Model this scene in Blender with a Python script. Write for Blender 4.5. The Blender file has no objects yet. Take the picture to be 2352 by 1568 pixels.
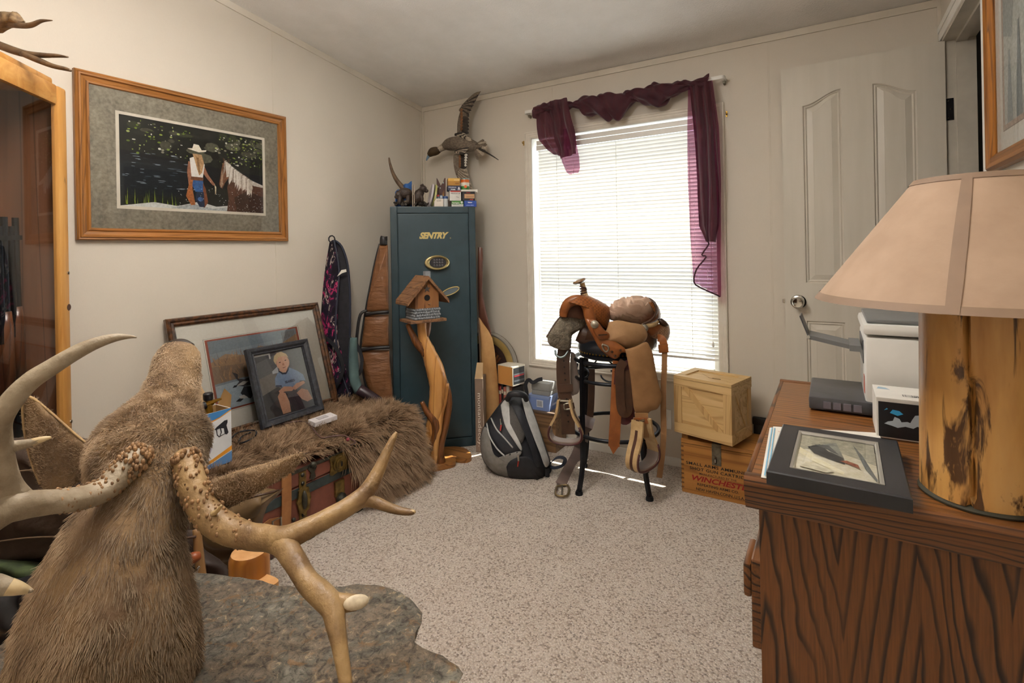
import bpy, bmesh, math, random
import numpy as np
from mathutils import Vector, Matrix, noise, Euler
rnd = random.Random(11)
sc = bpy.context.scene
COL = sc.collection
V = Vector
# ---------------------------------------------------------------- camera
F, YAW, ROLL, CY, CX, HC = 1192.65, .55115, -.018725, 575.0, 1176.0, 1.19
FW = V((-math.sin(YAW), math.cos(YAW), 0)); _r = V((math.cos(YAW), math.sin(YAW), 0)); _u = V((0, 0, 1))
RT = math.cos(ROLL)*_r + math.sin(ROLL)*_u
UP = -math.sin(ROLL)*_r + math.cos(ROLL)*_u
EYE = V((0, 0, HC))
cd = bpy.data.cameras.new('camera'); cam = bpy.data.objects.new('camera', cd); COL.objects.link(cam)
cd.sensor_width = 36; cd.lens = F/2352*36; cd.shift_y = -(784-CY)/2352; cd.clip_start = .05
cam.matrix_world = Matrix(((RT.x, UP.x, -FW.x, 0), (RT.y, UP.y, -FW.y, 0), (RT.z, UP.z, -FW.z, HC), (0, 0, 0, 1)))
sc.camera = cam
# ---------------------------------------------------------------- light
sc.view_settings.view_transform = 'Standard'; sc.view_settings.look = 'None'
sc.view_settings.gamma = 1; sc.view_settings.use_curve_mapping = False
sc.view_settings.exposure = 0.17
w = bpy.data.worlds.new('world'); sc.world = w; w.use_nodes = True
bg = w.node_tree.nodes['Background']; bg.inputs[0].default_value = (.86, .93, 1, 1); bg.inputs[1].default_value = 3.3
sd = bpy.data.lights.new('sun', 'SUN'); sd.energy = 40; sd.angle = .012; sd.color = (1, .95, .86)
so = bpy.data.objects.new('sun', sd); COL.objects.link(so)
so.rotation_euler = V((-.25, -.50, -.95)).to_track_quat('-Z', 'Y').to_euler()
LAMP_W = 54.0
# ---------------------------------------------------------------- room numbers
XL, XR, YB, YF = -2.505, .415, 2.868, -.8
def zc(y): return 2.233 + .148*(YB-y)

def hexc(s):
    s = s.lstrip('#'); o = []
    for i in (0, 2, 4):
        c = int(s[i:i+2], 16)/255
        o.append(c/12.92 if c <= .04045 else ((c+.055)/1.055)**2.4)
    return tuple(o)
def ray(px, py): return FW + RT*((px-CX)/F) - UP*((py-CY)/F)
def _pl(px, py, a, v):
    d = ray(px, py); return EYE + d*((v-EYE[a])/d[a])
def ax(px, py, x): return _pl(px, py, 0, x)
def ay(px, py, y): return _pl(px, py, 1, y)
def az(px, py, z): return _pl(px, py, 2, z)
def at(px, py, t): return EYE + ray(px, py)*t
def on(px, py, o, n):
    d = ray(px, py); return EYE + d*((V(o)-EYE).dot(n)/d.dot(n))
def lerp(a, b, t): return a+(b-a)*t
def vl(*p): return [V(q) for q in p]
def smooth(pts, n=4):
    """Catmull-Rom resample of a polyline (vectors of any length)."""
    P = [list(p) for p in pts]; out = []
    for i in range(len(P)-1):
        p0 = P[max(i-1, 0)]; p1 = P[i]; p2 = P[i+1]; p3 = P[min(i+2, len(P)-1)]
        for k in range(n):
            t = k/n; t2 = t*t; t3 = t2*t
            out.append([.5*((2*b)+(-a+c)*t+(2*a-5*b+4*c-d)*t2+(-a+3*b-3*c+d)*t3) for a, b, c, d in zip(p0, p1, p2, p3)])
    out.append(P[-1]); return out

# ---------------------------------------------------------------- mesh builder
class MB:
    def __init__(s): s.v = []; s.f = []; s.c = []; s.x = None
    def add(s, vs, fs, col=None):
        o = len(s.v)
        s.v += [(s.x @ V(v)) if s.x else V(v) for v in vs]
        s.f += [tuple(i+o for i in f) for f in fs]; s.c += [col]*len(fs)
        return s
    def box(s, p0, p1, col=None, b=0, mat=None):
        x0, x1 = sorted((p0[0], p1[0])); y0, y1 = sorted((p0[1], p1[1])); z0, z1 = sorted((p0[2], p1[2]))
        if b <= 0:
            vs = [(x, y, z) for z in (z0, z1) for y in (y0, y1) for x in (x0, x1)]
            fs = [(0, 2, 3, 1), (4, 5, 7, 6), (0, 1, 5, 4), (2, 6, 7, 3), (0, 4, 6, 2), (1, 3, 7, 5)]
        else:
            b = min(b, (x1-x0)/2.01, (y1-y0)/2.01, (z1-z0)/2.01)
            bm = bmesh.new(); bmesh.ops.create_cube(bm, size=1)
            for q in bm.verts: q.co = V((lerp(x0, x1, q.co.x+.5), lerp(y0, y1, q.co.y+.5), lerp(z0, z1, q.co.z+.5)))
            bmesh.ops.bevel(bm, geom=list(bm.edges), offset=b, segments=2, profile=.6, affect='EDGES')
            bm.verts.index_update()
            vs = [tuple(q.co) for q in bm.verts]; fs = [tuple(q.index for q in f.verts) for f in bm.faces]; bm.free()
        if mat: vs = [mat @ V(q) for q in vs]
        return s.add(vs, fs, col)
    def cbox(s, c, sz, col=None, b=0, rot=None):
        h = V(sz)/2; m = Matrix.Translation(V(c)) @ (Euler(rot).to_matrix().to_4x4() if rot else Matrix())
        return s.box(-h, h, col, b, m)
    def tube(s, pts, rad, n=8, cap=True, col=None, flat=1.0, nrm=None, closed=False, bump=0, seed=0):
        """Tube along pts; flat<1 squeezes the second axis; nrm fixes the first axis."""
        P = [V(p) for p in pts]; m = len(P)
        if not hasattr(rad, '__len__'): rad = [rad]*m
        T = []
        for i in range(m):
            if closed: t = P[(i+1) % m]-P[i-1]
            else: t = P[min(i+1, m-1)]-P[max(i-1, 0)]
            T.append(t.normalized() if t.length > 1e-9 else V((0, 0, 1)))
        a = V(nrm) if nrm is not None else (V((0, 0, 1)) if abs(T[0].z) < .9 else V((1, 0, 0)))
        vs = []; a = (a-T[0]*a.dot(T[0])).normalized()
        for i in range(m):
            if nrm is not None: a = V(nrm)
            a = a-T[i]*a.dot(T[i])
            a = a.normalized() if a.length > 1e-6 else V((1, 0, 0))
            b = T[i].cross(a)
            for k in range(n):
                g = 2*math.pi*k/n
                rr = rad[i]
                d = a*math.cos(g)+b*math.sin(g)*flat
                if bump: rr *= 1+bump*noise.noise(V((P[i].x*40+seed, P[i].y*40, P[i].z*40))+d*1.7)
                vs.append(P[i]+d*rr)
        fs = []
        for i in range(m if closed else m-1):
            j = (i+1) % m
            for k in range(n):
                l = (k+1) % n
                fs.append((i*n+k, i*n+l, j*n+l, j*n+k))
        if cap and not closed:
            fs.append(tuple(range(n-1, -1, -1))); fs.append(tuple((m-1)*n+k for k in range(n)))
        return s.add(vs, fs, col)
    def strap(s, pts, w, th, nrm, col=None, ws=None):
        """Flat strap: width w along cross(T,nrm), thickness th along nrm."""
        P = [V(p) for p in pts]; m = len(P); vs = []
        N = nrm if isinstance(nrm, list) else [nrm]*m
        for i in range(m):
            t = (P[min(i+1, m-1)]-P[max(i-1, 0)]).normalized(); n0 = V(N[i]); n0 = (n0-t*n0.dot(t)).normalized(); b = t.cross(n0)
            ww = (ws[i] if ws else w)/2
            vs += [P[i]-b*ww-n0*th/2, P[i]+b*ww-n0*th/2, P[i]+b*ww+n0*th/2, P[i]-b*ww+n0*th/2]
        fs = [(3, 2, 1, 0), tuple((m-1)*4+k for k in range(4))]
        for i in range(m-1):
            for k in range(4):
                l = (k+1) % 4; fs.append((i*4+k, i*4+l, i*4+4+l, i*4+4+k))
        return s.add(vs, fs, col)
    def lathe(s, prof, c=(0, 0, 0), n=20, mat=None, col=None, cap=True):
        vs = []; fs = []
        for r, z in prof:
            for k in range(n):
                g = 2*math.pi*k/n; vs.append(V((r*math.cos(g), r*math.sin(g), z)))
        m = len(prof)
        for i in range(m-1):
            for k in range(n):
                l = (k+1) % n; fs.append((i*n+k, i*n+l, (i+1)*n+l, (i+1)*n+k))
        if cap: fs.append(tuple(range(n-1, -1, -1))); fs.append(tuple((m-1)*n+k for k in range(n)))
        mm = Matrix.Translation(V(c)) @ (mat if mat else Matrix())
        return s.add([mm @ q for q in vs], fs, col)
    def prism(s, poly, o, u, v, t0, t1, col=None):
        """Extrude 2D polygon in frame (o,u,v) along u x v from t0 to t1."""
        o = V(o); u = V(u); v = V(v); n = u.cross(v).normalized(); m = len(poly)
        vs = [o+u*a+v*b+n*t0 for a, b in poly]+[o+u*a+v*b+n*t1 for a, b in poly]
        fs = [tuple(range(m-1, -1, -1)), tuple(range(m, 2*m))]+[(i, (i+1) % m, m+(i+1) % m, m+i) for i in range(m)]
        return s.add(vs, fs, col)
    def poly(s, pts, col=None): return s.add(pts, [tuple(range(len(pts)))], col)
    def grid(s, fn, nu, nv, closeu=False, col=None):
        vs = [fn(i/(nu-(0 if closeu else 1)), j/(nv-1)) for j in range(nv) for i in range(nu)]
        fs = []
        for j in range(nv-1):
            for i in range(nu if closeu else nu-1):
                k = (i+1) % nu; fs.append((j*nu+i, j*nu+k, (j+1)*nu+k, (j+1)*nu+i))
        return s.add(vs, fs, col)
    def sheet(s, fn, nu, nv, th, col=None):
        """Grid with thickness (fn gives points, normals by difference)."""
        g = [[V(fn(i/(nu-1), j/(nv-1))) for i in range(nu)] for j in range(nv)]
        vs = []; 
        for sg in (.5, -.5):
            for j in range(nv):
                for i in range(nu):
                    a = g[j][min(i+1, nu-1)]-g[j][max(i-1, 0)]; b = g[min(j+1, nv-1)][i]-g[max(j-1, 0)][i]
                    n = a.cross(b); n = n.normalized() if n.length > 1e-12 else V((0, 0, 1))
                    vs.append(g[j][i]+n*th*sg)
        q = nu*nv; fs = []
        for j in range(nv-1):
            for i in range(nu-1):
                a = j*nu+i; fs.append((a, a+1, a+nu+1, a+nu)); fs.append((q+a, q+a+nu, q+a+nu+1, q+a+1))
        for i in range(nu-1):
            fs.append((i, q+i, q+i+1, i+1)); a = (nv-1)*nu+i; fs.append((a, a+1, q+a+1, q+a))
        for j in range(nv-1):
            a = j*nu; fs.append((a, a+nu, q+a+nu, q+a)); a = j*nu+nu-1; fs.append((a, q+a, q+a+nu, a+nu))
        return s.add(vs, fs, col)
    def sph(s, c, r, n=12, col=None, mat=None):
        if not hasattr(r, '__len__'): r = (r, r, r)
        m = max(4, n//2+1); vs = []; fs = []
        for j in range(1, m):
            ph = math.pi*j/m
            for k in range(n):
                g = 2*math.pi*k/n; vs.append(V((r[0]*math.sin(ph)*math.cos(g), r[1]*math.sin(ph)*math.sin(g), -r[2]*math.cos(ph))))
        for j in range(m-2):
            for k in range(n):
                l = (k+1) % n; fs.append((j*n+k, j*n+l, (j+1)*n+l, (j+1)*n+k))
        a = len(vs); vs += [V((0, 0, -r[2])), V((0, 0, r[2]))]
        for k in range(n):
            l = (k+1) % n; fs.append((l, k, a)); fs.append(((m-2)*n+k, (m-2)*n+l, a+1))
        mm = Matrix.Translation(V(c)) @ (mat if mat else Matrix())
        return s.add([mm @ q for q in vs], fs, col)
    def mesh(s, name, inv=None, sm=False):
        me = bpy.data.meshes.new(name)
        me.from_pydata([tuple(inv @ q) if inv else tuple(q) for q in s.v], [], s.f)
        if any(c is not None for c in s.c):
            ca = me.color_attributes.new('Col', 'FLOAT_COLOR', 'CORNER')
            arr = []
            for f, c in zip(s.f, s.c):
                arr += list((c if c else (.5, .5, .5))+(1,))*len(f)
            ca.data.foreach_set('color', arr)
        if sm:
            me.polygons.foreach_set('use_smooth', [True]*len(me.polygons))
            if sm != 'all' : 
                try: me.set_sharp_from_angle(angle=math.radians(sm if not isinstance(sm, bool) else 50))
                except Exception: pass
        me.update(); return me

W = {}
def thing(name, label, cat, loc=(0, 0, 0), rot=(0, 0, 0), group=None):
    o = bpy.data.objects.new(name, None); COL.objects.link(o); o.empty_display_size = .05
    o.location = loc; o.rotation_euler = rot
    o['label'] = label; o['category'] = cat
    if group: o['group'] = group
    W[o.name] = Matrix.Translation(V(loc)) @ Euler(rot).to_matrix().to_4x4(); return o
def part(parent, name, mb, mat, sm=False, world=True, label=None, kind=None):
    inv = W[parent.name].inverted() if world else None
    o = bpy.data.objects.new(name, mb.mesh(name, inv, sm)); COL.objects.link(o); o.parent = parent
    o.data.materials.append(mat); W[o.name] = W[parent.name]
    if label: o['label'] = label
    if kind: o['kind'] = kind
    return o
def piece(parent, name, me, m):
    """A copy of a shared mesh placed by matrix m in the parent's frame."""
    o = bpy.data.objects.new(name, me); COL.objects.link(o); o.parent = parent; o.matrix_local = m; return o
def solo(name, mb, mat, label, cat, loc=None, sm=False, group=None, rot=(0, 0, 0)):
    if loc is None:
        zmin = min(q.z for q in mb.v); n = len(mb.v)
        loc = (sum(q.x for q in mb.v)/n, sum(q.y for q in mb.v)/n, zmin)
    m = Matrix.Translation(V(loc)) @ Euler(rot).to_matrix().to_4x4()
    o = bpy.data.objects.new(name, mb.mesh(name, m.inverted(), sm)); COL.objects.link(o); o.location = loc; o.rotation_euler = rot
    o.data.materials.append(mat); o['label'] = label; o['category'] = cat; W[o.name] = m
    if group: o['group'] = group
    return o
def struct(name, mb, mat, parent=None, sm=False, label=None):
    o = bpy.data.objects.new(name, mb.mesh(name, None, sm)); COL.objects.link(o); o.data.materials.append(mat); W[o.name] = Matrix()
    if parent: o.parent = parent
    else:
        o['kind'] = 'structure'
        if label: o['label'] = label
    return o

# ---------------------------------------------------------------- materials
class NT:
    def __init__(s, name):
        s.m = bpy.data.materials.new(name); s.m.use_nodes = True; s.t = s.m.node_tree
        s.b = s.t.nodes['Principled BSDF']; s.out = s.t.nodes['Material Output']
    def n(s, typ, **kw):
        q = s.t.nodes.new(typ)
        for k, v in kw.items(): setattr(q, k, v)
        return q
    def l(s, a, b): s.t.links.new(a, b)
    def coord(s, scale=(1, 1, 1), rot=(0, 0, 0), kind='Object', loc=(0, 0, 0)):
        tc = s.n('ShaderNodeTexCoord'); mp = s.n('ShaderNodeMapping')
        mp.inputs['Scale'].default_value = scale; mp.inputs['Rotation'].default_value = rot; mp.inputs['Location'].default_value = loc
        s.l(tc.outputs[kind], mp.inputs[0]); return mp.outputs[0]
    def noise(s, co, scale, detail=4, rough=.55, dist=0):
        q = s.n('ShaderNodeTexNoise'); q.inputs['Scale'].default_value = scale; q.inputs['Detail'].default_value = detail
        q.inputs['Roughness'].default_value = rough; q.inputs['Distortion'].default_value = dist; s.l(co, q.inputs['Vector']); return q.outputs[0]
    def ramp(s, fac, stops, interp='LINEAR'):
        q = s.n('ShaderNodeValToRGB'); cr = q.color_ramp; cr.interpolation = interp
        while len(cr.elements) < len(stops): cr.elements.new(.5)
        for e, (p, c) in zip(cr.elements, stops): e.position = p; e.color = tuple(c)+(1,)
        s.l(fac, q.inputs[0]); return q.outputs[0]
    def mix(s, fac, a, b, mode='MIX'):
        q = s.n('ShaderNodeMix', data_type='RGBA', blend_type=mode)
        for inp, val in ((q.inputs['Factor'], fac), (q.inputs['A'], a), (q.inputs['B'], b)):
            if hasattr(val, 'is_linked'): s.l(val, inp)
            elif isinstance(val, tuple): inp.default_value = val+(1,) if len(val) == 3 else val
            else: inp.default_value = val
        return q.outputs['Result']
    def math(s, op, a, b=0):
        q = s.n('ShaderNodeMath', operation=op)
        for inp, val in zip(q.inputs, (a, b)):
            if hasattr(val, 'is_linked'): s.l(val, inp)
            else: inp.default_value = val
        return q.outputs[0]
    def bump(s, h, st=.3, dist=.01):
        q = s.n('ShaderNodeBump'); q.inputs['Strength'].default_value = st; q.inputs['Distance'].default_value = dist
        s.l(h, q.inputs['Height']); s.l(q.outputs[0], s.b.inputs['Normal'])
    def base(s, c):
        if hasattr(c, 'is_linked'): s.l(c, s.b.inputs['Base Color'])
        else: s.b.inputs['Base Color'].default_value = tuple(c)+(1,)
    def set(s, rough=.5, metal=0, spec=.5, **kw):
        s.b.inputs['Roughness'].default_value = rough; s.b.inputs['Metallic'].default_value = metal
        s.b.inputs['Specular IOR Level'].default_value = spec
        for k, v in kw.items(): s.b.inputs[k.replace('_', ' ')].default_value = v
        return s
_mc = {}
def mat(name, c, rough=.5, metal=0, c2=None, ns=8, det=4, bump=None, spec=.5, stretch=(1, 1, 1), lo=.35, hi=.65, **kw):
    """Plain procedural material: colour c varied to c2 by noise, optional bump=(scale,strength,distance)."""
    if name in _mc: return _mc[name]
    t = NT(name); c = hexc(c) if isinstance(c, str) else c; t.set(rough, metal, spec, **kw)
    if c2 is None: c2 = tuple(min(1, q*.82) for q in c)
    else: c2 = hexc(c2) if isinstance(c2, str) else c2
    co = t.coord(stretch); f = t.noise(co, ns, det)
    t.base(t.ramp(f, [(lo, c), (hi, c2)]))
    if bump: t.bump(t.noise(co, bump[0], 4), bump[1], bump[2])
    _mc[name] = t.m; return t.m
def wood(name, c1, c2, axis=2, sc=1.0, rough=.45, dark=None, ring=14, coat=0, bumpst=.15):
    """Wood with grain running along one object axis."""
    if name in _mc: return _mc[name]
    t = NT(name); t.set(rough, 0, .4, Coat_Weight=coat, Coat_Roughness=.15)
    s = [22*sc]*3; s[axis] = 1.3*sc
    co = t.coord(tuple(s)); a = t.noise(co, 1.0, 5, .6, .6)
    s2 = [ring*sc]*3; s2[axis] = .6*sc
    co2 = t.coord(tuple(s2)); b = t.noise(co2, .5, 2, .5, 1.4)
    b4 = t.math('FRACT', t.math('MULTIPLY', b, 6.0))
    col = t.ramp(a, [(.3, hexc(c1)), (.7, hexc(c2))])
    dk = hexc(dark) if dark else tuple(q*.6 for q in hexc(c2))
    m = t.ramp(b4, [(.0, (0, 0, 0)), (.65, (0, 0, 0)), (.9, (.75, .75, .75)), (1, (0, 0, 0))])
    t.base(t.mix(m, col, dk)); t.bump(a, bumpst, .003)
    _mc[name] = t.m; return t.m
def printmat(name='print', rough=.45, coat=0, speck=0, spec=.4):
    """Flat print: colours come from the polygons of the printed picture."""
    if name in _mc: return _mc[name]
    t = NT(name); t.set(rough, 0, spec, Coat_Weight=coat, Coat_Roughness=.03)
    a = t.n('ShaderNodeAttribute', attribute_name='Col')
    if speck:
        f = t.noise(t.coord(), 90, 5, .7); t.base(t.mix(speck, a.outputs['Color'], t.ramp(f, [(.4, (.12, .12, .12)), (.62, (.95, .95, .95))]), 'OVERLAY'))
    else: t.base(a.outputs['Color'])
    _mc[name] = t.m; return t.m
def glass(name='glass_pane', tint=(1, 1, 1), refl=1.0):
    if name in _mc: return _mc[name]
    t = NT(name); tr = t.n('ShaderNodeBsdfTransparent'); tr.inputs[0].default_value = tint+(1,)
    gl = t.n('ShaderNodeBsdfGlossy'); gl.inputs['Roughness'].default_value = .02; fr = t.n('ShaderNodeFresnel'); fr.inputs[0].default_value = 1.5
    mx = t.n('ShaderNodeMixShader'); t.l(t.math('MULTIPLY', fr.outputs[0], refl), mx.inputs[0]); t.l(tr.outputs[0], mx.inputs[1]); t.l(gl.outputs[0], mx.inputs[2])
    t.l(mx.outputs[0], t.out.inputs[0]); _mc[name] = t.m; return t.m
def sheer(name, c, op, c2=None):
    if name in _mc: return _mc[name]
    t = NT(name); t.set(.6, 0, .3, Sheen_Weight=.4); f = t.noise(t.coord((1, 1, .3)), 30, 3)
    t.base(t.ramp(f, [(.3, hexc(c)), (.7, hexc(c2 or c))])); tr = t.n('ShaderNodeBsdfTransparent'); tr.inputs[0].default_value = (.78, .45, .62, 1)
    tl = t.n('ShaderNodeBsdfTranslucent'); tl.inputs[0].default_value = hexc(c)+(1,)
    m1 = t.n('ShaderNodeMixShader'); m1.inputs[0].default_value = .35; t.l(t.b.outputs[0], m1.inputs[1]); t.l(tl.outputs[0], m1.inputs[2])
    mx = t.n('ShaderNodeMixShader'); mx.inputs[0].default_value = op; t.l(tr.outputs[0], mx.inputs[1]); t.l(m1.outputs[0], mx.inputs[2])
    t.l(mx.outputs[0], t.out.inputs[0]); _mc[name] = t.m; return t.m

def text2d(body, size=1.0, shear=0, offset=0, align='LEFT', space=1.0):
    cu = bpy.data.curves.new('lettering', 'FONT'); cu.body = body; cu.size = size; cu.shear = shear; cu.offset = offset
    cu.align_x = align; cu.fill_mode = 'FRONT'; cu.resolution_u = 3; cu.space_character = space
    ob = bpy.data.objects.new('lettering', cu); me = ob.to_mesh()
    vs = [(q.co.x, q.co.y) for q in me.vertices]; fs = [tuple(p.vertices) for p in me.polygons]
    ob.to_mesh_clear(); bpy.data.objects.remove(ob); bpy.data.curves.remove(cu); return vs, fs
def put_text(mb, body, o, u, v, width=None, size=.02, lift=.0006, col=None, **kw):
    """Lay lettering on plane (o,u,v); width stretches the line to that width."""
    vs, fs = text2d(body, 1.0, **kw); u = V(u); v = V(v); n = u.cross(v).normalized()
    x0 = min(a for a, b in vs); x1 = max(a for a, b in vs); k = width/(x1-x0) if width else size
    return mb.add([V(o)+u*((a-x0)*k)+v*(b*size)+n*lift for a, b in vs], fs, col)
def shapes(mb, o, u, v, items, step=.00025, lift=.0004):
    """Printed picture: list of (hex, [(x,y)...]) in 0..1 of the frame (o, u, v)."""
    u = V(u); v = V(v); n = u.cross(v).normalized(); z = lift
    for c, pts in items:
        mb.poly([V(o)+u*a+v*b+n*z for a, b in pts], hexc(c) if isinstance(c, str) else c); z += step
def ell(cx, cy, rx, ry, n=14, a0=0, a1=360, tilt=0):
    o = []; ct, st = math.cos(math.radians(tilt)), math.sin(math.radians(tilt))
    full = abs(a1-a0) >= 360
    for k in range(n if full else n+1):
        g = math.radians(a0+(a1-a0)*k/n); x, y = rx*math.cos(g), ry*math.sin(g); o.append((cx+x*ct-y*st, cy+x*st+y*ct))
    return o
def fur(parent, name, roots, dirs, lens, rad, matl, npt=5, droop=None, label=None):
    """Hair strands as one curves object: numpy roots, directions, lengths."""
    N = len(roots); hc = bpy.data.hair_curves.new(name); hc.add_curves([npt]*N)
    t = np.linspace(0, 1, npt)[None, :, None]
    p = roots[:, None, :]+dirs[:, None, :]*lens[:, None, None]*t
    if droop is not None: p = p+droop[:, None, :]*lens[:, None, None]*t*t
    hc.points.foreach_set('position', p.reshape(-1).astype(np.float32))
    ra = hc.attributes.new('radius', 'FLOAT', 'POINT')
    rr = np.repeat((rad*np.array([1, .95, .8, .55, .12]) if npt == 5 else rad*np.linspace(1, .1, npt))[None, :], N, 0)
    ra.data.foreach_set('value', rr.reshape(-1).astype(np.float32))
    hc.materials.append(matl); o = bpy.data.objects.new(name, hc); COL.objects.link(o); o.parent = parent
    o.matrix_local = W[parent.name].inverted(); o['kind'] = 'stuff'
    if label: o['label'] = label
    return o
def sample_faces(mb, n, rs, faces=None):
    """n random points with normals on the triangles of a builder."""
    tri = []
    for f in (mb.f if faces is None else faces):
        for k in range(1, len(f)-1): tri.append((f[0], f[k], f[k+1]))
    P = np.array([tuple(q) for q in mb.v]); T = np.array(tri); A, B, C = P[T[:, 0]], P[T[:, 1]], P[T[:, 2]]
    cr = np.cross(B-A, C-A); ar = np.linalg.norm(cr, axis=1); i = rs.choice(len(T), n, p=ar/ar.sum())
    a = rs.rand(n, 1); b = rs.rand(n, 1); sw = (a+b) > 1; a = np.where(sw, 1-a, a); b = np.where(sw, 1-b, b)
    return A[i]+(B[i]-A[i])*a+(C[i]-A[i])*b, cr[i]/(ar[i][:, None]+1e-12)
# ================================================================ SETTING
def wallmat(name, c, sc_=1.0):
    t = NT(name); t.set(.55, 0, .35); co = t.coord()
    f = t.noise(co, 3, 3); fine = t.noise(t.coord((260, 260, 120)), 1.0, 3, .6)
    c = hexc(c); t.base(t.mix(t.math('MULTIPLY', fine, .35), t.ramp(f, [(.3, c), (.75, tuple(q*.95 for q in c))]), tuple(q*.84 for q in c)))
    t.bump(fine, .12, .002); return t.m
M_wall = wallmat('wall_vinyl', '#d9d0c2')
M_ceil = mat('ceiling_texture', '#efebe6', .85, c2='#e7e3dd', ns=5, bump=(140, .55, .006))
M_trim = mat('wall_trim', '#d8cfc0', .5, c2='#cfc6b6')
M_white = mat('white_vinyl', '#f0eee8', .35, c2='#e8e5dd')
M_casing = mat('window_casing', '#e3dccf', .5, c2='#dad2c4', ns=20)
M_door = mat('door_paint', '#d6cfc2', .4, c2='#d0c9bb', ns=6, bump=(60, .12, .002), stretch=(3, 3, .25))
M_jamb = mat('door_jamb_paint', '#cdc6b8', .5)
def carpet():
    t = NT('carpet_berber'); t.set(.95, 0, .1, Sheen_Weight=.3); co = t.coord()
    v = t.n('ShaderNodeTexVoronoi'); v.inputs['Scale'].default_value = 170; t.l(co, v.inputs['Vector'])
    sep = t.n('ShaderNodeSeparateColor'); t.l(v.outputs['Color'], sep.inputs[0])
    col = t.ramp(sep.outputs[0], [(0, hexc('#5f4f43')), (.13, hexc('#998472')), (.24, hexc('#d6c6b5')), (.55, hexc('#e9ddcf')), (1, hexc('#f4ebe0'))])
    big = t.noise(co, 5, 4); d = t.math('SUBTRACT', 1.0, t.math('MULTIPLY', v.outputs['Distance'], 1.0))
    col = t.mix(t.math('MULTIPLY', v.outputs['Distance'], .7), col, hexc('#93806f'))
    t.base(t.mix(.2, col, t.ramp(big, [(.3, hexc('#cabaa9')), (.7, hexc('#efe3d5'))])))
    t.bump(t.math('ADD', d, t.math('MULTIPLY', t.noise(co, 420, 3), .5)), .9, .006); return t.m
M_carpet = carpet()

struct('floor', MB().box((XL-.1, YF-.1, -.1), (XR, YB+.1, 0)), M_carpet, label='speckled beige berber carpet floor')
cb = MB()
for y0, y1 in ((YF-.1, YB+.1),):
    cb.add([(XL-.1, y0, zc(y0)), (XR+.1, y0, zc(y0)), (XR+.1, y1, zc(y1)), (XL-.1, y1, zc(y1)),
            (XL-.1, y0, zc(y0)+.08), (XR+.1, y0, zc(y0)+.08), (XR+.1, y1, zc(y1)+.08), (XL-.1, y1, zc(y1)+.08)],
           [(0, 1, 2, 3), (7, 6, 5, 4), (0, 4, 5, 1), (1, 5, 6, 2), (2, 6, 7, 3), (3, 7, 4, 0)])
struct('ceiling', cb, M_ceil, label='sloping white textured ceiling')
def gable(x0, x1, y0, y1, z0=0):
    return MB().add([(x0, y0, z0), (x0, y1, z0), (x0, y1, zc(y1)), (x0, y0, zc(y0)), (x1, y0, z0), (x1, y1, z0), (x1, y1, zc(y1)), (x1, y0, zc(y0))],
                    [(0, 1, 2, 3), (7, 6, 5, 4), (0, 4, 5, 1), (1, 5, 6, 2), (2, 6, 7, 3), (3, 7, 4, 0)])
wl = struct('wall_left', gable(XL-.1, XL, YF-.1, YB+.1), M_wall, label='cream vinyl panel wall on the left')
# window opening and door opening
WX0, WX1, WZ0, WZ1 = -1.606, -.502, .500, 1.894
wb = MB(); zt = zc(YB)+.03
wb.box((XL, YB, 0), (WX0, YB+.12, zt)); wb.box((WX1, YB, 0), (XR+.1, YB+.12, zt))
wb.box((WX0, YB, 0), (WX1, YB+.12, WZ0)); wb.box((WX0, YB, WZ1), (WX1, YB+.12, zt))
struct('wall_back', wb, M_wall, label='cream vinyl panel wall with the window')
DY0, DY1, DZ = 2.150, 2.822, 2.05
wr = MB(); 
for g in (gable(XR, XR+.1, YF-.1, DY0), gable(XR, XR+.1, DY1, YB), gable(XR, XR+.1, DY0, DY1, DZ)): wr.add(g.v, g.f)
struct('wall_right', wr, M_wall, label='cream vinyl panel wall with the doorway')
wf = MB(); wf.box((XL, YF-.1, 0), (XR, YF, zc(YF))); struct('wall_front', wf, M_wall, label='cream wall behind the viewer')
# seams: flat battens over the wall panel joints
def batten(i, p0, p1, b=.001): return struct('trim_%d' % i, MB().box(p0, p1, b=b), M_trim)
TH = .008
n_tr = 1
for y in (1.687, .468, -.45): batten(n_tr, (XL, y-.002, 0), (XL+.0012, y+.002, zc(y)-.03), 0); n_tr += 1
sx = ay(1769, 480, YB).x
for x in (sx, sx+.0065): batten(n_tr, (x-.0012, YB-.0015, .05), (x+.0012, YB, 2.2), 0); n_tr += 1
sx2 = ay(1268, 200, YB).x; batten(n_tr, (sx2-.001, YB-.0012, 1.94), (sx2+.001, YB, 2.2), 0); n_tr += 1
batten(n_tr, (XL, YB-.006, 0), (XL+.020, YB, 2.2)); n_tr += 1
batten(n_tr, (XL, YB-.022, 0), (XL+.006, YB-.006, 2.2)); n_tr += 1
batten(n_tr, (XL+.006, YB-TH, 2.199), (XR, YB, 2.232)); n_tr += 1
batten(n_tr, (XR-.012, YB-.012, 2.05), (XR, YB, 2.2)); n_tr += 1
tl = MB(); y0, y1 = YF, YB-.008
tl.add([(XL, y0, zc(y0)-.034), (XL, y1, zc(y1)-.034), (XL, y1, zc(y1)), (XL, y0, zc(y0)), (XL+TH, y0, zc(y0)-.034), (XL+TH, y1, zc(y1)-.034), (XL+TH, y1, zc(y1)), (XL+TH, y0, zc(y0))],
       [(0, 1, 2, 3), (7, 6, 5, 4), (0, 4, 5, 1), (1, 5, 6, 2), (2, 6, 7, 3), (3, 7, 4, 0)])
struct('trim_%d' % n_tr, tl, M_trim); n_tr += 1
bb = MB().box((XL, YB-.012, 0), (XR, YB, .046), b=.003); struct('baseboard_back', bb, M_white)
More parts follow.
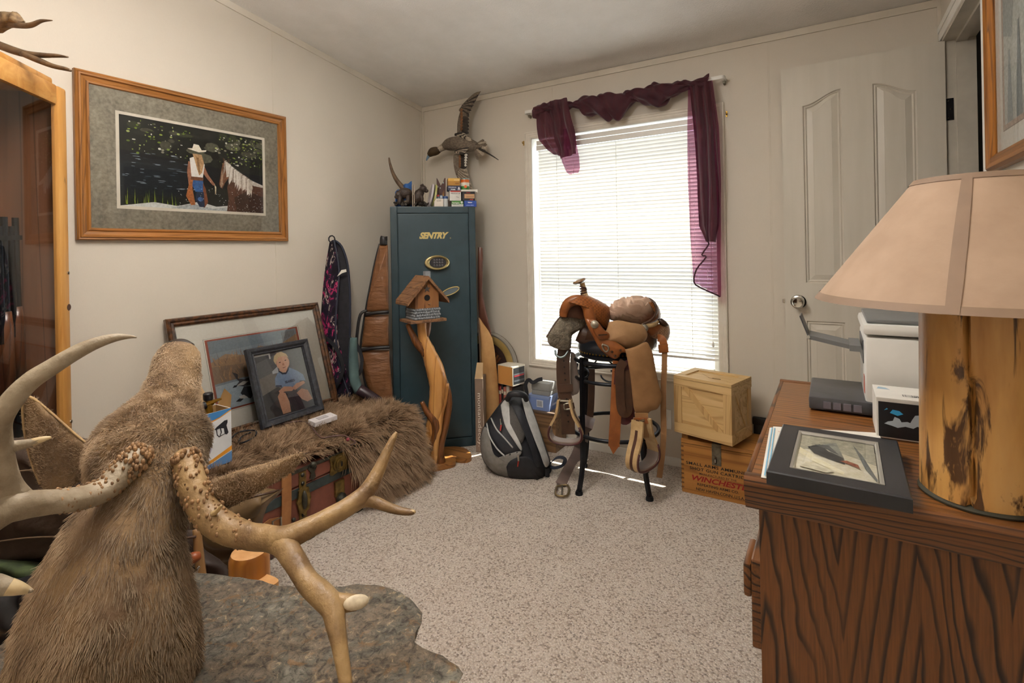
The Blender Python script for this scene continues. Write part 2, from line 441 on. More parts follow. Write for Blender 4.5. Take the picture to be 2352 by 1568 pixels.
bb = MB().box((XL, YF, 0), (XL+.012, YB-.012, .046), b=.003); struct('baseboard_left', bb, M_white)
bb = MB().box((XR-.012, YF, 0), (XR, DY0-.07, .046), b=.003); struct('baseboard_right', bb, M_white)

# ---- window: casing, reveal, sashes, glass
CW = .042
wn = bpy.data.objects.new('window_1', None); COL.objects.link(wn); wn['kind'] = 'structure'; wn.location = (WX0, YB, WZ0); W[wn.name] = Matrix.Translation(V((WX0, YB, WZ0)))
wn['label'] = 'white sash window with stepped casing behind the blind'
def casing_rail(a, b, inward, depth=.014, w_=CW):
    """Stepped casing from a to b (outer edge), mitred, inward = direction to the opening."""
    a = V(a); b = V(b); d = (b-a).normalized(); inw = V(inward); o = V((0, -1, 0))
    m = MB(); prof = [(0, 0), (0, depth), (.006, depth+.002), (.010, depth-.002), (.020, depth-.002), (.023, depth-.005), (.031, depth-.005), (w_, depth-.008), (w_, 0)]
    vs = []
    for p, sgn in ((a, 1), (b, -1)):
        for q, h_ in prof: vs.append(p+inw*q+d*(q*sgn)+o*h_)
    k = len(prof); fs = [tuple(range(k-1, -1, -1)), tuple(range(k, 2*k))]+[(i, (i+1) % k, k+(i+1) % k, k+i) for i in range(k)]
    return m.add(vs, fs)
ox0, ox1, oz0, oz1 = WX0-CW+.001, WX1+CW-.001, WZ0-CW+.001, WZ1+CW-.001
c = [(ox0, YB, oz0), (ox1, YB, oz0), (ox1, YB, oz1), (ox0, YB, oz1)]
for i, inw in enumerate(((0, 0, 1), (-1, 0, 0), (0, 0, -1), (1, 0, 0))):
    part(wn, 'casing_rail', casing_rail(c[i], c[(i+1) % 4], inw), M_casing)
rv = MB(); rt = .006
rv.box((WX0, YB-.002, WZ0), (WX0+rt, YB+.12, WZ1)); rv.box((WX1-rt, YB-.002, WZ0), (WX1, YB+.12, WZ1))
rv.box((WX0, YB-.002, WZ1-rt), (WX1, YB+.12, WZ1)); rv.box((WX0, YB-.002, WZ0), (WX1, YB+.12, WZ0+rt))
part(wn, 'reveal', rv, M_white)
def sash(z0, z1, y):
    s = MB(); a = .04
    s.box((WX0+rt, y, z0), (WX0+.016, y+.03, z1), b=.004); s.box((WX1-a, y, z0), (WX1-rt, y+.03, z1), b=.004)
    s.box((WX0+.016, y, z0), (WX1-a, y+.03, z0+.028), b=.004); s.box((WX0+.016, y, z1-.03), (WX1-a, y+.03, z1), b=.004)
    q = part(wn, 'sash', s, M_white)
    part(q, 'pane', MB().box((WX0+.016, y+.012, z0+.028), (WX1-a, y+.016, z1-.035)), glass('window_glass', (.97, .98, .98), .5))
zm = 1.135
sash(WZ0+rt, zm+.018, YB+.062); sash(zm-.018, WZ1-rt, YB+.09)
part(wn, 'sill_track', MB().box((WX0+rt, YB+.045, WZ0+rt), (WX1-rt, YB+.062, WZ0+.022), b=.002), M_white)

# ---- venetian blind
bl = thing('venetian_blind', 'white mini venetian blind lowered inside the window, slats tilted', 'blind', (WX0+.55, YB+.03, WZ0))
def slatmat():
    t = NT('blind_slat'); t.set(.4, 0, .4); t.base(hexc('#f3f1ea')); tl_ = t.n('ShaderNodeBsdfTranslucent'); tl_.inputs[0].default_value = (.95, .93, .86, 1)
    m = t.n('ShaderNodeMixShader'); m.inputs[0].default_value = .11; t.l(t.b.outputs[0], m.inputs[1]); t.l(tl_.outputs[0], m.inputs[2]); t.l(m.outputs[0], t.out.inputs[0]); return t.m
M_slat = slatmat()
BY = YB+.014; BX0, BX1 = ay(1241, 560, BY).x, WX1-rt-.003
hr = MB().box((BX0-.006, BY-.016, 1.846), (BX1, BY+.014, 1.874), b=.003); part(bl, 'headrail', hr, M_white)
part(bl, 'valance_strip', MB().box((BX0-.004, BY-.022, 1.812), (BX1, BY-.018, 1.842), b=.001), M_white)
slat = MB(); k = 5; wv = .0125
for i in range(k):
    q = -1+2*i/(k-1); 
    for x in (BX0, BX1): slat.v.append(V((x, q*wv, .0016*(1-q*q))))
slat.f = [(2*i, 2*i+1, 2*i+3, 2*i+2) for i in range(k-1)]; slat.c = [None]*(k-1)
sme = slat.mesh('slat', None, True); sme.materials.append(M_slat)
z_top, z_bot, ns_ = 1.802, .612, 58
li = W[bl.name].inverted()
for i in range(ns_):
    z = lerp(z_top, z_bot, i/(ns_-1))
    tilt = math.radians(52 + rnd.uniform(-2, 2))
    piece(bl, 'slat', sme, li @ Matrix.Translation((0, BY, z)) @ Matrix.Rotation(-tilt, 4, 'X') @ Matrix.Rotation(rnd.uniform(-.0008, .0008), 4, 'Y'))
part(bl, 'bottom_rail', MB().box((BX0, BY-.009, .588), (BX1, BY+.009, .600), b=.003), M_white)
M_cord = mat('white_cord', '#efede4', .7)
for px in (1284, 1420, 1588):
    x = ay(px, 560, BY).x
    for dy in (-.0125, .0125): part(bl, 'ladder_cord', MB().tube([(x, BY+dy, 1.85), (x, BY+dy, .592)], .0011, 5), M_cord)
x = ay(1634, 600, BY-.02).x
part(bl, 'pull_cord', MB().tube([(x, BY-.026, 1.83), (x+.002, BY-.026, .69)], .0011, 5), M_cord)
part(bl, 'cord_tassel', MB().lathe([(.002, .03), (.005, .024), (.0065, .006), (.004, 0)], (x+.002, BY-.026, .665), 8), M_white, True)

# ---- curtain rod, brackets and small brass hooks
rod = thing('curtain_rod', 'flat white curtain rod with curved ends above the window', 'curtain rod', (-1.05, YB-.06, 2.04))
RZ0 = ay(1205, 258, YB-.07); RZ1 = ay(1662, 176, YB-.07); rz = (RZ0.z+RZ1.z)/2
ry = YB-.07; rx0, rx1 = RZ0.x, RZ1.x
pts = smooth([(rx0, YB-.004, rz), (rx0, ry+.012, rz), (rx0+.012, ry, rz), (rx0+.05, ry, rz)], 4)+smooth([(rx1-.05, ry, rz), (rx1-.012, ry, rz), (rx1, ry+.012, rz), (rx1, YB-.004, rz)], 4)
part(rod, 'rod', MB().strap(pts, .017, .008, [V((-1, -.2, 0)) if i < 6 else (V((1, -.2, 0)) if i > len(pts)-7 else V((0, -1, 0))) for i in range(len(pts))]), M_white, True)
for x in (rx0+.006, rx1-.006):
    b = MB().box((x-.006, YB-.03, rz-.022), (x+.006, YB, rz-.008), b=.002); b.tube([(x, YB-.006, rz-.026), (x, YB-.006, rz-.014)], .004, 8)
    part(rod, 'bracket', b, mat('bracket_steel', '#8d8676', .4, .8))
M_brass = mat('brass', '#b08a3c', .3, 1, c2='#8f6c2a')
for i, (px, py, side) in enumerate(((1203, 329, 'left'), (1669, 262, 'right'))):
    p = ay(px, py, YB); hk = thing('curtain_hook', 'tiny brass holdback hook screwed to the wall %s of the window' % side, 'hook', (p.x, YB, p.z))
    part(hk, 'plate', MB().box((p.x-.004, YB-.003, p.z-.015), (p.x+.004, YB, p.z+.015), b=.001), M_brass)
    part(hk, 'hook', MB().tube(smooth([(p.x, YB-.002, p.z), (p.x, YB-.015, p.z-.004), (p.x, YB-.017, p.z+.008)], 4), .0025, 6), M_brass, True)

# ---- burgundy scarf valance wound round the rod
sv = thing('scarf_valance', 'sheer burgundy scarf wound around the curtain rod with a long tail', 'curtain', (-1.0, ry, rz))
M_scarf = sheer('burgundy_voile', '#58222b', .94, '#45202c'); M_sheer = sheer('burgundy_voile_single', '#641a3c', .55, '#801f4c')
xa = ay(1232, 250, ry).x; xb = ay(1626, 178, ry).x
def swag(u, v):
    x = lerp(xa, xb, v); g = 2*math.pi*u
    hang = .0
    for c0, wd, dp in ((.0, .09, .020), (.20, .05, .012), (.33, .05, .030), (.45, .09, .085), (.53, .05, .075), (.70, .10, .035), (.78, .08, .040), (.93, .05, .012)):
        hang += dp*math.exp(-((v-c0)/wd)**2)
    r0 = .020+.008*math.sin(9*v*2+1)+.007*math.sin(g*2+v*46)+.004*math.sin(g*5-v*30)+.004*math.sin(g*7+v*90)
    cz = rz-.006+math.cos(g)*r0; 
    if math.cos(g) < .3: cz -= hang*(.3-math.cos(g))/1.3*(1+.12*math.sin(v*60+g*2))
    return V((x+.01*math.sin(g+v*40), ry-.004+math.sin(g)*(r0+.006+hang*.10), cz))
part(sv, 'wrap', MB().grid(swag, 40, 170, True), M_scarf, 'all', label='burgundy cloth twisted around the rod')
def hang_sheet(topl, topr, rows, folds, amp, y0, seed, nu=70, nv=60, ph=0):
    """rows: (t, pxl, pxr, py) outline of a hanging cloth in the plane y0."""
    def fn(u, v):
        k = v*(len(rows)-1); i = min(int(k), len(rows)-2); t = k-i
        a = [lerp(p, q, t) for p, q in zip(rows[i], rows[i+1])]
        l = ay(a[0], a[2], y0); r_ = ay(a[1], a[3], y0); p = l.lerp(r_, u)
        g = noise.noise(V((u*3+seed, v*2.2, seed)))
        d = amp*(math.sin(u*folds*math.pi*2+ph+g*2.4)*.7+.5*math.sin(u*folds*5.3+seed+v*2))
        p.y += d*(.35+.65*min(1, v*3)); p.x += .006*math.sin(v*7+u*9+seed)*v; return p
    return MB().grid(fn, nu, nv)
# left bunch: two overlapping folds and the sheer tip
part(sv, 'bunch', hang_sheet(0, 0, [(1231, 1266, 246, 232), (1234, 1275, 285, 270), (1238, 1285, 322, 310), (1258, 1292, 345, 350), (1272, 1288, 354, 358)], 1.5, .016, ry-.022, 3, 40, 30), M_scarf, 'all')
part(sv, 'bunch', hang_sheet(0, 0, [(1262, 1302, 232, 224), (1268, 1310, 275, 260), (1272, 1318, 310, 300), (1282, 1322, 345, 335), (1286, 1324, 365, 352)], 2, .014, ry-.034, 8, 40, 30), M_scarf, 'all')
part(sv, 'sheer_tip', hang_sheet(0, 0, [(1284, 1318, 300, 290), (1285, 1324, 340, 330), (1290, 1331, 372, 360), (1300, 1330, 392, 385), (1308, 1326, 400, 397)], 2.5, .010, ry-.03, 5, 36, 30), M_sheer, 'all')
# right tail: opaque gathered centre, sheer edges
part(sv, 'tail_centre', hang_sheet(0, 0, [(1584, 1634, 196, 184), (1592, 1648, 300, 290), (1602, 1652, 420, 415), (1606, 1650, 520, 515), (1618, 1644, 552, 556)], 2.6, .018, ry-.02, 13, 60, 60), M_scarf, 'all')
part(sv, 'tail_sheer', hang_sheet(0, 0, [(1581, 1636, 200, 184), (1580, 1650, 300, 290), (1580, 1656, 420, 415), (1584, 1657, 540, 540), (1592, 1655, 625, 620), (1596, 1653, 650, 682)], 3.2, .016, ry-.006, 17, 70, 70), M_sheer, 'all')
part(sv, 'hem', MB().tube([ay(x, y, ry-.014) for x, y in smooth([(1621, 552), (1628, 560), (1612, 585), (1622, 590), (1600, 618), (1594, 648), (1612, 662), (1648, 678), (1652, 682)], 3)], .004, 6), mat('burgundy_hem', '#3d1226', .7), True)

# ---- open door lying against the back wall
dr = bpy.data.objects.new('door_1', None); COL.objects.link(dr); dr['kind'] = 'structure'; dr['label'] = 'open cream four panel door with arched upper panels'
dyf = YB-.062; dx0 = ay(1793, 163, dyf).x; dx1 = dx0+.612; dz1 = 2.034; dr.location = (dx1, dyf, 0); W[dr.name] = Matrix.Translation(V((dx1, dyf, 0)))
def arch(x0, x1, z0, z1, flip, rise):
    """Panel outline, cathedral top rising towards the middle of the door."""
    p = [(x0, z0), (x1, z0)]; n = 12; top = []
    for i in range(n+1):
        t = i/n; q = t if not flip else 1-t; e = (1-math.cos(math.pi*q))/2
        top.append((lerp(x1, x0, t), z1-rise+rise*(1-e)))
    return p+top
def px2(px, py): q = ay(px, py, dyf); return q.x, q.z
a = px2(1851, 650); b = px2(1932, 203); c2_ = px2(2004, 195); d2 = px2(2095, 203)
pw = b[0]-a[0]; pz0, pz1 = a[1], b[1]
q0 = a[0]; q1 = c2_[0]
lz1 = px2(1862, 737)[1]; lz0 = .24
PAN = [arch(q0, q0+pw, pz0, pz1, False, .055), arch(q1, q1+pw, pz0, pz1, True, .055)]
PAN += [[(q, lz0), (q+pw, lz0), (q+pw, lz1), (q, lz1)] for q in (q0, q1)]
bm = bmesh.new(); edges = []
for lp in [[(dx0, .012), (dx1, .012), (dx1, dz1), (dx0, dz1)]]+PAN:
    vv = [bm.verts.new((x, dyf, z)) for x, z in lp]
    edges += [bm.edges.new((vv[i], vv[(i+1) % len(vv)])) for i in range(len(vv))]
bmesh.ops.triangle_fill(bm, use_beauty=True, use_dissolve=False, edges=edges, normal=(0, -1, 0)); bm.verts.index_update()
ds = MB().add([tuple(v.co) for v in bm.verts], [tuple(v.index for v in f.verts) for f in bm.faces]); bm.free()
ds.box((dx0, dyf+.010, .012), (dx1, dyf+.035, dz1))
for (p, q) in (((dx0, dyf, .012), (dx0+.0005, dyf+.010, dz1)), ((dx1-.0005, dyf, .012), (dx1, dyf+.010, dz1)), ((dx0, dyf, dz1-.0005), (dx1, dyf+.010, dz1))): ds.box(p, q)
part(dr, 'slab', ds, M_door)
def inset(lp, d):
    cx = (min(p[0] for p in lp)+max(p[0] for p in lp))/2; cz = (min(p[1] for p in lp)+max(p[1] for p in lp))/2
    hx = (max(p[0] for p in lp)-min(p[0] for p in lp))/2; hz = (max(p[1] for p in lp)-min(p[1] for p in lp))/2
    return [(cx+(x-cx)*(hx-d)/hx, cz+(z-cz)*(hz-d)/hz) for x, z in lp]
for lp in PAN:
    m = MB(); rings = [(lp, 0), (inset(lp, .005), .007), (inset(lp, .010), .004), (inset(lp, .016), .009), (inset(lp, .040), .003), (inset(lp, .041), .0035)]; n = len(lp)
    vs = [V((x, dyf+d, z)) for r_, d in rings for x, z in r_]
    fs = [(k*n+i, k*n+(i+1) % n, (k+1)*n+(i+1) % n, (k+1)*n+i) for k in range(len(rings)-1) for i in range(n)]+[tuple((len(rings)-1)*n+i for i in range(n))]
    part(dr, 'panel', m.add(vs, fs), M_door)
M_chrome = mat('chrome', '#c9c6bf', .12, 1)
kp = ay(1833, 694, dyf-.03); kz = kp.z; kx = kp.x
rotk = Matrix.Rotation(math.pi/2, 4, 'X')
kn = part(dr, 'knob', MB().lathe([(.033, 0), (.033, .004), (.028, .008), (.012, .010), (.011, .030), (.020, .034), (.026, .044), (.026, .054), (.020, .060), (.010, .058)], (kx, dyf, kz), 24, rotk), M_chrome, True, label='chrome door knob')
part(dr, 'latch', MB().box((dx0-.010, dyf+.012, kz-.010), (dx0, dyf+.024, kz+.010), b=.002), M_chrome)
M_blackm = mat('black_iron', '#16161a', .4, .6)
def hinge(z):
    h_ = MB(); y = DY1-.0045; x0 = XR-.004
    h_.box((x0, y-.0025, z-.046), (x0+.034, y, z+.046), b=.004)
    h_.tube([(x0-.004, y-.004, z-.048), (x0-.004, y-.004, z+.048)], .005, 8)
    q = part(dr, 'hinge', h_, M_blackm, label='black door hinge')
    for dx, dz in ((.016, .036), (.024, 0), (.016, -.036)): part(q, 'screw', MB().lathe([(.0042, 0), (.0030, .002)], (x0+dx, y-.0025, z+dz), 8, rotk), M_chrome)
for z in (ax(2185, 234, XR).z, .25): hinge(z)
# doorway: jambs, stops, casings, hallway beyond
dj = bpy.data.objects.new('door_2', None); COL.objects.link(dj); dj['kind'] = 'structure'; dj['label'] = 'cream door frame opening to a dark hallway'; dj.location = (XR, DY0, 0); W[dj.name] = Matrix.Translation(V((XR, DY0, 0)))
j = MB(); j.box((XR-.004, DY1-.004, 0), (XR+.104, YB-.001, DZ)); j.box((XR+.040, DY1-.011, 0), (XR+.104, DY1, DZ)); part(dj, 'hinge_jamb', j, M_jamb)
j = MB(); j.box((XR-.004, DY0-.018, 0), (XR+.104, DY0+.004, DZ)); j.box((XR+.040, DY0, 0), (XR+.075, DY0+.011, DZ)); part(dj, 'strike_jamb', j, M_jamb)
j = MB(); j.box((XR-.004, DY0-.018, DZ-.018), (XR+.104, DY1+.03, DZ)); j.box((XR+.040, DY0, DZ-.03), (XR+.075, DY1, DZ-.018)); part(dj, 'head_jamb', j, M_jamb)
def strip(y0, y1, z0, z1):
    m = MB(); m.box((XR-.010, y0, z0), (XR, y1, z1), b=.002)
    return m
m = MB(); m.box((XR-.009, DY0-.078, 0), (XR, DY0-.006, DZ+.060), b=.002); m.box((XR-.013, DY0-.072, 0), (XR-.008, DY0-.044, DZ+.058), b=.002); part(dj, 'casing', m, M_white)
m = MB(); m.box((XR-.009, DY0-.006, DZ-.006), (XR, YB-.002, DZ+.060), b=.002); m.box((XR-.013, DY0-.06, DZ+.030), (XR-.008, YB-.002, DZ+.056), b=.002); part(dj, 'head_casing', m, M_white)
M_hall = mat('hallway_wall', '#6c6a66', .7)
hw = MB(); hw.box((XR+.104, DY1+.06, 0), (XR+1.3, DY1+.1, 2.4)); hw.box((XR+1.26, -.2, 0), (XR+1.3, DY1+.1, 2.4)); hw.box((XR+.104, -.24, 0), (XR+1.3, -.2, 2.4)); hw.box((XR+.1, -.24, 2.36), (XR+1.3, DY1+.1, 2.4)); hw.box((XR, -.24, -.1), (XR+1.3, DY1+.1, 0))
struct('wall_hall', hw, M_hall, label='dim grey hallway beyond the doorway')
# wall plate
p0 = ay(1522, 938, YB); p1 = ay(1543, 986, YB)
wp = thing('wall_plate', 'plain white cover plate on the wall under the window', 'wall plate', (p0.x, YB, p1.z))
part(wp, 'plate', MB().box((p0.x, YB-.006, p1.z), (p1.x, YB, p0.z), b=.002), M_white)
part(wp, 'toggle', MB().box(((p0.x+p1.x)/2-.004, YB-.010, (p0.z+p1.z)/2-.010), ((p0.x+p1.x)/2+.004, YB-.006, (p0.z+p1.z)/2+.010), b=.001), M_white)
# ceiling lamp over the middle of the room (gives the room light)
LX, LY = -1.05, .72; LZ = zc(LY)
cl = thing('ceiling_lamp', 'pendant lamp with a frosted bowl and a bulb below in the middle of the room', 'lamp', (LX, LY, LZ-.44))
part(cl, 'canopy', MB().lathe([(.07, 0), (.065, .02), (.06, .05)], (LX, LY, LZ-.045), 24), M_white, True)
part(cl, 'stem', MB().tube([(LX, LY, LZ-.02), (LX, LY, LZ-.40)], .008, 10), M_white, True)
t = NT('lamp_glass'); t.set(.5); t.base((.9, .88, .84)); t.b.inputs['Emission Color'].default_value = (1, .95, .88, 1); t.b.inputs['Emission Strength'].default_value = 2.5
part(cl, 'bowl', MB().lathe([(.180, -.305), (.170, -.335), (.125, -.370), (.05, -.390), (.004, -.393), (.004, -.389), (.05, -.385), (.122, -.366), (.165, -.333), (.176, -.305)], (LX, LY, LZ), 36, cap=False), t.m, True)  # bowl added to hold the upward fill light
part(cl, 'bulb', MB().sph((LX, LY, LZ-.425), .028, 14), t.m, True)
ld = bpy.data.lights.new('ceiling_bulb', 'POINT'); ld.energy = LAMP_W*.42; ld.color = (1, .972, .938); ld.shadow_soft_size = .06
lo_ = bpy.data.objects.new('ceiling_bulb', ld); COL.objects.link(lo_); lo_.location = (LX, LY, LZ-.43)
lu = bpy.data.lights.new('added_fill_uplight', 'AREA'); lu.shape = 'DISK'; lu.size = .24; lu.energy = LAMP_W*1.15; lu.color = (1, .972, .938)  # added fill, bounced off the ceiling for soft even room light
lv = bpy.data.objects.new('added_fill_uplight', lu); COL.objects.link(lv); lv.location = (LX, LY, LZ-.325); lv.rotation_euler = (math.pi, 0, 0)
# ================================================================ DRESSER AND WHAT STANDS ON IT
def oak(name, axis, c1='#7a4c25', c2='#57341a', dk='#1f1008', rough=.36, cross=0, A=52, B=6.5, per=.105, off=0.0):
    """Dark red oak with bold cathedral grain: contours of A*pingpong(cross)+B*along, roughened by noise."""
    t = NT(name); t.set(rough, 0, .4, Coat_Weight=.12, Coat_Roughness=.25)
    sp = t.n('ShaderNodeSeparateXYZ'); t.l(t.coord(), sp.inputs[0]); s = [9.0]*3; s[axis] = 2.2; wob = t.noise(t.coord(tuple(s)), 1.0, 3, .5, .3)
    s3 = [70.0]*3; s3[axis] = 7; edge = t.noise(t.coord(tuple(s3)), 1.0, 4, .65); s2 = [260.0]*3; s2[axis] = 10; fine = t.noise(t.coord(tuple(s2)), 1.0, 3, .6)
    pp = t.math('PINGPONG', t.math('ADD', sp.outputs[cross], t.math('ADD', off, t.math('MULTIPLY', wob, .05))), per)
    q = t.math('ADD', t.math('ADD', t.math('MULTIPLY', pp, A), t.math('MULTIPLY', sp.outputs[axis], B)), t.math('ADD', t.math('MULTIPLY', wob, 2.2), t.math('MULTIPLY', edge, .22)))
    line = t.ramp(t.math('FRACT', q), [(0, (1, 1, 1)), (.10, (.75, .75, .75)), (.26, (0, 0, 0)), (.86, (0, 0, 0)), (.95, (1, 1, 1))])
    m = t.math('MULTIPLY', line, t.ramp(wob, [(.30, (.55, .55, .55)), (.55, (1, 1, 1))]))
    t.base(t.mix(m, t.ramp(fine, [(.25, hexc(c2)), (.75, hexc(c1))]), hexc(dk))); t.bump(fine, .12, .002); return t.m
M_oakv = oak('dark_oak_upright', 2, cross=0); M_oakx = oak('dark_oak_crosswise', 0, cross=2, A=110, B=3.0, per=.06); M_oaktop = oak('oak_top', 0, '#8f5e30', '#70451f', '#3d2210', .3, cross=1, A=60, B=3, per=.09)
M_oaky = oak('dark_oak_lengthwise', 1, cross=2, A=70, B=4, per=.05)
ZD = .795; dx0_, dx1_, dy0_, dy1_ = -.134, XR-.016, .962, 1.722
ds_ = thing('dresser', 'dark oak dresser with bold grain and rounded top edges', 'dresser', (.13, 1.34, 0))
bx0, by0, by1 = -.1145, .990, 1.700
b = MB(); b.box((bx0, by0, .06), (dx1_-.004, by0+.02, ZD-.022), b=.001); part(ds_, 'end_panel', b, M_oakv)
b = MB(); b.box((bx0, by1-.02, .06), (dx1_-.004, by1, ZD-.022), b=.001); part(ds_, 'end_panel', b, M_oakv)
part(ds_, 'back_panel', MB().box((dx1_-.014, by0+.02, .06), (dx1_-.004, by1-.02, ZD-.022)), M_oakv)
part(ds_, 'plinth', MB().box((bx0+.03, by0+.01, 0), (dx1_-.02, by1-.01, .06)), M_oakv)
fr = MB(); fr.box((bx0+.001, by0+.02, .06), (bx0+.021, by1-.02, .09)); fr.box((bx0+.001, by0+.02, ZD-.05), (bx0+.021, by1-.02, ZD-.022))
fr.box((bx0+.001, (by0+by1)/2-.012, .09), (bx0+.021, (by0+by1)/2+.012, ZD-.05)); part(ds_, 'face_frame', fr, M_oakv)
part(ds_, 'top_board', MB().box((dx0_+.008, dy0_+.02, ZD-.022), (dx1_, dy1_-.014, ZD-.001), b=.002), M_oaktop)
def nose(y0, y1, sgn):
    """End cap of the top: rounded nose, undercut face."""
    n = []; prof = [(0, -.055), (.006, -.058), (-.010, -.024), (-.014, -.006), (-.010, .0005), (-.002, .003), (.012, .001), (.03, .000), (.03, -.022), (.012, -.022)]
    m = MB(); yb = y0 if sgn > 0 else y1
    prof = [(.016, -.058), (.004, -.030), (-.001, -.012), (0, -.004), (.004, .001), (.010, .002), (.018, .001), (.026, 0), (.026, -.022), (.022, -.058)]
    vs = []
    for x in (dx0_, dx1_):
        for a, z in prof: vs.append((x, yb+sgn*a, ZD+z))
    k = len(prof); fs = [tuple(range(k)), tuple(range(2*k-1, k-1, -1))]+[(i, k+i, k+(i+1) % k, (i+1) % k) for i in range(k)]
    return m.add(vs, fs)
part(ds_, 'top_nosing', nose(dy0_, dy1_, 1), M_oakx, 40); part(ds_, 'top_nosing', nose(dy0_, dy1_, -1), M_oakx, 40)
part(ds_, 'front_edge', MB().box((dx0_, dy0_+.024, ZD-.030), (dx0_+.010, dy1_-.024, ZD+.0005), b=.004), M_oaky, 40, label='light worn front edge')
ys = [(by0+.012, (by0+by1)/2-.004), ((by0+by1)/2+.004, by1-.012)]
zs = [(.10, .295), (.305, .470), (.478, .634), (.642, .745)]
for j_, (ya, yb_) in enumerate(ys):
    for i_, (za, zb) in enumerate(zs):
        out = .016 if i_ == 2 else .0005
        q = part(ds_, 'drawer', MB().box((bx0-out, ya, za), (bx0+.004, yb_, zb), b=.003), M_oaky)
        zz = (za+zb)/2+.028
        part(q, 'handle', MB().box((bx0-out-.014, ya+.004, zz-.022), (bx0-out, ya+.10, zz+.038), b=.006) if (j_, i_) == (0, 2) else MB().box((bx0-out-.010, (ya+yb_)/2-.05, zz-.012), (bx0-out, (ya+yb_)/2+.05, zz+.012), b=.005), M_oaky, 40)

# ---- papers and framed print lying flat
M_paper = mat('paper', '#e8e4da', .7, c2='#dfdacf')
def quad(pts, z0, th, mb=None):
    mb = mb or MB(); return mb.add([V((p[0], p[1], z0)) for p in pts]+[V((p[0], p[1], z0+th)) for p in pts], [(3, 2, 1, 0), (4, 5, 6, 7)]+[(i, (i+1) % 4, 4+(i+1) % 4, 4+i) for i in range(4)])
c4 = [az(*p, ZD) for p in ((1748, 1100), (2085, 1150), (2010, 1000), (1768, 985))]
pp = thing('paper_sheets', 'white printed sheets with a blue border under the black frame', 'paper', (c4[0].x+.1, c4[0].y+.1, ZD+.002))
part(pp, 'sheet', quad(c4, ZD+.0025, .0008), M_paper)
c5 = [p+V((.006, .008, 0)) for p in c4]; part(pp, 'sheet', quad(c5, ZD+.0034, .0008), M_paper)
bl_ = MB(); e0, e1 = c4[0], c4[3]; dd = V((.004, 0, 0))
for s_ in (.004, .009): bl_.add([e0+V((s_, .004, .0056)), e0+V((s_+.0022, .004, .0056)), e1+V((s_+.0022, -.004, .0056)), e1+V((s_, -.004, .0056))], [(0, 1, 2, 3)], hexc('#7fb0cc'))
put_text(bl_, 'SALES', e1+V((.018, -.03, .0056)), V((.9, 0, 0)), V((0, 1, 0)), .03, .008, col=hexc('#b05a50'))
part(pp, 'print', bl_, printmat())
zf = ZD+.006
f4 = [az(*p, zf+.022) for p in ((1760, 1080), (2097, 1145), (2042, 1012), (1772, 965))]
fp = thing('framed_print', 'black framed bird print lying flat on the dresser', 'framed print', (sum(p.x for p in f4)/4, sum(p.y for p in f4)/4, zf))
M_blackf = mat('black_frame', '#1d1d20', .38, c2='#26262a'); M_silver = mat('silver_fillet', '#c8c6c0', .3, .7)
ctr = sum(f4, V((0, 0, 0)))/4; ux = (f4[1]-f4[0]).normalized(); vy = V((-ux.y, ux.x, 0)); wd = (f4[1]-f4[0]).length; hd = ((f4[3]-f4[0]).dot(vy)+(f4[2]-f4[1]).dot(vy))/2
org = f4[0]-V((0, 0, .022))
def frame_rails(root, o, u, v, w_, h_, prof, matl, name='rail', sm=False, mats=None):
    """Four mitred rails; prof = [(inward, height)...] ; n = u x v faces the viewer."""
    o = V(o); u = V(u); v = V(v); n = u.cross(v).normalized(); cs = [o, o+u*w_, o+u*w_+v*h_, o+v*h_]; dirs = [u, v, -u, -v]
    for i in range(4):
        a, b_ = cs[i], cs[(i+1) % 4]; d = dirs[i]; inw = dirs[(i+1) % 4]; vs = []
        for p, sg in ((a, 1), (b_, -1)):
            for q, h__ in prof: vs.append(p+inw*q+d*(q*sg)+n*h__)
        k = len(prof); fs = [tuple(range(k-1, -1, -1)), tuple(range(k, 2*k))]+[(j, (j+1) % k, k+(j+1) % k, k+j) for j in range(k)]
        part(root, name, MB().add(vs, fs), (mats[i] if mats else matl), sm)
frame_rails(fp, org, ux, vy, wd, hd, [(0, 0), (0, .020), (.002, .022), (.030, .022), (.033, .016), (.033, 0)], M_blackf)
frame_rails(fp, org+ux*.031+vy*.031, ux, vy, wd-.062, hd-.062, [(0, .016), (0, .0228), (.004, .022), (.006, .0185), (.006, .016)], M_silver, 'fillet')
pw_, ph_ = wd-.074, hd-.074; po = org+ux*.036+vy*.036+V((0, 0, .0165))
pr = MB(); U, VV = ux*pw_, vy*ph_
shapes(pr, po, U, VV, [('#d8d2bd', [(0, 0), (1, 0), (1, 1), (0, 1)]), ('#aaa692', [(0, .55), (.4, .7), (1, .45), (1, 1), (0, 1)]), ('#8f9086', [(.3, .8), (.55, .45), (.62, .45), (.5, .9)]), ('#e6dfc4', [(.02, .62), (.25, .42), (.62, .16), (.60, .10), (.2, .30), (.02, .48)]),
    ('#3d3f40', [(.12, .66), (.22, .50), (.45, .40), (.62, .34), (.60, .50), (.40, .62), (.28, .78), (.2, .72)]), ('#2a2b2d', [(.26, .56), (.42, .46), (.5, .5), (.36, .60)]), ('#5a5c5c', [(.2, .74), (.38, .66), (.55, .55), (.40, .78)]),
    ('#9a5c42', [(.55, .40), (.74, .32), (.80, .28), (.78, .38), (.64, .44)]), ('#7d3f2c', [(.66, .36), (.76, .33), (.74, .38)]), ('#6e7270', [(.72, .9), (.86, .3), (.98, .04), (.99, .10), (.84, .62)]), ('#c9c3ad', [(.05, .1), (.4, .05), (.5, .12), (.15, .2)])])
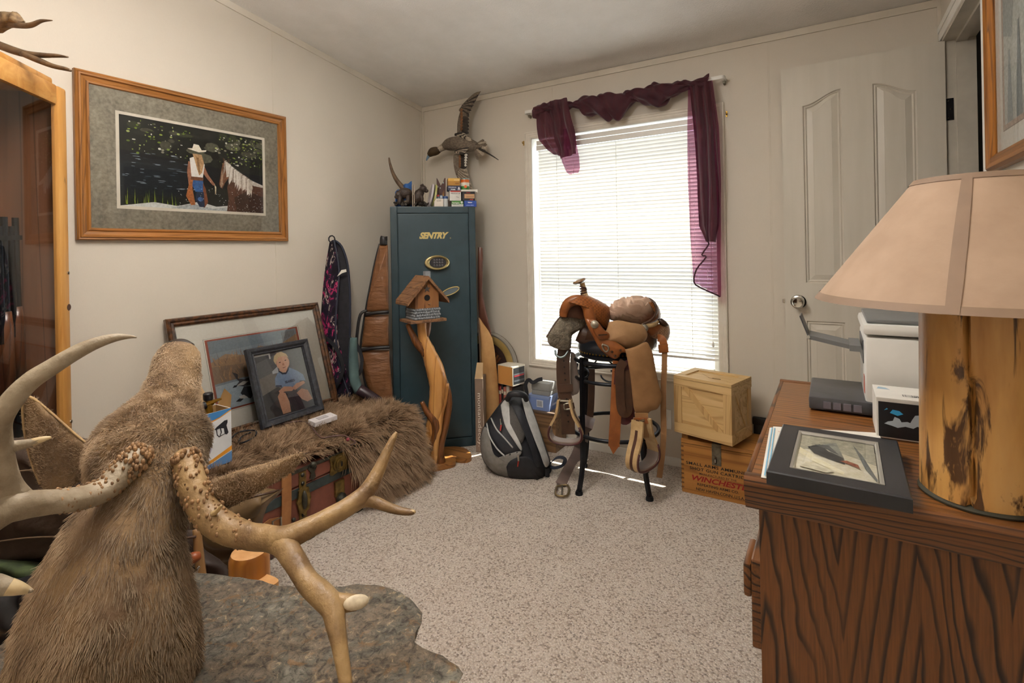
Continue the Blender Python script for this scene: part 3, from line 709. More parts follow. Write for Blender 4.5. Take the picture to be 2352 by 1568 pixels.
part(fp, 'print', pr, printmat('framed_paper', .5, 0, .25)); part(fp, 'glazing', MB().add([po+V((0, 0, .004)), po+U+V((0, 0, .004)), po+U+VV+V((0, 0, .004)), po+VV+V((0, 0, .004))], [(0, 1, 2, 3)]), glass('picture_glass', (1, 1, 1), .8))

# ---- printer
pt = thing('printer', 'white multifunction printer with grey lid and open output arm', 'printer', (.22, 1.56, ZD))
M_pw = mat('printer_white', '#dedcd6', .4, c2='#d6d4ce'); M_pg = mat('printer_grey', '#6d6e6e', .45, c2='#626363'); M_pd = mat('printer_dark', '#3a3b3d', .35, c2='#45464a', ns=30)
x0, x1, y0, y1 = .062, .372, 1.437, 1.690; zt = .981
part(pt, 'body', MB().box((x0, y0, ZD+.012), (x1, y1, zt-.004), b=.012), M_pw, 40)
part(pt, 'scanner_unit', MB().box((x0-.004, y0-.002, zt), (x1, y1, zt+.026), b=.010), M_pw, 40)
part(pt, 'lid', MB().box((x0+.004, y0+.006, zt+.026), (x1-.006, y1-.004, zt+.036), b=.005), M_pg, 40, label='grey scanner lid')
part(pt, 'side_slot', MB().box((x0-.002, y0+.05, zt-.075), (x0+.004, y1-.04, zt-.020), b=.001), M_pd)
part(pt, 'side_badge', MB().box((x0-.001, y0+.025, zt-.14), (x0+.002, y0+.055, zt-.100), b=.0005), mat('orange_label', '#b5533a', .5))
part(pt, 'paper_cassette', MB().box((-.052, 1.428, ZD+.003), (x0+.02, 1.642, ZD+.033), b=.006), M_pd, 40, label='dark grey paper tray sticking out')
tw = MB(); 
for i_ in range(4): tw.box((-.022+.020*i_, 1.426, ZD+.008), (-.006+.020*i_, 1.4285, ZD+.025), b=.001)
part(pt, 'cassette_window', tw, mat('smoky_plastic', '#6b6870', .2))
for xx in (.08, .35):
    for yy in (1.45, 1.67): part(pt, 'foot', MB().lathe([(.01, 0), (.009, .013)], (xx, yy, ZD), 10), M_pd)
arm = [ay(1975, 792, 1.55), ay(1950, 790, 1.55), ay(1858, 768, 1.55)]
part(pt, 'output_arm', MB().strap([arm[0], arm[1]], .12, .014, V((0, 0, 1))).strap([arm[1], arm[2]], .085, .010, V((0, 0, 1))), M_pg, label='grey output tray arm')
part(pt, 'output_flap', MB().strap([arm[2], ay(1839, 722, 1.55)], .075, .003, V((1, 0, .4))), M_pd)
part(pt, 'arm_pivot', MB().tube([arm[2]+V((0, -.045, 0)), arm[2]+V((0, .045, 0))], .004, 8), M_silver)
# ---- toner box with the world map
mb_ = thing('map_box', 'white carton with a black world map face beside the log lamp', 'box', (.14, 1.33, ZD))
x0, x1, y0, y1, z1 = .0725, .235, 1.288, 1.400, .878
part(mb_, 'carton', MB().box((x0, y0, ZD+.001), (x1, y1, z1), b=.0015), mat('white_carton', '#e4e1da', .55))
mp = MB(); o = V((x0+.004, y0-.0004, ZD+.004)); U = V((x1-x0-.006, 0, 0)); VV = V((0, 0, z1-ZD-.012))
wm = [('#17171b', [(0, 0), (1, 0), (1, 1), (0, 1)]), ('#a9b6c1', [(.06, .38), (.10, .45), (.15, .48), (.17, .60), (.22, .56), (.24, .47), (.30, .50), (.33, .48), (.35, .58), (.38, .70), (.42, .72), (.44, .62), (.48, .55), (.49, .45), (.44, .38), (.40, .40), (.36, .33), (.28, .36), (.20, .30), (.14, .34)]),
      ('#a9b6c1', [(.52, .30), (.54, .18), (.60, .16), (.66, .22), (.62, .32), (.56, .34)]), ('#a9b6c1', [(.56, .60), (.62, .74), (.70, .72), (.72, .58), (.66, .52), (.60, .52)]), ('#3b9fd6', [(.12, .70), (.15, .80), (.22, .78), (.26, .70), (.20, .64)]), ('#3b9fd6', [(.06, .76), (.09, .83), (.10, .80)]),
      ('#3b9fd6', [(.62, .38), (.70, .44), (.76, .40), (.74, .28), (.68, .26)]), ('#a9b6c1', [(.78, .5), (.86, .6), (.94, .5), (.9, .36), (.82, .38)]), ('#a9b6c1', [(.80, .3), (.84, .34), (.86, .22), (.82, .16)])]
shapes(mp, o, U, VV, wm, .0001, .0002)
ot = V((x0+.002, y0+.004, z1)); 
put_text(mp, '034A', ot+V((.09, .030, 0)), V((-1, 0, 0)), V((0, -1, 0)), .030, .016, col=hexc('#2a2a2c'))
bar = 0
while bar < .030: 
    ww = rnd.choice((.0007, .0014)); mp.add([ot+V((.045+bar, .02, .0003)), ot+V((.045+bar+ww, .02, .0003)), ot+V((.045+bar+ww, .038, .0003)), ot+V((.045+bar, .038, .0003))], [(0, 1, 2, 3)], hexc('#444448')); bar += ww+.0012
for k_ in range(6): mp.add([ot+V((.085+.0001, .046+.007*k_, .0003)), ot+V((.118-.004*(k_ % 3), .046+.007*k_, .0003)), ot+V((.118-.004*(k_ % 3), .0485+.007*k_, .0003)), ot+V((.085, .0485+.007*k_, .0003))], [(0, 1, 2, 3)], hexc('#6c6c70'))
mp.add([ot+V((.004, .07, .0003)), ot+V((.028, .07, .0003)), ot+V((.020, .085, .0003)), ot+V((.008, .09, .0003))], [(0, 1, 2, 3)], hexc('#8ea9bd'))
part(mb_, 'print', mp, printmat())

# ---- log lamp
lc = V((.190, 1.063, ZD)); lr = .0735
lp_ = thing('log_lamp', 'table lamp made from a peeled log with a tan paper shade', 'lamp', tuple(lc))
def logmat():
    t = NT('peeled_log'); t.set(.4, 0, .4, Coat_Weight=.2, Coat_Roughness=.25)
    co = t.coord((9, 9, 1.6)); f = t.noise(co, 1.0, 5, .6, .5); g = t.noise(t.coord((26, 26, 5.5)), 1.0, 5, .62, .9); h_ = t.noise(t.coord((70, 70, 3)), 1.0, 2)
    col = t.ramp(f, [(.28, hexc('#7d4f26')), (.42, hexc('#b98648')), (.55, hexc('#cf9f5c')), (.8, hexc('#dab475'))])
    dk = t.ramp(g, [(.385, (1, 1, 1)), (.45, (0, 0, 0))])
    t.base(t.mix(t.math('MULTIPLY', h_, .25), t.mix(dk, col, hexc('#3b2313')), hexc('#9a6a35'))); t.bump(f, .25, .004); return t.m
M_log = logmat()
crk = math.radians(-108)
def logf(u, v):
    g = 2*math.pi*u; z = .007+v*.335
    d = (g-(crk+.05*math.sin(v*5)+.03*math.sin(v*17))+math.pi) % (2*math.pi)-math.pi
    r_ = lr*(1+.012*math.sin(3*g+1)+.010*math.sin(5*g+v*2)-.03*v)-.014*math.exp(-(d/.035)**2)
    return lc+V((r_*math.cos(g), r_*math.sin(g), z))
lm = MB().grid(logf, 96, 24, True)
part(lp_, 'log', lm, M_log, 60, label='peeled pine log with a long crack')
part(lp_, 'base_ring', MB().lathe([(lr+.002, .0), (lr+.003, .003), (lr-.002, .008)], lc, 48), mat('felt_green', '#3d3a2c', .8), True)
shz0, shz1 = 1.098, 1.290
M_shade = mat('lamp_paper', '#a48b76', .85, c2='#99806b', ns=14, bump=(120, .15, .002)); M_shade_t = mat('lamp_trim', '#836b57', .7)
sr0, sr1 = .219, .078; scx = lc+V((.004, .004, 0))
sh = MB(); n_ = 64
prof = [(sr0, shz0), (sr1, shz1), (sr1-.0015, shz1), (sr0-.0015, shz0)]
vs = [V((scx.x+r_*math.cos(2*math.pi*k_/n_), scx.y+r_*math.sin(2*math.pi*k_/n_), z)) for r_, z in prof for k_ in range(n_)]
sh.add(vs, [(i*n_+k_, i*n_+(k_+1) % n_, ((i+1) % 4)*n_+(k_+1) % n_, ((i+1) % 4)*n_+k_) for i in range(4) for k_ in range(n_)])
shd = part(lp_, 'shade', sh, M_shade, True, label='tan paper lamp shade')
for (z, r_) in ((shz0, sr0), (shz1, sr1)):
    sl = (sr1-sr0)/(shz1-shz0); w_ = .010 if z == shz0 else -.008
    part(shd, 'trim_band', MB().add([V((scx.x+(r_+sl*q+.0012)*math.cos(2*math.pi*k_/n_), scx.y+(r_+sl*q+.0012)*math.sin(2*math.pi*k_/n_), z+q)) for q in (-w_*.06, w_) for k_ in range(n_)], [(k_, (k_+1) % n_, n_+(k_+1) % n_, n_+k_) for k_ in range(n_)]), M_shade_t, True)
def on_shade(g, t, lift=.0012):
    r_ = lerp(sr0, sr1, t)+lift; return V((scx.x+r_*math.cos(g), scx.y+r_*math.sin(g), lerp(shz0, shz1, t)))
gs = math.radians(-107)
part(shd, 'seam_tape', MB().grid(lambda u, v: on_shade(gs+lerp(-.034, .034, u)*lerp(1, 2.2, v), v, .0016), 4, 12), M_shade_t, True)
tr_ = MB()
for k_ in range(9):
    t0 = .02+.065*k_; wv_ = .24*(1-k_/10); g0 = math.radians(-61)
    pts_ = [on_shade(g0-wv_/2+.03*math.sin(k_*3), t0, .0018), on_shade(g0+wv_/2, t0+.01, .0018), on_shade(g0+wv_*.3, t0+.05, .0018), on_shade(g0+wv_*.2, t0+.085, .0018), on_shade(g0-wv_*.2, t0+.085, .0018), on_shade(g0-wv_*.35, t0+.045, .0018)]
    tr_.poly(pts_)
part(shd, 'tree_motif', tr_, M_shade_t, label='darker ragged tree silhouette')
part(lp_, 'finial_stem', MB().tube([lc+V((0, 0, .33)), lc+V((0, 0, .47))], .004, 8), M_brass)
cdp = [lc+V((lr*math.cos(-1.05), lr*math.sin(-1.05), .02)), lc+V((.06, -.083, .008)), lc+V((.11, -.060, .006)), lc+V((.17, -.05, .006))]
part(lp_, 'cord', MB().tube(smooth([tuple(p) for p in cdp], 5), .0025, 6), mat('brown_cord', '#4a3524', .5), True)
# ---- picture on the right wall
pf = thing('wall_picture', 'oak framed winter print hanging on the wall beside the doorway', 'picture', (XR, 1.6, 1.30))
zb_ = ax(2296, 392, XR).z; yr = ax(2291, 385, XR).y; fw_, fh_ = .72, .60
M_oakf = wood('oak_frame', '#8d5a25', '#6f431a', 1, 3, .4, '#4a2a10'); M_oakf2 = wood('oak_frame_upright', '#a2661f', '#7d4a16', 2, 3, .4, '#4a2a10')
o = V((XR-.002, yr, zb_)); u_ = V((0, -1, 0)); v_ = V((0, 0, 1))
frame_rails(pf, o, u_, v_, fw_, fh_, [(0, 0), (0, .018), (.008, .026), (.022, .020), (.034, .022), (.045, .012), (.045, 0)], None, mats=[M_oakf, M_oakf2, M_oakf, M_oakf2])
pr = MB(); o2 = o+u_*.045+v_*.045+V((-.006, 0, 0)); a_, b_ = fw_-.09, fh_-.09
shapes(pr, o2, u_*a_, v_*b_, [('#e7e3da', [(0, 0), (1, 0), (1, 1), (0, 1)]), ('#8c7f72', [(.10, .10), (.9, .10), (.9, .9), (.10, .9)]), ('#b9a392', [(.105, .105), (.895, .105), (.895, .895), (.105, .895)]), ('#bfc2bb', [(.13, .13), (.87, .13), (.87, .87), (.13, .87)]),
  ('#8d9698', [(.17, .13), (.20, .5), (.22, .5), (.25, .13)]), ('#9fa5a2', [(.13, .6), (.25, .55), (.3, .87), (.13, .87)]), ('#7c8688', [(.30, .13), (.33, .6), (.35, .6), (.38, .13)]), ('#a8998c', [(.5, .13), (.56, .4), (.7, .44), (.78, .13)])])
part(pf, 'print', pr, printmat('framed_paper')); part(pf, 'glazing', MB().add([o2+V((-.003, 0, 0)), o2+u_*a_+V((-.003, 0, 0)), o2+u_*a_+v_*b_+V((-.003, 0, 0)), o2+v_*b_+V((-.003, 0, 0))], [(0, 1, 2, 3)]), glass('picture_glass'))

# ================================================================ CRATES BY THE WINDOW
M_pine = wood('pale_pine', '#d8b884', '#c8a46c', 0, 1.2, .5, '#a8824c'); M_pinev = wood('pale_pine_upright', '#d3b17c', '#c09a62', 2, 1.2, .5, '#a07a46')
M_amber = wood('amber_pine', '#b07a3c', '#9c6830', 0, 1.0, .45, '#7a4c20'); M_amberx = wood('amber_pine_side', '#a8743a', '#94622c', 1, 1.0, .45, '#744820')
wx0, wx1, wy0, wy1 = -.640, -.270, 2.582, 2.822
ab = thing('ammunition_box', 'amber wooden ammunition box with black and red lettering on the carpet', 'box', ((wx0+wx1)/2, (wy0+wy1)/2, 0))
b = MB().box((wx0, wy0, .006), (wx1, wy1, .236), b=.002); part(ab, 'body', b, M_amber)
part(ab, 'base_board', MB().box((wx0+.002, wy0-.001, 0), (wx1-.002, wy1, .022), b=.002), M_amber)
part(ab, 'lid', MB().box((wx0, wy0, .239), (wx1, wy1, .258), b=.002), M_amber)
for xa_ in (wx0+.002, wx1-.032): part(ab, 'lid_batten', MB().box((xa_, wy0+.012, .258), (xa_+.030, wy1-.012, .284), b=.002), M_amberx)
fj = MB()
for k_ in range(10): fj.box((wx0-.0008, wy0-.0008, .020+.022*k_), (wx0+.012, wy0+.0005, .028+.022*k_))
part(ab, 'finger_joints', fj, mat('end_grain', '#6f4720', .6))
hs = part(ab, 'hasp', MB().box((-.497, wy0-.004, .158), (-.455, wy0, .246), b=.003).box((-.497, wy0-.003, .240), (-.455, wy0+.02, .2605), b=.001), mat('aged_steel', '#77705f', .45, .7, c2='#5d574a', ns=60))
part(hs, 'staple', MB().tube([(-.480, wy0-.004, .168), (-.480, wy0-.012, .176), (-.480, wy0-.012, .190), (-.480, wy0-.004, .198)], .003, 6), M_chrome)
part(hs, 'slot', MB().box((-.4835, wy0-.0046, .166), (-.4765, wy0-.0040, .200)), mat('dark_slot', '#171310', .8))
tx = MB(); red = hexc('#8e1f1c'); blk = hexc('#1c1714'); U = V((1, 0, 0)); VV = V((0, 0, 1)); fy = wy0-.0001
def line(s, x, z, width, size, col, **kw): put_text(tx, s, V((x, fy, z)), U, VV, width, size, .0008, col, **kw)
line('SMALL ARMS AMMUNITION', -.617, .140, .325, .019, blk, offset=.02, space=1.1); line('SHOT GUN CARTRIDGES', -.600, .118, .290, .019, blk, offset=.02, space=1.1); line('MANUFACTURED BY THE', -.555, .100, .165, .013, blk, offset=.005)
line('WINCHESTER', -.590, .068, .270, .034, red, offset=.03, shear=.25); line('REPEATING ARMS CO.', -.566, .046, .185, .017, blk, offset=.015); line('NEW HAVEN,CONN.,U.S.A.', -.572, .022, .215, .019, blk, offset=.015)
part(ab, 'lettering', tx, printmat('ink', .6), label='black and red stencilled lettering')
# black tray standing behind the crates
bt = MB(); q0_ = ay(1704, 968, 2.845); bt.box((-.345, 2.828, .0), (-.262, 2.846, .33), b=.006); bt.box((-.350, 2.824, .30), (-.257, 2.850, .338), b=.008)
solo('black_tray', bt, mat('black_plastic', '#17181a', .4), 'narrow black plastic bin standing behind the wooden boxes', 'bin', sm=40)
cr = thing('slatted_crate', 'pale pine lidded crate with diagonal braces on the ammunition box', 'crate', (-.672, 2.588, .285), (0, 0, math.radians(-15.5)))
cw, cd_, ch = .288, .218, .277
def L(mb, name, m=M_pine, **kw): return part(cr, name, mb, m, world=False, **kw)
L(MB().box((.006, .006, .006), (cw-.006, cd_-.006, ch-.010), b=.001), 'box_panel', M_pine)
for z0_, z1_ in ((0, .050), (ch-.048, ch-.014)):
    L(MB().box((0, 0, z0_), (cw, .007, z1_), b=.001), 'rail'); L(MB().box((0, cd_-.007, z0_), (cw, cd_, z1_), b=.001), 'rail')
    L(MB().box((0, .007, z0_), (.007, cd_-.007, z1_), b=.001), 'rail'); L(MB().box((cw-.007, .007, z0_), (cw, cd_-.007, z1_), b=.001), 'rail')
for xa_ in (0, cw-.040): L(MB().box((xa_, 0, .050), (xa_+.040, .007, ch-.048), b=.001), 'stile', M_pinev)
for ya_ in (.007, cd_-.040): L(MB().box((cw-.007, ya_, .050), (cw, ya_+.033, ch-.048), b=.001), 'stile', M_pinev); L(MB().box((0, ya_, .050), (.007, ya_+.033, ch-.048), b=.001), 'stile', M_pinev)
L(MB().prism([(.040, ch-.048), (.075, ch-.048), (cw-.040, .050), (cw-.075, .050)], (0, .0065, 0), (1, 0, 0), (0, 0, 1), 0, .006), 'brace', M_pinev)
L(MB().prism([(.040, ch-.048), (.065, ch-.048), (cd_-.040, .050), (cd_-.065, .050)], (cw-.0065, 0, 0), (0, 1, 0), (0, 0, 1), 0, .006), 'brace', M_pinev)
ld_ = MB(); zl = ch-.012; ld_.box((.004, .004, zl), (cw-.004, cd_-.004, zl+.006)); L(ld_, 'lid_panel')
for a0, a1 in (((0, 0), (cw, .038)), ((0, cd_-.038), (cw, cd_)), ((0, .038), (.040, cd_-.038)), ((cw-.040, .038), (cw, cd_-.038))): L(MB().box((a0[0], a0[1], zl), (a1[0], a1[1], zl+.013), b=.001), 'lid_rail')
lb = MB(); k0 = V((.075, .145, zl+.006)); lb.tube([k0, k0+V((.07, -.06, .0005))], .0006, 4); lb.tube([k0+V((.06, -.055, .0005))]+[k0+V((.10+.022*math.cos(g/4), -.055+.010*math.sin(g/4), .0006)) for g in range(0, 25)], .0006, 4)
L(lb, 'burnt_mark', mat('burnt_line', '#8a6a48', .8))
# ================================================================ HELPERS FOR SOFT SHAPES
class Puff:
    """Cushion-like solid: an outline at depth t bulging df towards and db away from the viewer."""
    def __init__(s, outline, t, df, db=None, c=None, pw=.5, slope=(0, 0), n=0):
        s.o = [tuple(p) for p in (smooth(list(outline)+[outline[0]], n)[:-1] if n else outline)]; s.t = t; s.df = df; s.db = df if db is None else db; s.pw = pw; s.sl = slope
        s.c = c or (sum(p[0] for p in s.o)/len(s.o), sum(p[1] for p in s.o)/len(s.o))
    def tt(s, x, y): return s.t+s.sl[0]*(x-s.c[0])+s.sl[1]*(y-s.c[1])
    def q(s, x, y):
        """0 at the centre, 1 on the outline."""
        dx, dy = x-s.c[0], y-s.c[1]; L_ = math.hypot(dx, dy)
        if L_ < 1e-6: return 0
        best = 0; m = len(s.o)
        for i in range(m):
            x1, y1 = s.o[i][0]-s.c[0], s.o[i][1]-s.c[1]; x2, y2 = s.o[(i+1) % m][0]-s.c[0], s.o[(i+1) % m][1]-s.c[1]
            ex, ey = x2-x1, y2-y1; den = dx*ey-dy*ex
            if abs(den) < 1e-9: continue
            k = (x1*ey-y1*ex)/den; w_ = (x1*dy-y1*dx)/den
            if k > 0 and -1e-6 <= w_ <= 1+1e-6: best = max(best, k)
        return min(1, 1/best) if best > 0 else 1
    def p(s, x, y, off=0, back=False):
        z = max(0, 1-s.q(x, y)**2)**s.pw
        return at(x, y, s.tt(x, y)+(s.db*z if back else -s.df*z)-off)
    def mb(s, rings=9, rough=0, seed=0, ns=.05, col=None):
        m = len(s.o); vs = []; fs = []; K = rings
        for side in (0, 1):
            for k in range(K+1):
                a = math.sin(math.pi/2*(1-k/K)) if True else 0
                for x, y in s.o:
                    X, Y = s.c[0]+(x-s.c[0])*a, s.c[1]+(y-s.c[1])*a; z = max(0, 1-a*a)**s.pw
                    d = rough*noise.noise(V((X*ns, Y*ns, seed+side*9))) if rough else 0
                    vs.append(at(X, Y, s.tt(X, Y)+(s.db*z if side else -s.df*z)+d))
        for side in (0, 1):
            b = side*(K+1)*m
            for k in range(K):
                for i in range(m):
                    j = (i+1) % m; f = (b+k*m+i, b+k*m+j, b+(k+1)*m+j, b+(k+1)*m+i)
                    fs.append(f if side else f[::-1])
        b2 = (K+1)*m
        return MB().add(vs, fs, col)
    def patch(s, poly, off=.003, rings=5, n=3, th=.004, col=None):
        """Panel lying on the front surface, standing off by `off`."""
        pl = [tuple(p) for p in (smooth(list(poly)+[poly[0]], n)[:-1] if n else poly)]; m = len(pl)
        cx, cy = sum(p[0] for p in pl)/m, sum(p[1] for p in pl)/m; vs = []; fs = []
        for k in range(rings+1):
            a = 1-k/rings
            for x, y in pl: vs.append(s.p(cx+(x-cx)*a, cy+(y-cy)*a, off))
        for x, y in pl: vs.append(s.p(x, y, off-th))
        for k in range(rings):
            for i in range(m):
                j = (i+1) % m; fs.append((k*m+j, k*m+i, (k+1)*m+i, (k+1)*m+j))
        b = (rings+1)*m
        for i in range(m): j = (i+1) % m; fs.append((i, j, b+j, b+i))
        return MB().add(vs, fs, col)
    def path(s, pts, r, off=0, n=4, seg=6, flat=1.0):
        pp = smooth(pts, n); return MB().tube([s.p(x, y, off) for x, y in pp], r, seg, flat=flat)
def pxs(pts, t): return [at(x, y, t) for x, y in pts]
def pt3(pts): return [at(x, y, t) for x, y, t in pts]
def ptube(pts, n=4, seg=8, k=1.0, **kw):
    """Tube through (px, py, depth, radius_px); radius is scaled by depth to metres."""
    pp = smooth(pts, n); return MB().tube([at(a[0], a[1], a[2]) for a in pp], [a[3]*a[2]/F*k for a in pp], seg, **kw)
def slab(poly, t, th, slope=(0, 0), c=None, n=0, col=None):
    """Flat solid from a pixel outline at depth t, thickness th."""
    pl = smooth(list(poly)+[poly[0]], n)[:-1] if n else poly; m = len(pl); c = c or pl[0]
    tf = lambda x, y: t+slope[0]*(x-c[0])+slope[1]*(y-c[1])
    vs = [at(x, y, tf(x, y)) for x, y in pl]+[at(x, y, tf(x, y)+th) for x, y in pl]
    return MB().add(vs, [tuple(range(m-1, -1, -1)), tuple(range(m, 2*m))]+[(i, (i+1) % m, m+(i+1) % m, m+i) for i in range(m)], col)

# ================================================================ SAFE
SA = V((-1.8575, 2.598, 0)); sdv = V((-.7145, -.6996, 0)).normalized(); snv = V((.6996, -.7145, 0)).normalized(); sw, shh, sdp = .508, 1.464, .352
sf = thing('gun_safe', 'tall dark teal steel gun safe standing across the room corner', 'safe', tuple(SA+sdv*sw/2))
M_safe = mat('safe_enamel', '#2b3f47', .38, 0, c2='#243840', ns=12, bump=(220, .06, .001)); M_safed = mat('safe_door_enamel', '#2d424b', .4, 0, c2='#263b44', ns=9, bump=(220, .06, .001))
ZU = V((0, 0, 1))
def sfm(a, z, off=0): return SA+sdv*a+ZU*z+snv*off
sm_ = Matrix.Translation(SA+sdv*sw) @ Matrix(((-sdv.x, -snv.x, 0, 0), (-sdv.y, -snv.y, 0, 0), (0, 0, 1, 0), (0, 0, 0, 1)))   # local: x right, y into safe, z up
def sbx(p0, p1, b=0): return MB().box(p0, p1, None, b, sm_)
body = MB()
body.box((0, .012, 0), (sw, sdp, shh), None, .006, sm_)
bd = .040
for p0, p1 in (((0, 0, 0), (bd, .02, shh)), ((sw-bd, 0, 0), (sw, .02, shh)), ((bd, 0, 0), (sw-bd, .02, .055)), ((bd, 0, shh-bd), (sw-bd, .02, shh))): body.box(p0, p1, None, .004, sm_)
part(sf, 'body', body, M_safe)
part(sf, 'door', sbx((bd+.003, .002, .059), (sw-bd-.003, .020, shh-bd-.003), .004), M_safed)
t_ = MB(); put_text(t_, 'SENTRY', sfm(.341, 1.272, -.0018), -sdv, ZU, .178, .050, .001, hexc('#cdb878'), offset=.055, shear=.35, space=.92)
put_text(t_, '®', sfm(.158, 1.268, -.0018), -sdv, ZU, .008, .012, .001, hexc('#cdb878')); part(sf, 'lettering', t_, printmat('ink'), label='gold SENTRY lettering')
M_gold = mat('pale_gold', '#c9b98a', .25, .75, c2='#b8a878')
kc = V((sw-.2378, 0, 1.125)); kr = Matrix.Rotation(math.pi/2, 4, 'X')
bz = MB(); n_ = 40; prof = [(1.0, 0), (1.0, .016), (.96, .024), (.86, .027), (.70, .022), (.66, .018)]
vs = [sm_ @ V((kc.x+.076*r_*math.cos(2*math.pi*k_/n_)+(.012*(1-r_) if r_ < .9 else 0), -h_, kc.z+.046*r_*math.sin(2*math.pi*k_/n_))) for r_, h_ in prof for k_ in range(n_)]
bz.add(vs, [(i*n_+k_, i*n_+(k_+1) % n_, (i+1)*n_+(k_+1) % n_, (i+1)*n_+k_) for i in range(len(prof)-1) for k_ in range(n_)])
kp_ = part(sf, 'keypad_bezel', bz, M_gold, True, label='oval gold keypad bezel')
kf = MB(); kf.add([sm_ @ V((kc.x+.006+.050*math.cos(2*math.pi*k_/n_), -.0185, kc.z+.032*math.sin(2*math.pi*k_/n_))) for k_ in range(n_)], [tuple(range(n_))]); part(kp_, 'keypad', kf, mat('keypad_black', '#2b2b31', .4))
for r_ in range(3):
    for c_ in range(4): part(kp_, 'key', MB().lathe([(.0058, 0), (.0052, .003), (.003, .004)], (0, 0, 0), 8, sm_ @ Matrix.Translation((kc.x-.018+.016*c_, -.0185, kc.z+.016-.016*r_)) @ kr), mat('key_grey', '#55555c', .35), True)
hl = MB(); hc_ = V((sw-.1598, 0, .952))
hl.tube([sm_ @ V((hc_.x-.055+.010*math.cos(g), -.006, hc_.z-.02+.01*math.sin(g))) for g in (0, 1, 2)], .012, 10)
loop = [sm_ @ V((hc_.x-.005+(.055*math.cos(a_)*math.cos(.35)-.019*math.sin(a_)*math.sin(.35)), -.036, hc_.z+(.055*math.cos(a_)*math.sin(.35)+.019*math.sin(a_)*math.cos(.35)))) for a_ in [2*math.pi*k_/28 for k_ in range(28)]]
hl.tube(loop, .0045, 6, closed=True); hl.tube([sm_ @ V((hc_.x-.055, 0, hc_.z-.02)), sm_ @ V((hc_.x-.055, -.036, hc_.z-.02))], .010, 10)
hh = part(sf, 'handle', hl, M_gold, True); part(hh, 'grip_inlay', MB().poly(loop[::-1]), mat('handle_inlay', '#66737a', .4))

# ---- things on top of the safe
ST = shh
def s_at(px, off):
    """Local x on the safe of a pixel column at depth `off` behind the front."""
    o = SA-snv*off; p = on(px, 450, o, snv); return (SA+sdv*sw-p).dot(sdv)
def s_z(px, py, off): return on(px, py, SA-snv*off, snv).z
def carton(name, label, px0, px1, py0, py1, off, dp, base, prints=(), z0=None, cat='box', group=None, texts=()):
    x0, x1 = s_at(px0, off), s_at(px1, off); zb = ST if z0 is None else z0; z1 = s_z(px0, py0, off)
    if z0 is not None: pass
    r_ = thing(name, label, cat, tuple(sm_ @ V(((x0+x1)/2, off+dp/2, zb))), (0, 0, math.atan2(-sdv.y, -sdv.x)), group)
    part(r_, 'carton', MB().box((x0, off, zb+.0005), (x1, off+dp, z1), None, .001, sm_), mat('card_'+name+base, base, .5))
    o = sm_ @ V((x0, off, zb)); U_ = -sdv*(x1-x0); V_ = ZU*(z1-zb); m = MB()
    if prints: shapes(m, o, U_, V_, prints, .0002, .0004)
    for (s_, tx_, ty_, tw_, th_, col_) in texts: put_text(m, s_, o+U_*tx_+V_*ty_, -sdv, ZU, (x1-x0)*tw_, (z1-zb)*th_, .0016, hexc(col_), offset=.03)
    if m.v: part(r_, 'print', m, printmat())
    return z1
R01 = [(0, 0), (1, 0), (1, 1), (0, 1)]
def rect(x0, y0, x1, y1): return [(x0, y0), (x1, y0), (x1, y1), (x0, y1)]
za_ = carton('cartridge_box', 'green and white cartridge box at the bottom of the stack', 1037, 1064, 461, 473, .03, .07, '#e6e6e0', [('#4f8a3c', rect(0, .45, 1, 1)), ('#e9e9e4', ell(.86, .75, .10, .2)), ('#3a6e2e', rect(.1, .42, .6, .55))], texts=[('Remington', .06, .55, .6, .35, '#f4f4ef')])
zb1 = carton('cartridge_box', 'white cartridge box with a red band in the middle of the stack', 1033, 1059, 437.5, 461, .03, .07, '#eceae4', [('#b23b34', rect(.06, .86, .96, .99)), ('#8d8d8d', [(.55, .38), (.8, .30), (.82, .34), (.58, .42)])], za_, texts=[('WILDCAT 22', .08, .68, .82, .14, '#3a3a3a')])
zb2 = carton('cartridge_box', 'navy cartridge box with a white arch mark below the gold one', 1029, 1059, 426, 438, .03, .07, '#2d3352', [('#e8e8ee', [(.76, .1), (.78, .55), (.84, .8), (.90, .55), (.95, .1), (.89, .1), (.85, .45), (.82, .1)])], zb1, texts=[('FEDERAL', .06, .55, .6, .3, '#c9cde0'), ('PRIME', .22, .12, .35, .3, '#ffffff')])
carton('cartridge_box', 'gold cartridge box on top of the stack', 1030, 1057, 409, 426, .03, .07, '#b9832c', [('#d8ab52', rect(0, .62, 1, 1)), ('#8a5c1c', rect(.6, .2, .9, .4))], zb2, texts=[('ACCUTIP', .5, .7, .45, .16, '#f3e6c0')])
zc1 = carton('cartridge_box', 'bright blue cartridge box under the black and tan one', 1066, 1094, 460.5, 473, .015, .07, '#2d53ac', [('#2446a0', rect(0, 0, 1, .5))], texts=[('blazer', .3, .62, .36, .26, '#ffffff'), ('LONG RIFLE', .16, .14, .6, .26, '#9db4ea')])
zc2 = carton('cartridge_box', 'black and tan cartridge box with red lettering', 1062, 1091, 440, 460.5, .02, .07, '#26262b', [('#c39a72', rect(.16, .26, .96, .74)), ('#7b5c44', rect(.3, .4, .9, .45))], zc1, texts=[('HORNADY', .3, .84, .34, .12, '#d8453c'), ('.45', .5, .06, .36, .16, '#d8453c')])
pg = thing('paper_pad', 'thin white paper pad lying on the black and tan box', 'paper', tuple(sm_ @ V((s_at(1078, .03), .05, zc2))))
part(pg, 'pad', MB().box((s_at(1059, .02), .012, zc2+.001), (s_at(1096, .02), .10, zc2+.012), None, .001, sm_), M_paper)
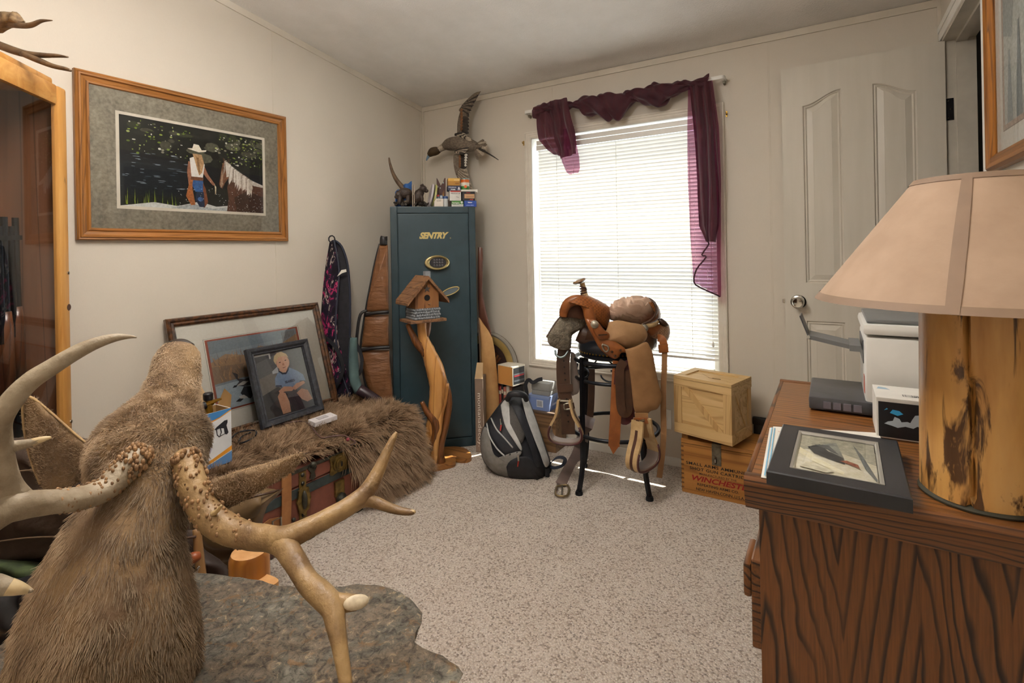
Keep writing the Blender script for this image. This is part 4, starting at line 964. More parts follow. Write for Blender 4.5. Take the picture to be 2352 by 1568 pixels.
part(pg, 'curled_sheet', MB().grid(lambda u, v: sm_ @ V((lerp(s_at(1060, .01), s_at(1097, .01), u), .010-.002*u, zc2+.013-.022*max(0, u-.6)*v*2.2)), 8, 4), M_paper, 'all')
zcan = zc2+.013; cn = sm_ @ V((s_at(1068.5, .05), .055, zcan))
can = thing('pellet_can', 'small orange and green can on the paper pad', 'can', tuple(cn))
cr_ = (s_at(1079, .05)-s_at(1058, .05))/2*.96; cz1 = s_z(1068, 411, .05)-zcan
part(can, 'can', MB().lathe([(cr_, 0), (cr_, cz1*.33)], cn, 24), mat('can_green', '#3d7f33', .35), True); part(can, 'label_band', MB().lathe([(cr_*1.004, cz1*.33), (cr_*1.004, cz1*.66)], cn, 24), mat('can_white', '#ece6d6', .35), True)
part(can, 'label_top', MB().lathe([(cr_*1.006, cz1*.66), (cr_*1.006, cz1*.93)], cn, 24), mat('can_orange', '#d96a24', .35), True); part(can, 'rim', MB().lathe([(cr_*1.02, cz1*.93), (cr_*1.02, cz1), (cr_*.9, cz1), (cr_*.9, cz1*.97)], cn, 24), mat('tin', '#7fa7a8', .3, .6), True)
part(can, 'round_mark', MB().lathe([(cr_*.34, 0), (cr_*.34, .001)], cn+snv*(cr_*1.0)+ZU*cz1*.28, 14, Matrix.Rotation(math.atan2(snv.y, snv.x), 4, 'Z') @ Matrix.Rotation(math.pi/2, 4, 'Y')), mat('can_red', '#e0662e', .4))
carton('card_box', 'small plain white box with two lines of print at the edge of the safe', 997, 1018, 456, 472.5, .012, .04, '#ece2d4', (), texts=[('10 GAUGE', .25, .82, .5, .1, '#55504c'), ('10pc PKG', .28, .68, .45, .1, '#55504c')])
carton('matchbox', 'tiny red topped carton standing behind the white box', 1003, 1009, 447, 472, .055, .02, '#7f93a8', [('#c2483e', rect(0, .85, 1, 1))]); carton('matchbox', 'tiny grey blue carton standing behind the white box', 1010, 1017, 448, 472, .055, .02, '#62778e', [('#b9c2cc', rect(.2, .75, .8, .95))])
jc = sm_ @ V((s_at(1023, .04), .045, ST)); jr = (s_at(1029, .04)-s_at(1017, .04))/2
jr_ = thing('jar', 'little white jar with a blue lid between the boxes', 'jar', tuple(jc)); jz = s_z(1023, 451, .04)-ST
part(jr_, 'jar', MB().lathe([(jr*.95, 0), (jr, .004), (jr, jz*.78), (jr*.9, jz*.8)], jc, 18), mat('jar_white', '#d8dcdc', .3), True); part(jr_, 'lid', MB().lathe([(jr*.98, jz*.78), (jr*.98, jz), (jr*.9, jz*1.02)], jc, 18), mat('jar_blue', '#39598f', .4), True)
ps = thing('shot_pouch', 'dark little pouch with brass tips left of the green box', 'pouch', tuple(sm_ @ V((s_at(1032, .06), .06, ST))))
part(ps, 'pouch', MB().box((s_at(1027, .05), .05, ST+.0005), (s_at(1036, .05), .09, s_z(1030, 459, .05)), None, .006, sm_), mat('pouch_brown', '#4b3b2e', .8), 50)
# flame painted holder with a notched top
hx0, hx1 = s_at(1004, .11), s_at(1024, .11); hz1 = s_z(1014, 409, .11)-ST
fh = thing('flame_holder', 'dark wooden holder with a notched top and painted yellow flames', 'holder', tuple(sm_ @ V(((hx0+hx1)/2, .12, ST))))
o = sm_ @ V((hx0, .10, ST)); wh = hx1-hx0
pl = [(0.05, 0), (.95, 0), (1.0, 1.0), (.86, .99), (.74, .88), (.42, .74), (.28, .84), (.0, 1.0)]
part(fh, 'holder', MB().prism([(a*wh, b*hz1) for a, b in pl], o-snv*.03, -sdv, ZU, 0, .03), mat('dark_red_wood', '#4a2620', .5))
m = MB(); shapes(m, o, -sdv*wh, ZU*hz1, [('#c98f3a', [(.12, .0), (.10, .3), (.18, .42), (.2, .28), (.3, .4), (.32, .1), (.4, 0)]), ('#c98f3a', [(.5, 0), (.52, .3), (.62, .55), (.62, .35), (.8, .6), (.74, .3), (.86, .35), (.8, 0)]), ('#e0b964', [(.56, .05), (.6, .3), (.7, .42), (.68, .1)]), ('#9fb0ac', ell(.36, .66, .05, .03)), ('#9fb0ac', ell(.72, .84, .05, .03)), ('#9fb0ac', ell(.1, .7, .04, .03))], .0002, .0006)
part(fh, 'flames', m, printmat())
# two round rolls standing on edge
for i_, (pxa, pxb, col_, lab) in enumerate(((982, 1002, '#cfc7cc', 'pale lilac round plate leaning against the yellow one'), (990, 1008, '#bdbb72', 'yellow green round plate leaning behind the lilac one'))):
    xc_ = s_at((pxa+pxb)/2, .05+.03*i_); r_ = (s_z(990, 422, .05)-ST)/2
    tm = sm_ @ Matrix.Translation((xc_, .05+.022*i_, ST+r_*.985)) @ Matrix.Rotation(math.radians(-86), 4, 'Z') @ Matrix.Rotation(math.radians(78), 4, 'X')
    m = MB().lathe([(r_*.55, 0), (r_*.96, .002), (r_, .006), (r_*.97, .012), (r_*.5, .008), (.001, .007)], (0, 0, 0), 28, tm)
    solo('round_plate', m, mat('plate_'+col_, col_, .35), lab, 'plate', sm=40)
# bear bookends
M_resin = mat('bear_resin', '#42332a', .55, c2='#2b211b', ns=60, bump=(120, .6, .004)); M_resin2 = mat('rock_resin', '#4a4034', .6, c2='#2a241e', ns=40, bump=(90, .7, .006))
def bookend(label, plate_px, px0, px1, head, flip):
    off = .055; pl_x = s_at(plate_px, off); x0, x1 = s_at(px0, off), s_at(px1, off); g = -1 if flip else 1
    r_ = thing('bear_bookend', label, 'bookend', tuple(sm_ @ V(((x0+x1)/2, off, ST))))
    part(r_, 'plate', MB().box((min(pl_x, pl_x-.004*g), .02, ST+.001), (max(pl_x, pl_x-.004*g), .10, s_z(950, 424, .05)), None, .001, sm_), mat('bookend_plate', '#b9a893', .5))
    rk = MB()
    rs = random.Random(5 if flip else 6)
    for k_ in range(26): rk.sph(sm_ @ V((lerp(x0, x1, rs.random()), off+rs.uniform(-.03, .03), ST+.012+rs.random()*.02)), (rs.uniform(.008, .014), rs.uniform(.008, .014), rs.uniform(.006, .012)), 7)
    part(r_, 'rocks', rk, M_resin2, 50)
    wb = x1-x0; P_ = lambda a, b, c=0: sm_ @ V((x0+wb*a, off+c, ST+b))
    bz_ = MB()
    if not flip:   # walking bear, head low to the left
        bz_.sph(P_(.62, .085), (wb*.42, .030, .034), 14, mat=sm_.to_3x3().to_4x4()); bz_.sph(P_(.28, .075), (.022, .024, .024), 12); bz_.sph(P_(.16, .062), (.016, .015, .014), 10); bz_.sph(P_(.20, .093, .012), .007, 8); bz_.sph(P_(.20, .093, -.012), .007, 8)
        for a, c_ in ((.34, -.015), (.46, .015), (.80, -.015), (.92, .015)): bz_.tube([P_(a, .07, c_), P_(a-.04, .03, c_), P_(a-.06, .018, c_)], [.015, .012, .012], 8)
    else:          # standing bear, head up to the right
        bz_.tube([P_(.15, .03), P_(.22, .06), P_(.36, .085), P_(.5, .10)], [.03, .032, .028, .022], 12); bz_.sph(P_(.60, .112), (.024, .022, .022), 12); bz_.sph(P_(.80, .100), (.016, .013, .012), 10); bz_.sph(P_(.50, .133, .012), .008, 8); bz_.sph(P_(.56, .134, -.012), .008, 8)
        bz_.tube([P_(.4, .075, -.015), P_(.5, .05, -.02), P_(.48, .03, -.02)], [.014, .011, .011], 8); bz_.tube([P_(.2, .05, .02), P_(.3, .025, .02)], [.016, .012], 8)
    part(r_, 'bear', bz_, M_resin, 'all')
bookend('dark resin bookend with a walking bear, left of the pair', 948, 905, 946, 0, False); bookend('dark resin bookend with a bear looking up, right of the pair', 950, 951, 986, 0, True)
bc = thing('blue_cloth', 'crumpled blue cloth behind the walking bear bookend', 'cloth', tuple(sm_ @ V((s_at(928, .12), .14, ST))))
def bcf(u, v): 
    p = sm_ @ V((lerp(s_at(908, .12), s_at(946, .12), u), .13+.03*math.sin(u*5), 0)); zt_ = lerp(s_z(908, 440, .12), s_z(935, 419, .12), min(1, u*1.3)); p.z = lerp(ST, zt_+.006*math.sin(u*14), v); return p+snv*(.012*math.sin(u*17+v*4))
part(bc, 'fold', MB().sheet(bcf, 16, 8, .003), mat('blue_cloth', '#2f5f9e', .8), 'all')
ant = thing('antler_tine', 'single brown antler tine standing up on the safe', 'antler', tuple(sm_ @ V((s_at(945, .16), .17, ST))))
M_antler = mat('antler', '#8a6e4c', .55, c2='#5c452c', ns=22, stretch=(1, 1, 1), bump=(60, .5, .004)); M_antlerd = mat('antler_dark', '#6c543a', .55, c2='#4a3826', ns=30, bump=(60, .5, .004))
pts_ = [on(x, y, SA-snv*.16, snv) for x, y in ((947, 474), (940, 450), (926, 432), (912, 415), (902, 396), (896, 376), (893.5, 362))]
part(ant, 'tine', MB().tube(smooth(pts_, 4), [lerp(.022, .004, (k_/24)**1.1) for k_ in range(25)], 10), M_antlerd, 'all')

# ================================================================ DUCK MOUNT
yd = YB-.10
dk = thing('duck_mount', 'mounted pintail duck in flight hung on the wall above the safe', 'taxidermy', tuple(ay(1065, 345, YB)))
def dz_(zx, zy): return 860+zx/4.611, 180+zy/4.611
M_dk = mat('duck_grey', '#7d7060', .8, c2='#574b3f', ns=70, bump=(160, .4, .003), stretch=(1, 1, 2)); M_dkd = mat('duck_dark', '#3c332b', .8, c2='#241e19', ns=60); M_dkb = mat('duck_brown_head', '#4e3a1e', .7, c2='#3b2b16', ns=60); M_dkl = mat('duck_light', '#b9ab98', .8, c2='#8f8270', ns=60)
td = 3.30
dy_t = lambda px: (ay(px, 345, yd)-EYE).dot(FW)
def D(zx, zy, off=0):
    x, y = dz_(zx, zy); p = ay(x, y, yd); return p+V((0, -off, 0))
def dtube(pts, n=4, seg=12, flat=1.0): 
    pp = smooth([tuple(D(a, b, c))+(r_,) for a, b, c, r_ in pts], n); return MB().tube([q[:3] for q in pp], [q[3] for q in pp], seg, flat=flat, nrm=V((0, 0, 1)))
part(dk, 'body', dtube([(745, 722, .01, .022), (800, 705, .015, .040), (880, 695, .02, .048), (960, 705, .02, .052), (1030, 715, .01, .042), (1085, 725, 0, .028)]), M_dk, 'all')
part(dk, 'neck', dtube([(765, 715, .01, .028), (720, 745, .015, .022), (680, 775, .02, .020)]), M_dkl, 'all'); part(dk, 'head', dtube([(715, 762, .02, .016), (680, 772, .022, .028), (640, 785, .025, .030), (605, 815, .025, .018)]), M_dkb, 'all')
part(dk, 'bill', dtube([(610, 818, .028, .012), (596, 842, .03, .010), (580, 876, .03, .004)], flat=.7), mat('bill_blue', '#6f8ba3', .35), 'all')
def wing(up):
    """Wing of overlapping feathers; rows: coverts, speculum, primaries."""
    root = part(dk, 'wing', slab([dz_(*p) for p in (((875, 610), (878, 480), (905, 360), (955, 270), (1010, 222), (1060, 250), (1000, 350), (960, 400), (950, 570), (1010, 620)) if up else ((838, 800), (836, 890), (850, 980), (872, 1040), (905, 1110), (960, 1150), (985, 1060), (945, 960), (930, 830), (935, 800)))], dy_t(1060)-.005, .02, n=2), M_dk, 50)
    if up: seq = [((930, 300+(k_*22)), (1020-min(k_, 3)*1, 320+k_*34)) for k_ in range(9)]
    def feather(a, b, w_, m_, off, nm):
        A_, B_ = D(a[0], a[1], off), D(b[0], b[1], off-.008); d = B_-A_; s_ = d.cross(V((0, 1, 0))).normalized(); n_f = 6; vs = []
        for k_ in range(n_f+1):
            t = k_/n_f; ww = w_*(.7+.6*t)*(1 if t < .75 else (1-t)/.25+.02); p = A_+d*t+V((0, -.006*math.sin(t*3), 0))
            vs += [p-s_*ww, p+V((0, -.004, 0)), p+s_*ww]
        fs = []
        for k_ in range(n_f): fs += [(3*k_, 3*k_+1, 3*k_+4, 3*k_+3), (3*k_+1, 3*k_+2, 3*k_+5, 3*k_+4)]
        part(root, nm, MB().add(vs, fs), m_, 'all')
    if up:
        for k_ in range(11):
            t = k_/10; a = (lerp(955, 925, t), lerp(290, 330, t)); b = (lerp(1133, 1008, t**.8), lerp(138, 420, t**.9)); feather(a, b, .016, M_dkd if k_ % 2 else M_dk, .012+.001*k_, 'primary_feather')
        for k_ in range(7): feather((945, 345+k_*34), (1018, 370+k_*36), .013, M_dkd, .018+.001*k_, 'speculum_feather')
        for k_ in range(7): feather((938, 340+k_*34), (962, 352+k_*34), .010, mat('duck_rust', '#7d5433', .8), .028, 'rust_feather')
        for k_ in range(6): feather((900+20*k_, 610+4*k_), (1010+12*k_, 600+14*k_), .012, M_dkl if k_ % 2 else M_dkd, .05, 'scapular_feather')
    else:
        for k_ in range(9):
            t = k_/8; a = (lerp(880, 930, t), lerp(1010, 960, t)); b = (lerp(1045, 1000, t), lerp(1175, 990, t)); feather(a, b, .015, M_dk if k_ % 2 else M_dkl, .012+.001*k_, 'primary_feather')
        for k_ in range(6): feather((930, 815+k_*25), (1008-2*k_, 808+k_*27), .013, M_dkd, .02+.001*k_, 'speculum_feather')
        for k_ in range(5): feather((985, 820+k_*26), (1012-3*k_, 815+k_*28), .008, mat('duck_white', '#d8d2c6', .8), .031, 'white_feather')
        for k_ in range(5): feather((926, 830+k_*26), (945, 838+k_*26), .009, mat('duck_rust', '#7d5433', .8), .032, 'rust_feather')
        for k_ in range(5): feather((905+10*k_, 790), (1050-10*k_, 745+14*k_), .014, M_dkl if k_ % 2 else M_dkd, .055, 'scapular_feather')
wing(True); wing(False)
tlr = part(dk, 'tail', dtube([(1070, 715, 0, .026), (1110, 725, 0, .018), (1140, 735, 0, .008)]), M_dk, 'all')
for b in ((1165, 652), (1190, 675), (1196, 700), (1190, 735), (1180, 770), (1165, 815), (1138, 838), (1100, 866)):
    A_, B_ = D(1060, 715, .012), D(b[0], b[1], 0); s_ = (B_-A_).cross(V((0, 1, 0))).normalized()*.012
    part(tlr, 'tail_feather', MB().add([A_-s_*.4, A_+s_*.4, B_-s_*.05+(A_-B_)*.12+s_, B_, B_+(A_-B_)*.12-s_], [(0, 1, 2, 3, 4)]), M_dkl if b[1] % 2 else M_dk)
part(tlr, 'pin_feather', dtube([(1120, 745, .01, .008), (1200, 790, .008, .005), (1260, 825, .006, .004), (1317, 864, .004, .002)], seg=6), M_dkd, 'all')

# ================================================================ BIRDHOUSE ON DRIFTWOOD
tb = 2.90
bh = thing('birdhouse', 'rustic birdhouse with a stone band on a twisted driftwood stand', 'birdhouse', tuple(az(1000, 1062, 0)))
M_drift = wood('juniper', '#d6a362', '#bd8446', 2, 1.1, .28, '#8a5628', 10, .5); M_driftd = wood('juniper_dark', '#8a5730', '#6a3f20', 2, 1.3, .3, '#40220f', 12, .4)
def dt(pts, m_, nm='branch', **kw): return part(bh, nm, ptube([(x, y, t, r_) for x, y, t, r_ in pts], 4, 12, bump=.12, **kw), m_, 'all')
dt([(968, 734, 2.86, 11), (972, 775, 2.86, 12), (986, 812, 2.86, 17), (1000, 850, 2.86, 21), (1007, 890, 2.86, 21), (1003, 935, 2.86, 19), (993, 980, 2.86, 15), (984, 1020, 2.86, 12), (981, 1064, 2.86, 12)], M_drift, 'trunk')
dt([(936, 744, 2.84, 5), (946, 766, 2.84, 7), (958, 788, 2.84, 9), (974, 806, 2.85, 10), (986, 822, 2.855, 9)], M_driftd)
dt([(983, 734, 2.88, 8), (980, 760, 2.87, 9), (970, 790, 2.85, 9), (978, 815, 2.85, 10)], M_driftd)
dt([(1016, 858, 2.88, 5), (1026, 890, 2.88, 8), (1030, 925, 2.88, 9), (1025, 965, 2.88, 9), (1016, 1005, 2.87, 9), (1010, 1030, 2.87, 10), (1012, 1064, 2.87, 12)], M_driftd, 'root')
dt([(1026, 880, 2.86, 6), (1020, 920, 2.85, 7), (1012, 955, 2.845, 7), (1008, 985, 2.84, 7), (1000, 1015, 2.84, 9), (994, 1064, 2.84, 11)], M_drift, 'root')
dt([(969, 922, 2.83, 5), (978, 942, 2.83, 7), (992, 958, 2.83, 9), (1001, 975, 2.835, 10), (999, 1000, 2.84, 9), (992, 1030, 2.84, 10)], M_driftd)
def bslab(pts, z1, nm, m_): 
    q = [az(x, y, 0) for x, y in smooth(list(pts)+[pts[0]], 4)[:-1]]; return part(bh, nm, MB().add([V((p.x, p.y, .001)) for p in q]+[V((p.x, p.y, z1)) for p in q], [tuple(range(len(q)-1, -1, -1)), tuple(range(len(q), 2*len(q)))]+[(i, (i+1) % len(q), len(q)+(i+1) % len(q), len(q)+i) for i in range(len(q))]), m_)
M_slab = wood('slab_wood', '#a8733c', '#8a5a2c', 0, 1.0, .3, '#5a3618', 12, .4)
bslab([(962, 1086), (985, 1086), (1040, 1074), (1046, 1064), (1030, 1056), (985, 1060), (965, 1066)], .030, 'base_slab', M_slab); bslab([(962, 1052), (1010, 1052), (1058, 1064), (1083, 1058), (1072, 1040), (1040, 1034), (985, 1040)], .024, 'base_slab', M_slab)
# house
hp = at(971, 737, 2.86)
hx = V((math.cos(YAW+math.radians(34)), math.sin(YAW+math.radians(34)), 0)); hy = V((-hx.y, hx.x, 0))   # front faces -hy
hm = Matrix(((hx.x, hy.x, 0, hp.x), (hx.y, hy.y, 0, hp.y), (0, 0, 1, hp.z), (0, 0, 0, 1)))
M_barn = wood('barn_wood', '#9a6a3e', '#7d5230', 2, 1.6, .6, '#4a2e1a'); M_barnx = wood('barn_board', '#8f6844', '#73513a', 0, 1.6, .6, '#463022'); M_stone = mat('pebble', '#8d9196', .55, c2='#6b7076', ns=40); M_mort = mat('mortar', '#5b5f63', .8)
hw_, hd__, hs_, hz_ = .138, .125, .135, .228
def HB(p0, p1, b=.001): return MB().box(p0, p1, None, b, hm)
part(bh, 'floor_board', HB((-.105, -.085, 0), (.105, .075, .016), .003), M_barnx)
w2 = hw_/2
part(bh, 'wall', MB().prism([(-w2, .016), (w2, .016), (w2, hs_+.018), (0, hz_), (-w2, hs_+.018)], hm @ V((0, -.062+.125, 0)), hx, ZU, 0, .125), M_barn)
for sx_ in (-1, 1):
    a0 = V((0, 0, hz_+.004)); a1 = V((sx_*(w2+.052), 0, hs_-.038)); dirv = (a1-a0).normalized()
    nrm_ = V((dirv.z*sx_*-1, 0, abs(dirv.x))).normalized()
    rf = part(bh, 'roof', MB().prism([(a0.x, a0.z), (a1.x, a1.z), (a1.x+nrm_.x*.014*0, a1.z+.013), (a0.x, a0.z+.016)] if sx_ < 0 else [(a0.x, a0.z), (a0.x, a0.z+.016), (a1.x, a1.z+.013), (a1.x, a1.z)], hm @ V((0, .085, 0)), hx, ZU, 0, .172), M_barnx)
    for k_ in range(4):
        t0, t1 = k_/4, (k_+1)/4; b0, b1 = a0.lerp(a1, t0), a0.lerp(a1, t1-.02); q = [(b0.x, b0.z+.015), (b1.x, b1.z+.014), (b1.x, b1.z+.020), (b0.x, b0.z+.019)]
        part(rf, 'shingle', MB().prism(q if sx_ < 0 else q[::-1], hm @ V((0, .086+.002*(k_ % 2), 0)), hx, ZU, 0, .174), M_barnx)
part(bh, 'chimney', HB((.016, -.010, hz_-.02), (.048, .022, hz_+.045), .003), M_stone)
sb = part(bh, 'stone_band', HB((-w2-.004, -.068, .016), (w2+.004, .067, .076), .002), M_mort)
rs = random.Random(3); prot = MB().sph((0, 0, 0), (.0075, .0045, .0078), 8).mesh('pebble', None, True); prot.materials.append(M_stone)
wi = W[bh.name].inverted()
for side in range(2):
    for r_ in range(4):
        for c_ in range(10 if side == 0 else 9):
            a = -w2+.004+c_*.0142+(.006 if r_ % 2 else 0)
            if side == 0: mm = hm @ Matrix.Translation((a, -.0685, .023+r_*.0148+rs.uniform(-.001, .001)))
            else: mm = hm @ Matrix.Translation((-w2-.0045, a-.002, .023+r_*.0148)) @ Matrix.Rotation(math.pi/2, 4, 'Z')
            if side == 1 and a > .05: continue
            piece(sb, 'pebble', prot, wi @ mm @ Matrix.Diagonal((rs.uniform(.8, 1.15), 1, rs.uniform(.8, 1.1), 1)))
rx = Matrix.Rotation(math.pi/2, 4, 'X')
part(bh, 'entrance_hole', MB().lathe([(.0165, 0), (.0165, .002)], (0, 0, 0), 24, hm @ Matrix.Translation((0, -.0622, .132)) @ rx), mat('hole_black', '#120d0a', .9))
part(bh, 'perch', MB().tube([hm @ V((.008, -.062, .098)), hm @ V((.010, -.082, .100))], .0045, 8), M_barnx)
stp = []
for k_ in range(10): r_ = .021 if k_ % 2 == 0 else .008; g = math.pi/2+k_*math.pi/5; stp.append((r_*math.cos(g), .180+r_*math.sin(g)))
part(bh, 'star', MB().prism(stp, hm @ V((0, -.062, 0)), hx, ZU, 0, .004), mat('star_iron', '#4a4440', .6))
# ================================================================ GUN CASES, DECOY CARTON, OVAL FRAME
def camo():
    t = NT('pink_camo'); t.set(.8, 0, .2); co = t.coord((1, 1, .55)); a = t.noise(co, 26, 4, .6, .8); b = t.noise(t.coord((1.6, 1.6, .5)), 20, 3, .6, 1.2)
    c = t.ramp(a, [(.40, hexc('#16121a')), (.56, hexc('#241a2c')), (.62, hexc('#a02858')), (.65, hexc('#c03c70')), (.675, hexc('#2a1c30'))])
    m = t.ramp(b, [(.600, (0, 0, 0)), (.615, (1, 1, 1)), (.635, (1, 1, 1)), (.65, (0, 0, 0))]); t.base(t.mix(m, c, hexc('#b3a59b'))); return t.m
M_camo = camo(); M_nylon = mat('black_nylon', '#141318', .75, c2='#1e1c24', ns=40); M_web = mat('black_webbing', '#1b1b20', .8)
pc = thing('camo_gun_case', 'open black soft gun case with pink camouflage leaning on the wall', 'gun case', tuple(at(790, 935, 2.93)))
tsl = lambda x, y: 2.985-(y-550)*.00012
sl = (0, -.00018)
cs = [(757, 556), (767, 551), (775, 570), (779, 620), (773, 700), (771, 760), (776, 820), (792, 880), (822, 960), (846, 1052), (806, 1058), (772, 950), (754, 866), (741, 800), (737, 730), (744, 640), (751, 590)]
P1 = Puff(cs, 2.975, .025, .01, n=3, slope=sl); part(pc, 'camo_panel', P1.mb(6), M_camo, 'all', label='pink and black camouflage side')
ci = [(767, 551), (785, 566), (799, 610), (804, 680), (804, 760), (802, 850), (816, 900), (838, 960), (862, 1050), (846, 1052), (822, 960), (792, 880), (776, 820), (771, 760), (773, 700), (779, 620)]
part(pc, 'lining', slab(smooth(ci+[ci[0]], 3)[:-1], 2.985, .012, sl, c=(775, 740)), M_nylon, label='black open inside')
part(pc, 'zip_edge', MB().tube([at(x, y, 2.968+sl[1]*(y-740)) for x, y in smooth(ci[:9], 4)], .006, 6), mat('navy_piping', '#23283a', .6), True)
part(pc, 'zip_edge', MB().tube([at(x, y, 2.955+sl[1]*(y-740)) for x, y in smooth(ci[9:]+[ci[0]], 4)], .005, 6), mat('navy_piping', '#23283a', .6), True)
part(pc, 'hang_loop', MB().tube([at(762+7*math.cos(g*.7), 549+8*math.sin(g*.7), 2.99) for g in range(9)], .004, 6, closed=True), M_web, True)
part(pc, 'handle', MB().strap([at(x, y, t) for x, y, t in smooth([(742, 772, 2.94), (765, 790, 2.90), (780, 815, 2.89), (788, 845, 2.89), (780, 872, 2.90), (768, 895, 2.92)], 4)], .020, .003, V((.5, -.85, 0))), M_web, True)
part(pc, 'handle', MB().strap([at(x, y, t) for x, y, t in smooth([(803, 775, 2.93), (820, 792, 2.91), (831, 822, 2.90), (828, 852, 2.90), (815, 868, 2.91), (802, 870, 2.93)], 4)], .018, .003, V((.5, -.85, 0))), M_web, True)
part(pc, 'white_tag', slab([(774, 635), (784, 620), (795, 618), (796, 624), (786, 627)], 2.96, .001), M_paper)
# teal canvas scabbard with leather end
gs_ = thing('canvas_scabbard', 'green canvas scabbard with a dark leather end lying by the safe', 'scabbard', tuple(at(850, 915, 2.86)))
part(gs_, 'canvas_sleeve', ptube([(812, 775, 2.90, 8), (812, 830, 2.88, 11), (814, 870, 2.86, 12), (826, 898, 2.85, 12)], bump=.15), mat('teal_canvas', '#4d6463', .8, c2='#3b4f50'), 'all')
part(gs_, 'leather_end', ptube([(824, 894, 2.85, 13), (850, 910, 2.85, 13), (880, 930, 2.86, 12), (912, 955, 2.87, 11), (945, 1010, 2.88, 9)]), mat('plum_leather', '#3a2a30', .3, c2='#2c2026'), 'all')
# brown vinyl case
vc = thing('vinyl_gun_case', 'padded brown vinyl gun case with black piping beside the safe', 'gun case', tuple(at(870, 940, 2.95)))
M_vinyl = mat('brown_vinyl', '#7b5334', .38, c2='#6a4529', ns=14, bump=(34, .55, .008), stretch=(.6, .6, 2.2)); M_pipe = mat('black_piping', '#1d1b1c', .5)
ov = [(873, 556), (889, 556), (892, 600), (893, 700), (894, 800), (900, 880), (904, 930), (908, 1020), (900, 1048), (872, 1046), (862, 960), (850, 905), (838, 870), (830, 820), (832, 780), (840, 715), (852, 650), (862, 600)]
for nm, a0, a1 in (('panel', 556, 716), ('panel', 722, 797), ('panel', 804, 1048)):
    def clip(poly, lo, hi):
        out = poly
        for s_, lim in ((1, lo), (-1, hi)):
            res = []
            for i in range(len(out)):
                p, q = out[i], out[(i+1) % len(out)]; ip, iq = s_*p[1] >= s_*lim, s_*q[1] >= s_*lim
                if ip: res.append(p)
                if ip != iq: k_ = (lim-p[1])/(q[1]-p[1]); res.append((p[0]+(q[0]-p[0])*k_, lim))
            out = res
        return out
    pv = Puff(clip(smooth(ov+[ov[0]], 3)[:-1], a0, a1), 2.985-(a0+a1-1500)*.00003, .035, .02, pw=.42); part(vc, nm, pv.mb(8, .008, 4, .06), M_vinyl, 'all')
for y0_, xa_, xb_ in ((719, 838, 893), (800, 830, 895)): part(vc, 'band', ptube([(xa_, y0_+4, 2.965, 4), ((xa_+xb_)/2, y0_-1, 2.945, 4), (xb_, y0_-3, 2.96, 4)], seg=8), M_pipe, 'all')
part(vc, 'edge_piping', ptube([(872, 560, 2.99, 2.2), (861, 602, 2.99, 2.2), (851, 652, 2.985, 2.2), (839, 716, 2.98, 2.2), (829, 782, 2.975, 2.2), (829, 822, 2.975, 2.2), (837, 872, 2.97, 2.2), (850, 908, 2.97, 2.2)], seg=6), M_pipe, 'all')
part(vc, 'tip_cap', ptube([(881, 562, 2.985, 9), (881, 548, 2.985, 8.5), (882, 543, 2.985, 7)], seg=12), M_pipe, 'all'); part(vc, 'zip_pull', ptube([(888, 552, 2.97, 2), (887, 543, 2.965, 3)], seg=6), M_pipe)
part(vc, 'handle', ptube([(843, 713, 2.96, 3.5), (828, 722, 2.945, 3.5), (821, 760, 2.94, 3.5), (820, 795, 2.945, 3.5), (830, 812, 2.96, 3.5)], seg=8), M_pipe, 'all')
# leather and tan case right of the safe
lc_ = thing('leather_gun_case', 'brown leather and tan gun case standing behind the backpack', 'gun case', tuple(at(1125, 1010, 3.2)))
up_ = [(1098, 568), (1108, 570), (1109, 610), (1105, 640), (1112, 690), (1122, 735), (1130, 775), (1112, 745), (1100, 730), (1097, 640)]
lo_p = [(1100, 728), (1112, 745), (1131, 777), (1139, 830), (1144, 880), (1147, 940), (1140, 1010), (1112, 1012), (1104, 900), (1101, 800)]
part(lc_, 'leather_top', Puff(up_, 3.25, .02, .02, c=(1106, 700), n=2).mb(6), mat('wine_leather', '#5f3a2c', .35, c2='#4c2c22'), 'all'); part(lc_, 'suede_body', Puff(lo_p, 3.24, .03, .02, n=2).mb(6, .006, 2, .08), mat('tan_suede', '#c79a63', .6, c2='#b08350', bump=(60, .3, .003)), 'all')
part(lc_, 'zip', ptube([(1099, 730, 3.22, 1.6), (1102, 800, 3.20, 1.6), (1105, 890, 3.19, 1.6), (1110, 985, 3.19, 1.6)], seg=6), mat('zip_brown', '#5c4433', .5), 'all'); part(lc_, 'zip_pull', ptube([(1112, 930, 3.17, 3), (1113, 944, 3.165, 2)], seg=6), M_chrome)
# decoy carton
dcx = V((-1.790, 2.505, 0)); du = V((math.cos(YAW-.1), math.sin(YAW-.1), 0)); dn = V((-du.y, du.x, 0)); dcz = at(1092, 868, 3.09).z
dc = thing('decoy_carton', 'tall narrow brown carton with white vertical lettering beside the safe', 'box', tuple(dcx))
dmx = Matrix(((du.x, dn.x, 0, dcx.x), (du.y, dn.y, 0, dcx.y), (0, 0, 1, 0), (0, 0, 0, 1)))
part(dc, 'carton', MB().box((-.022, 0, .001), (.026, .12, dcz), None, .001, dmx), mat('taupe_carton', '#8b7767', .6)); part(dc, 'open_flap', MB().add([dmx @ V(p) for p in ((-.022, .001, dcz), (.026, .001, dcz), (.022, .05, dcz+.085), (-.016, .05, dcz+.085))], [(0, 1, 2, 3)]), mat('kraft', '#b99a70', .7))
m = MB(); put_text(m, 'montanadecoy.', dmx @ V((-.006, 0, dcz-.085)), V((0, 0, -1)), du, .315, .030, .001, hexc('#e9e2d6')); part(dc, 'lettering', m, printmat('ink'), label='white vertical lettering')
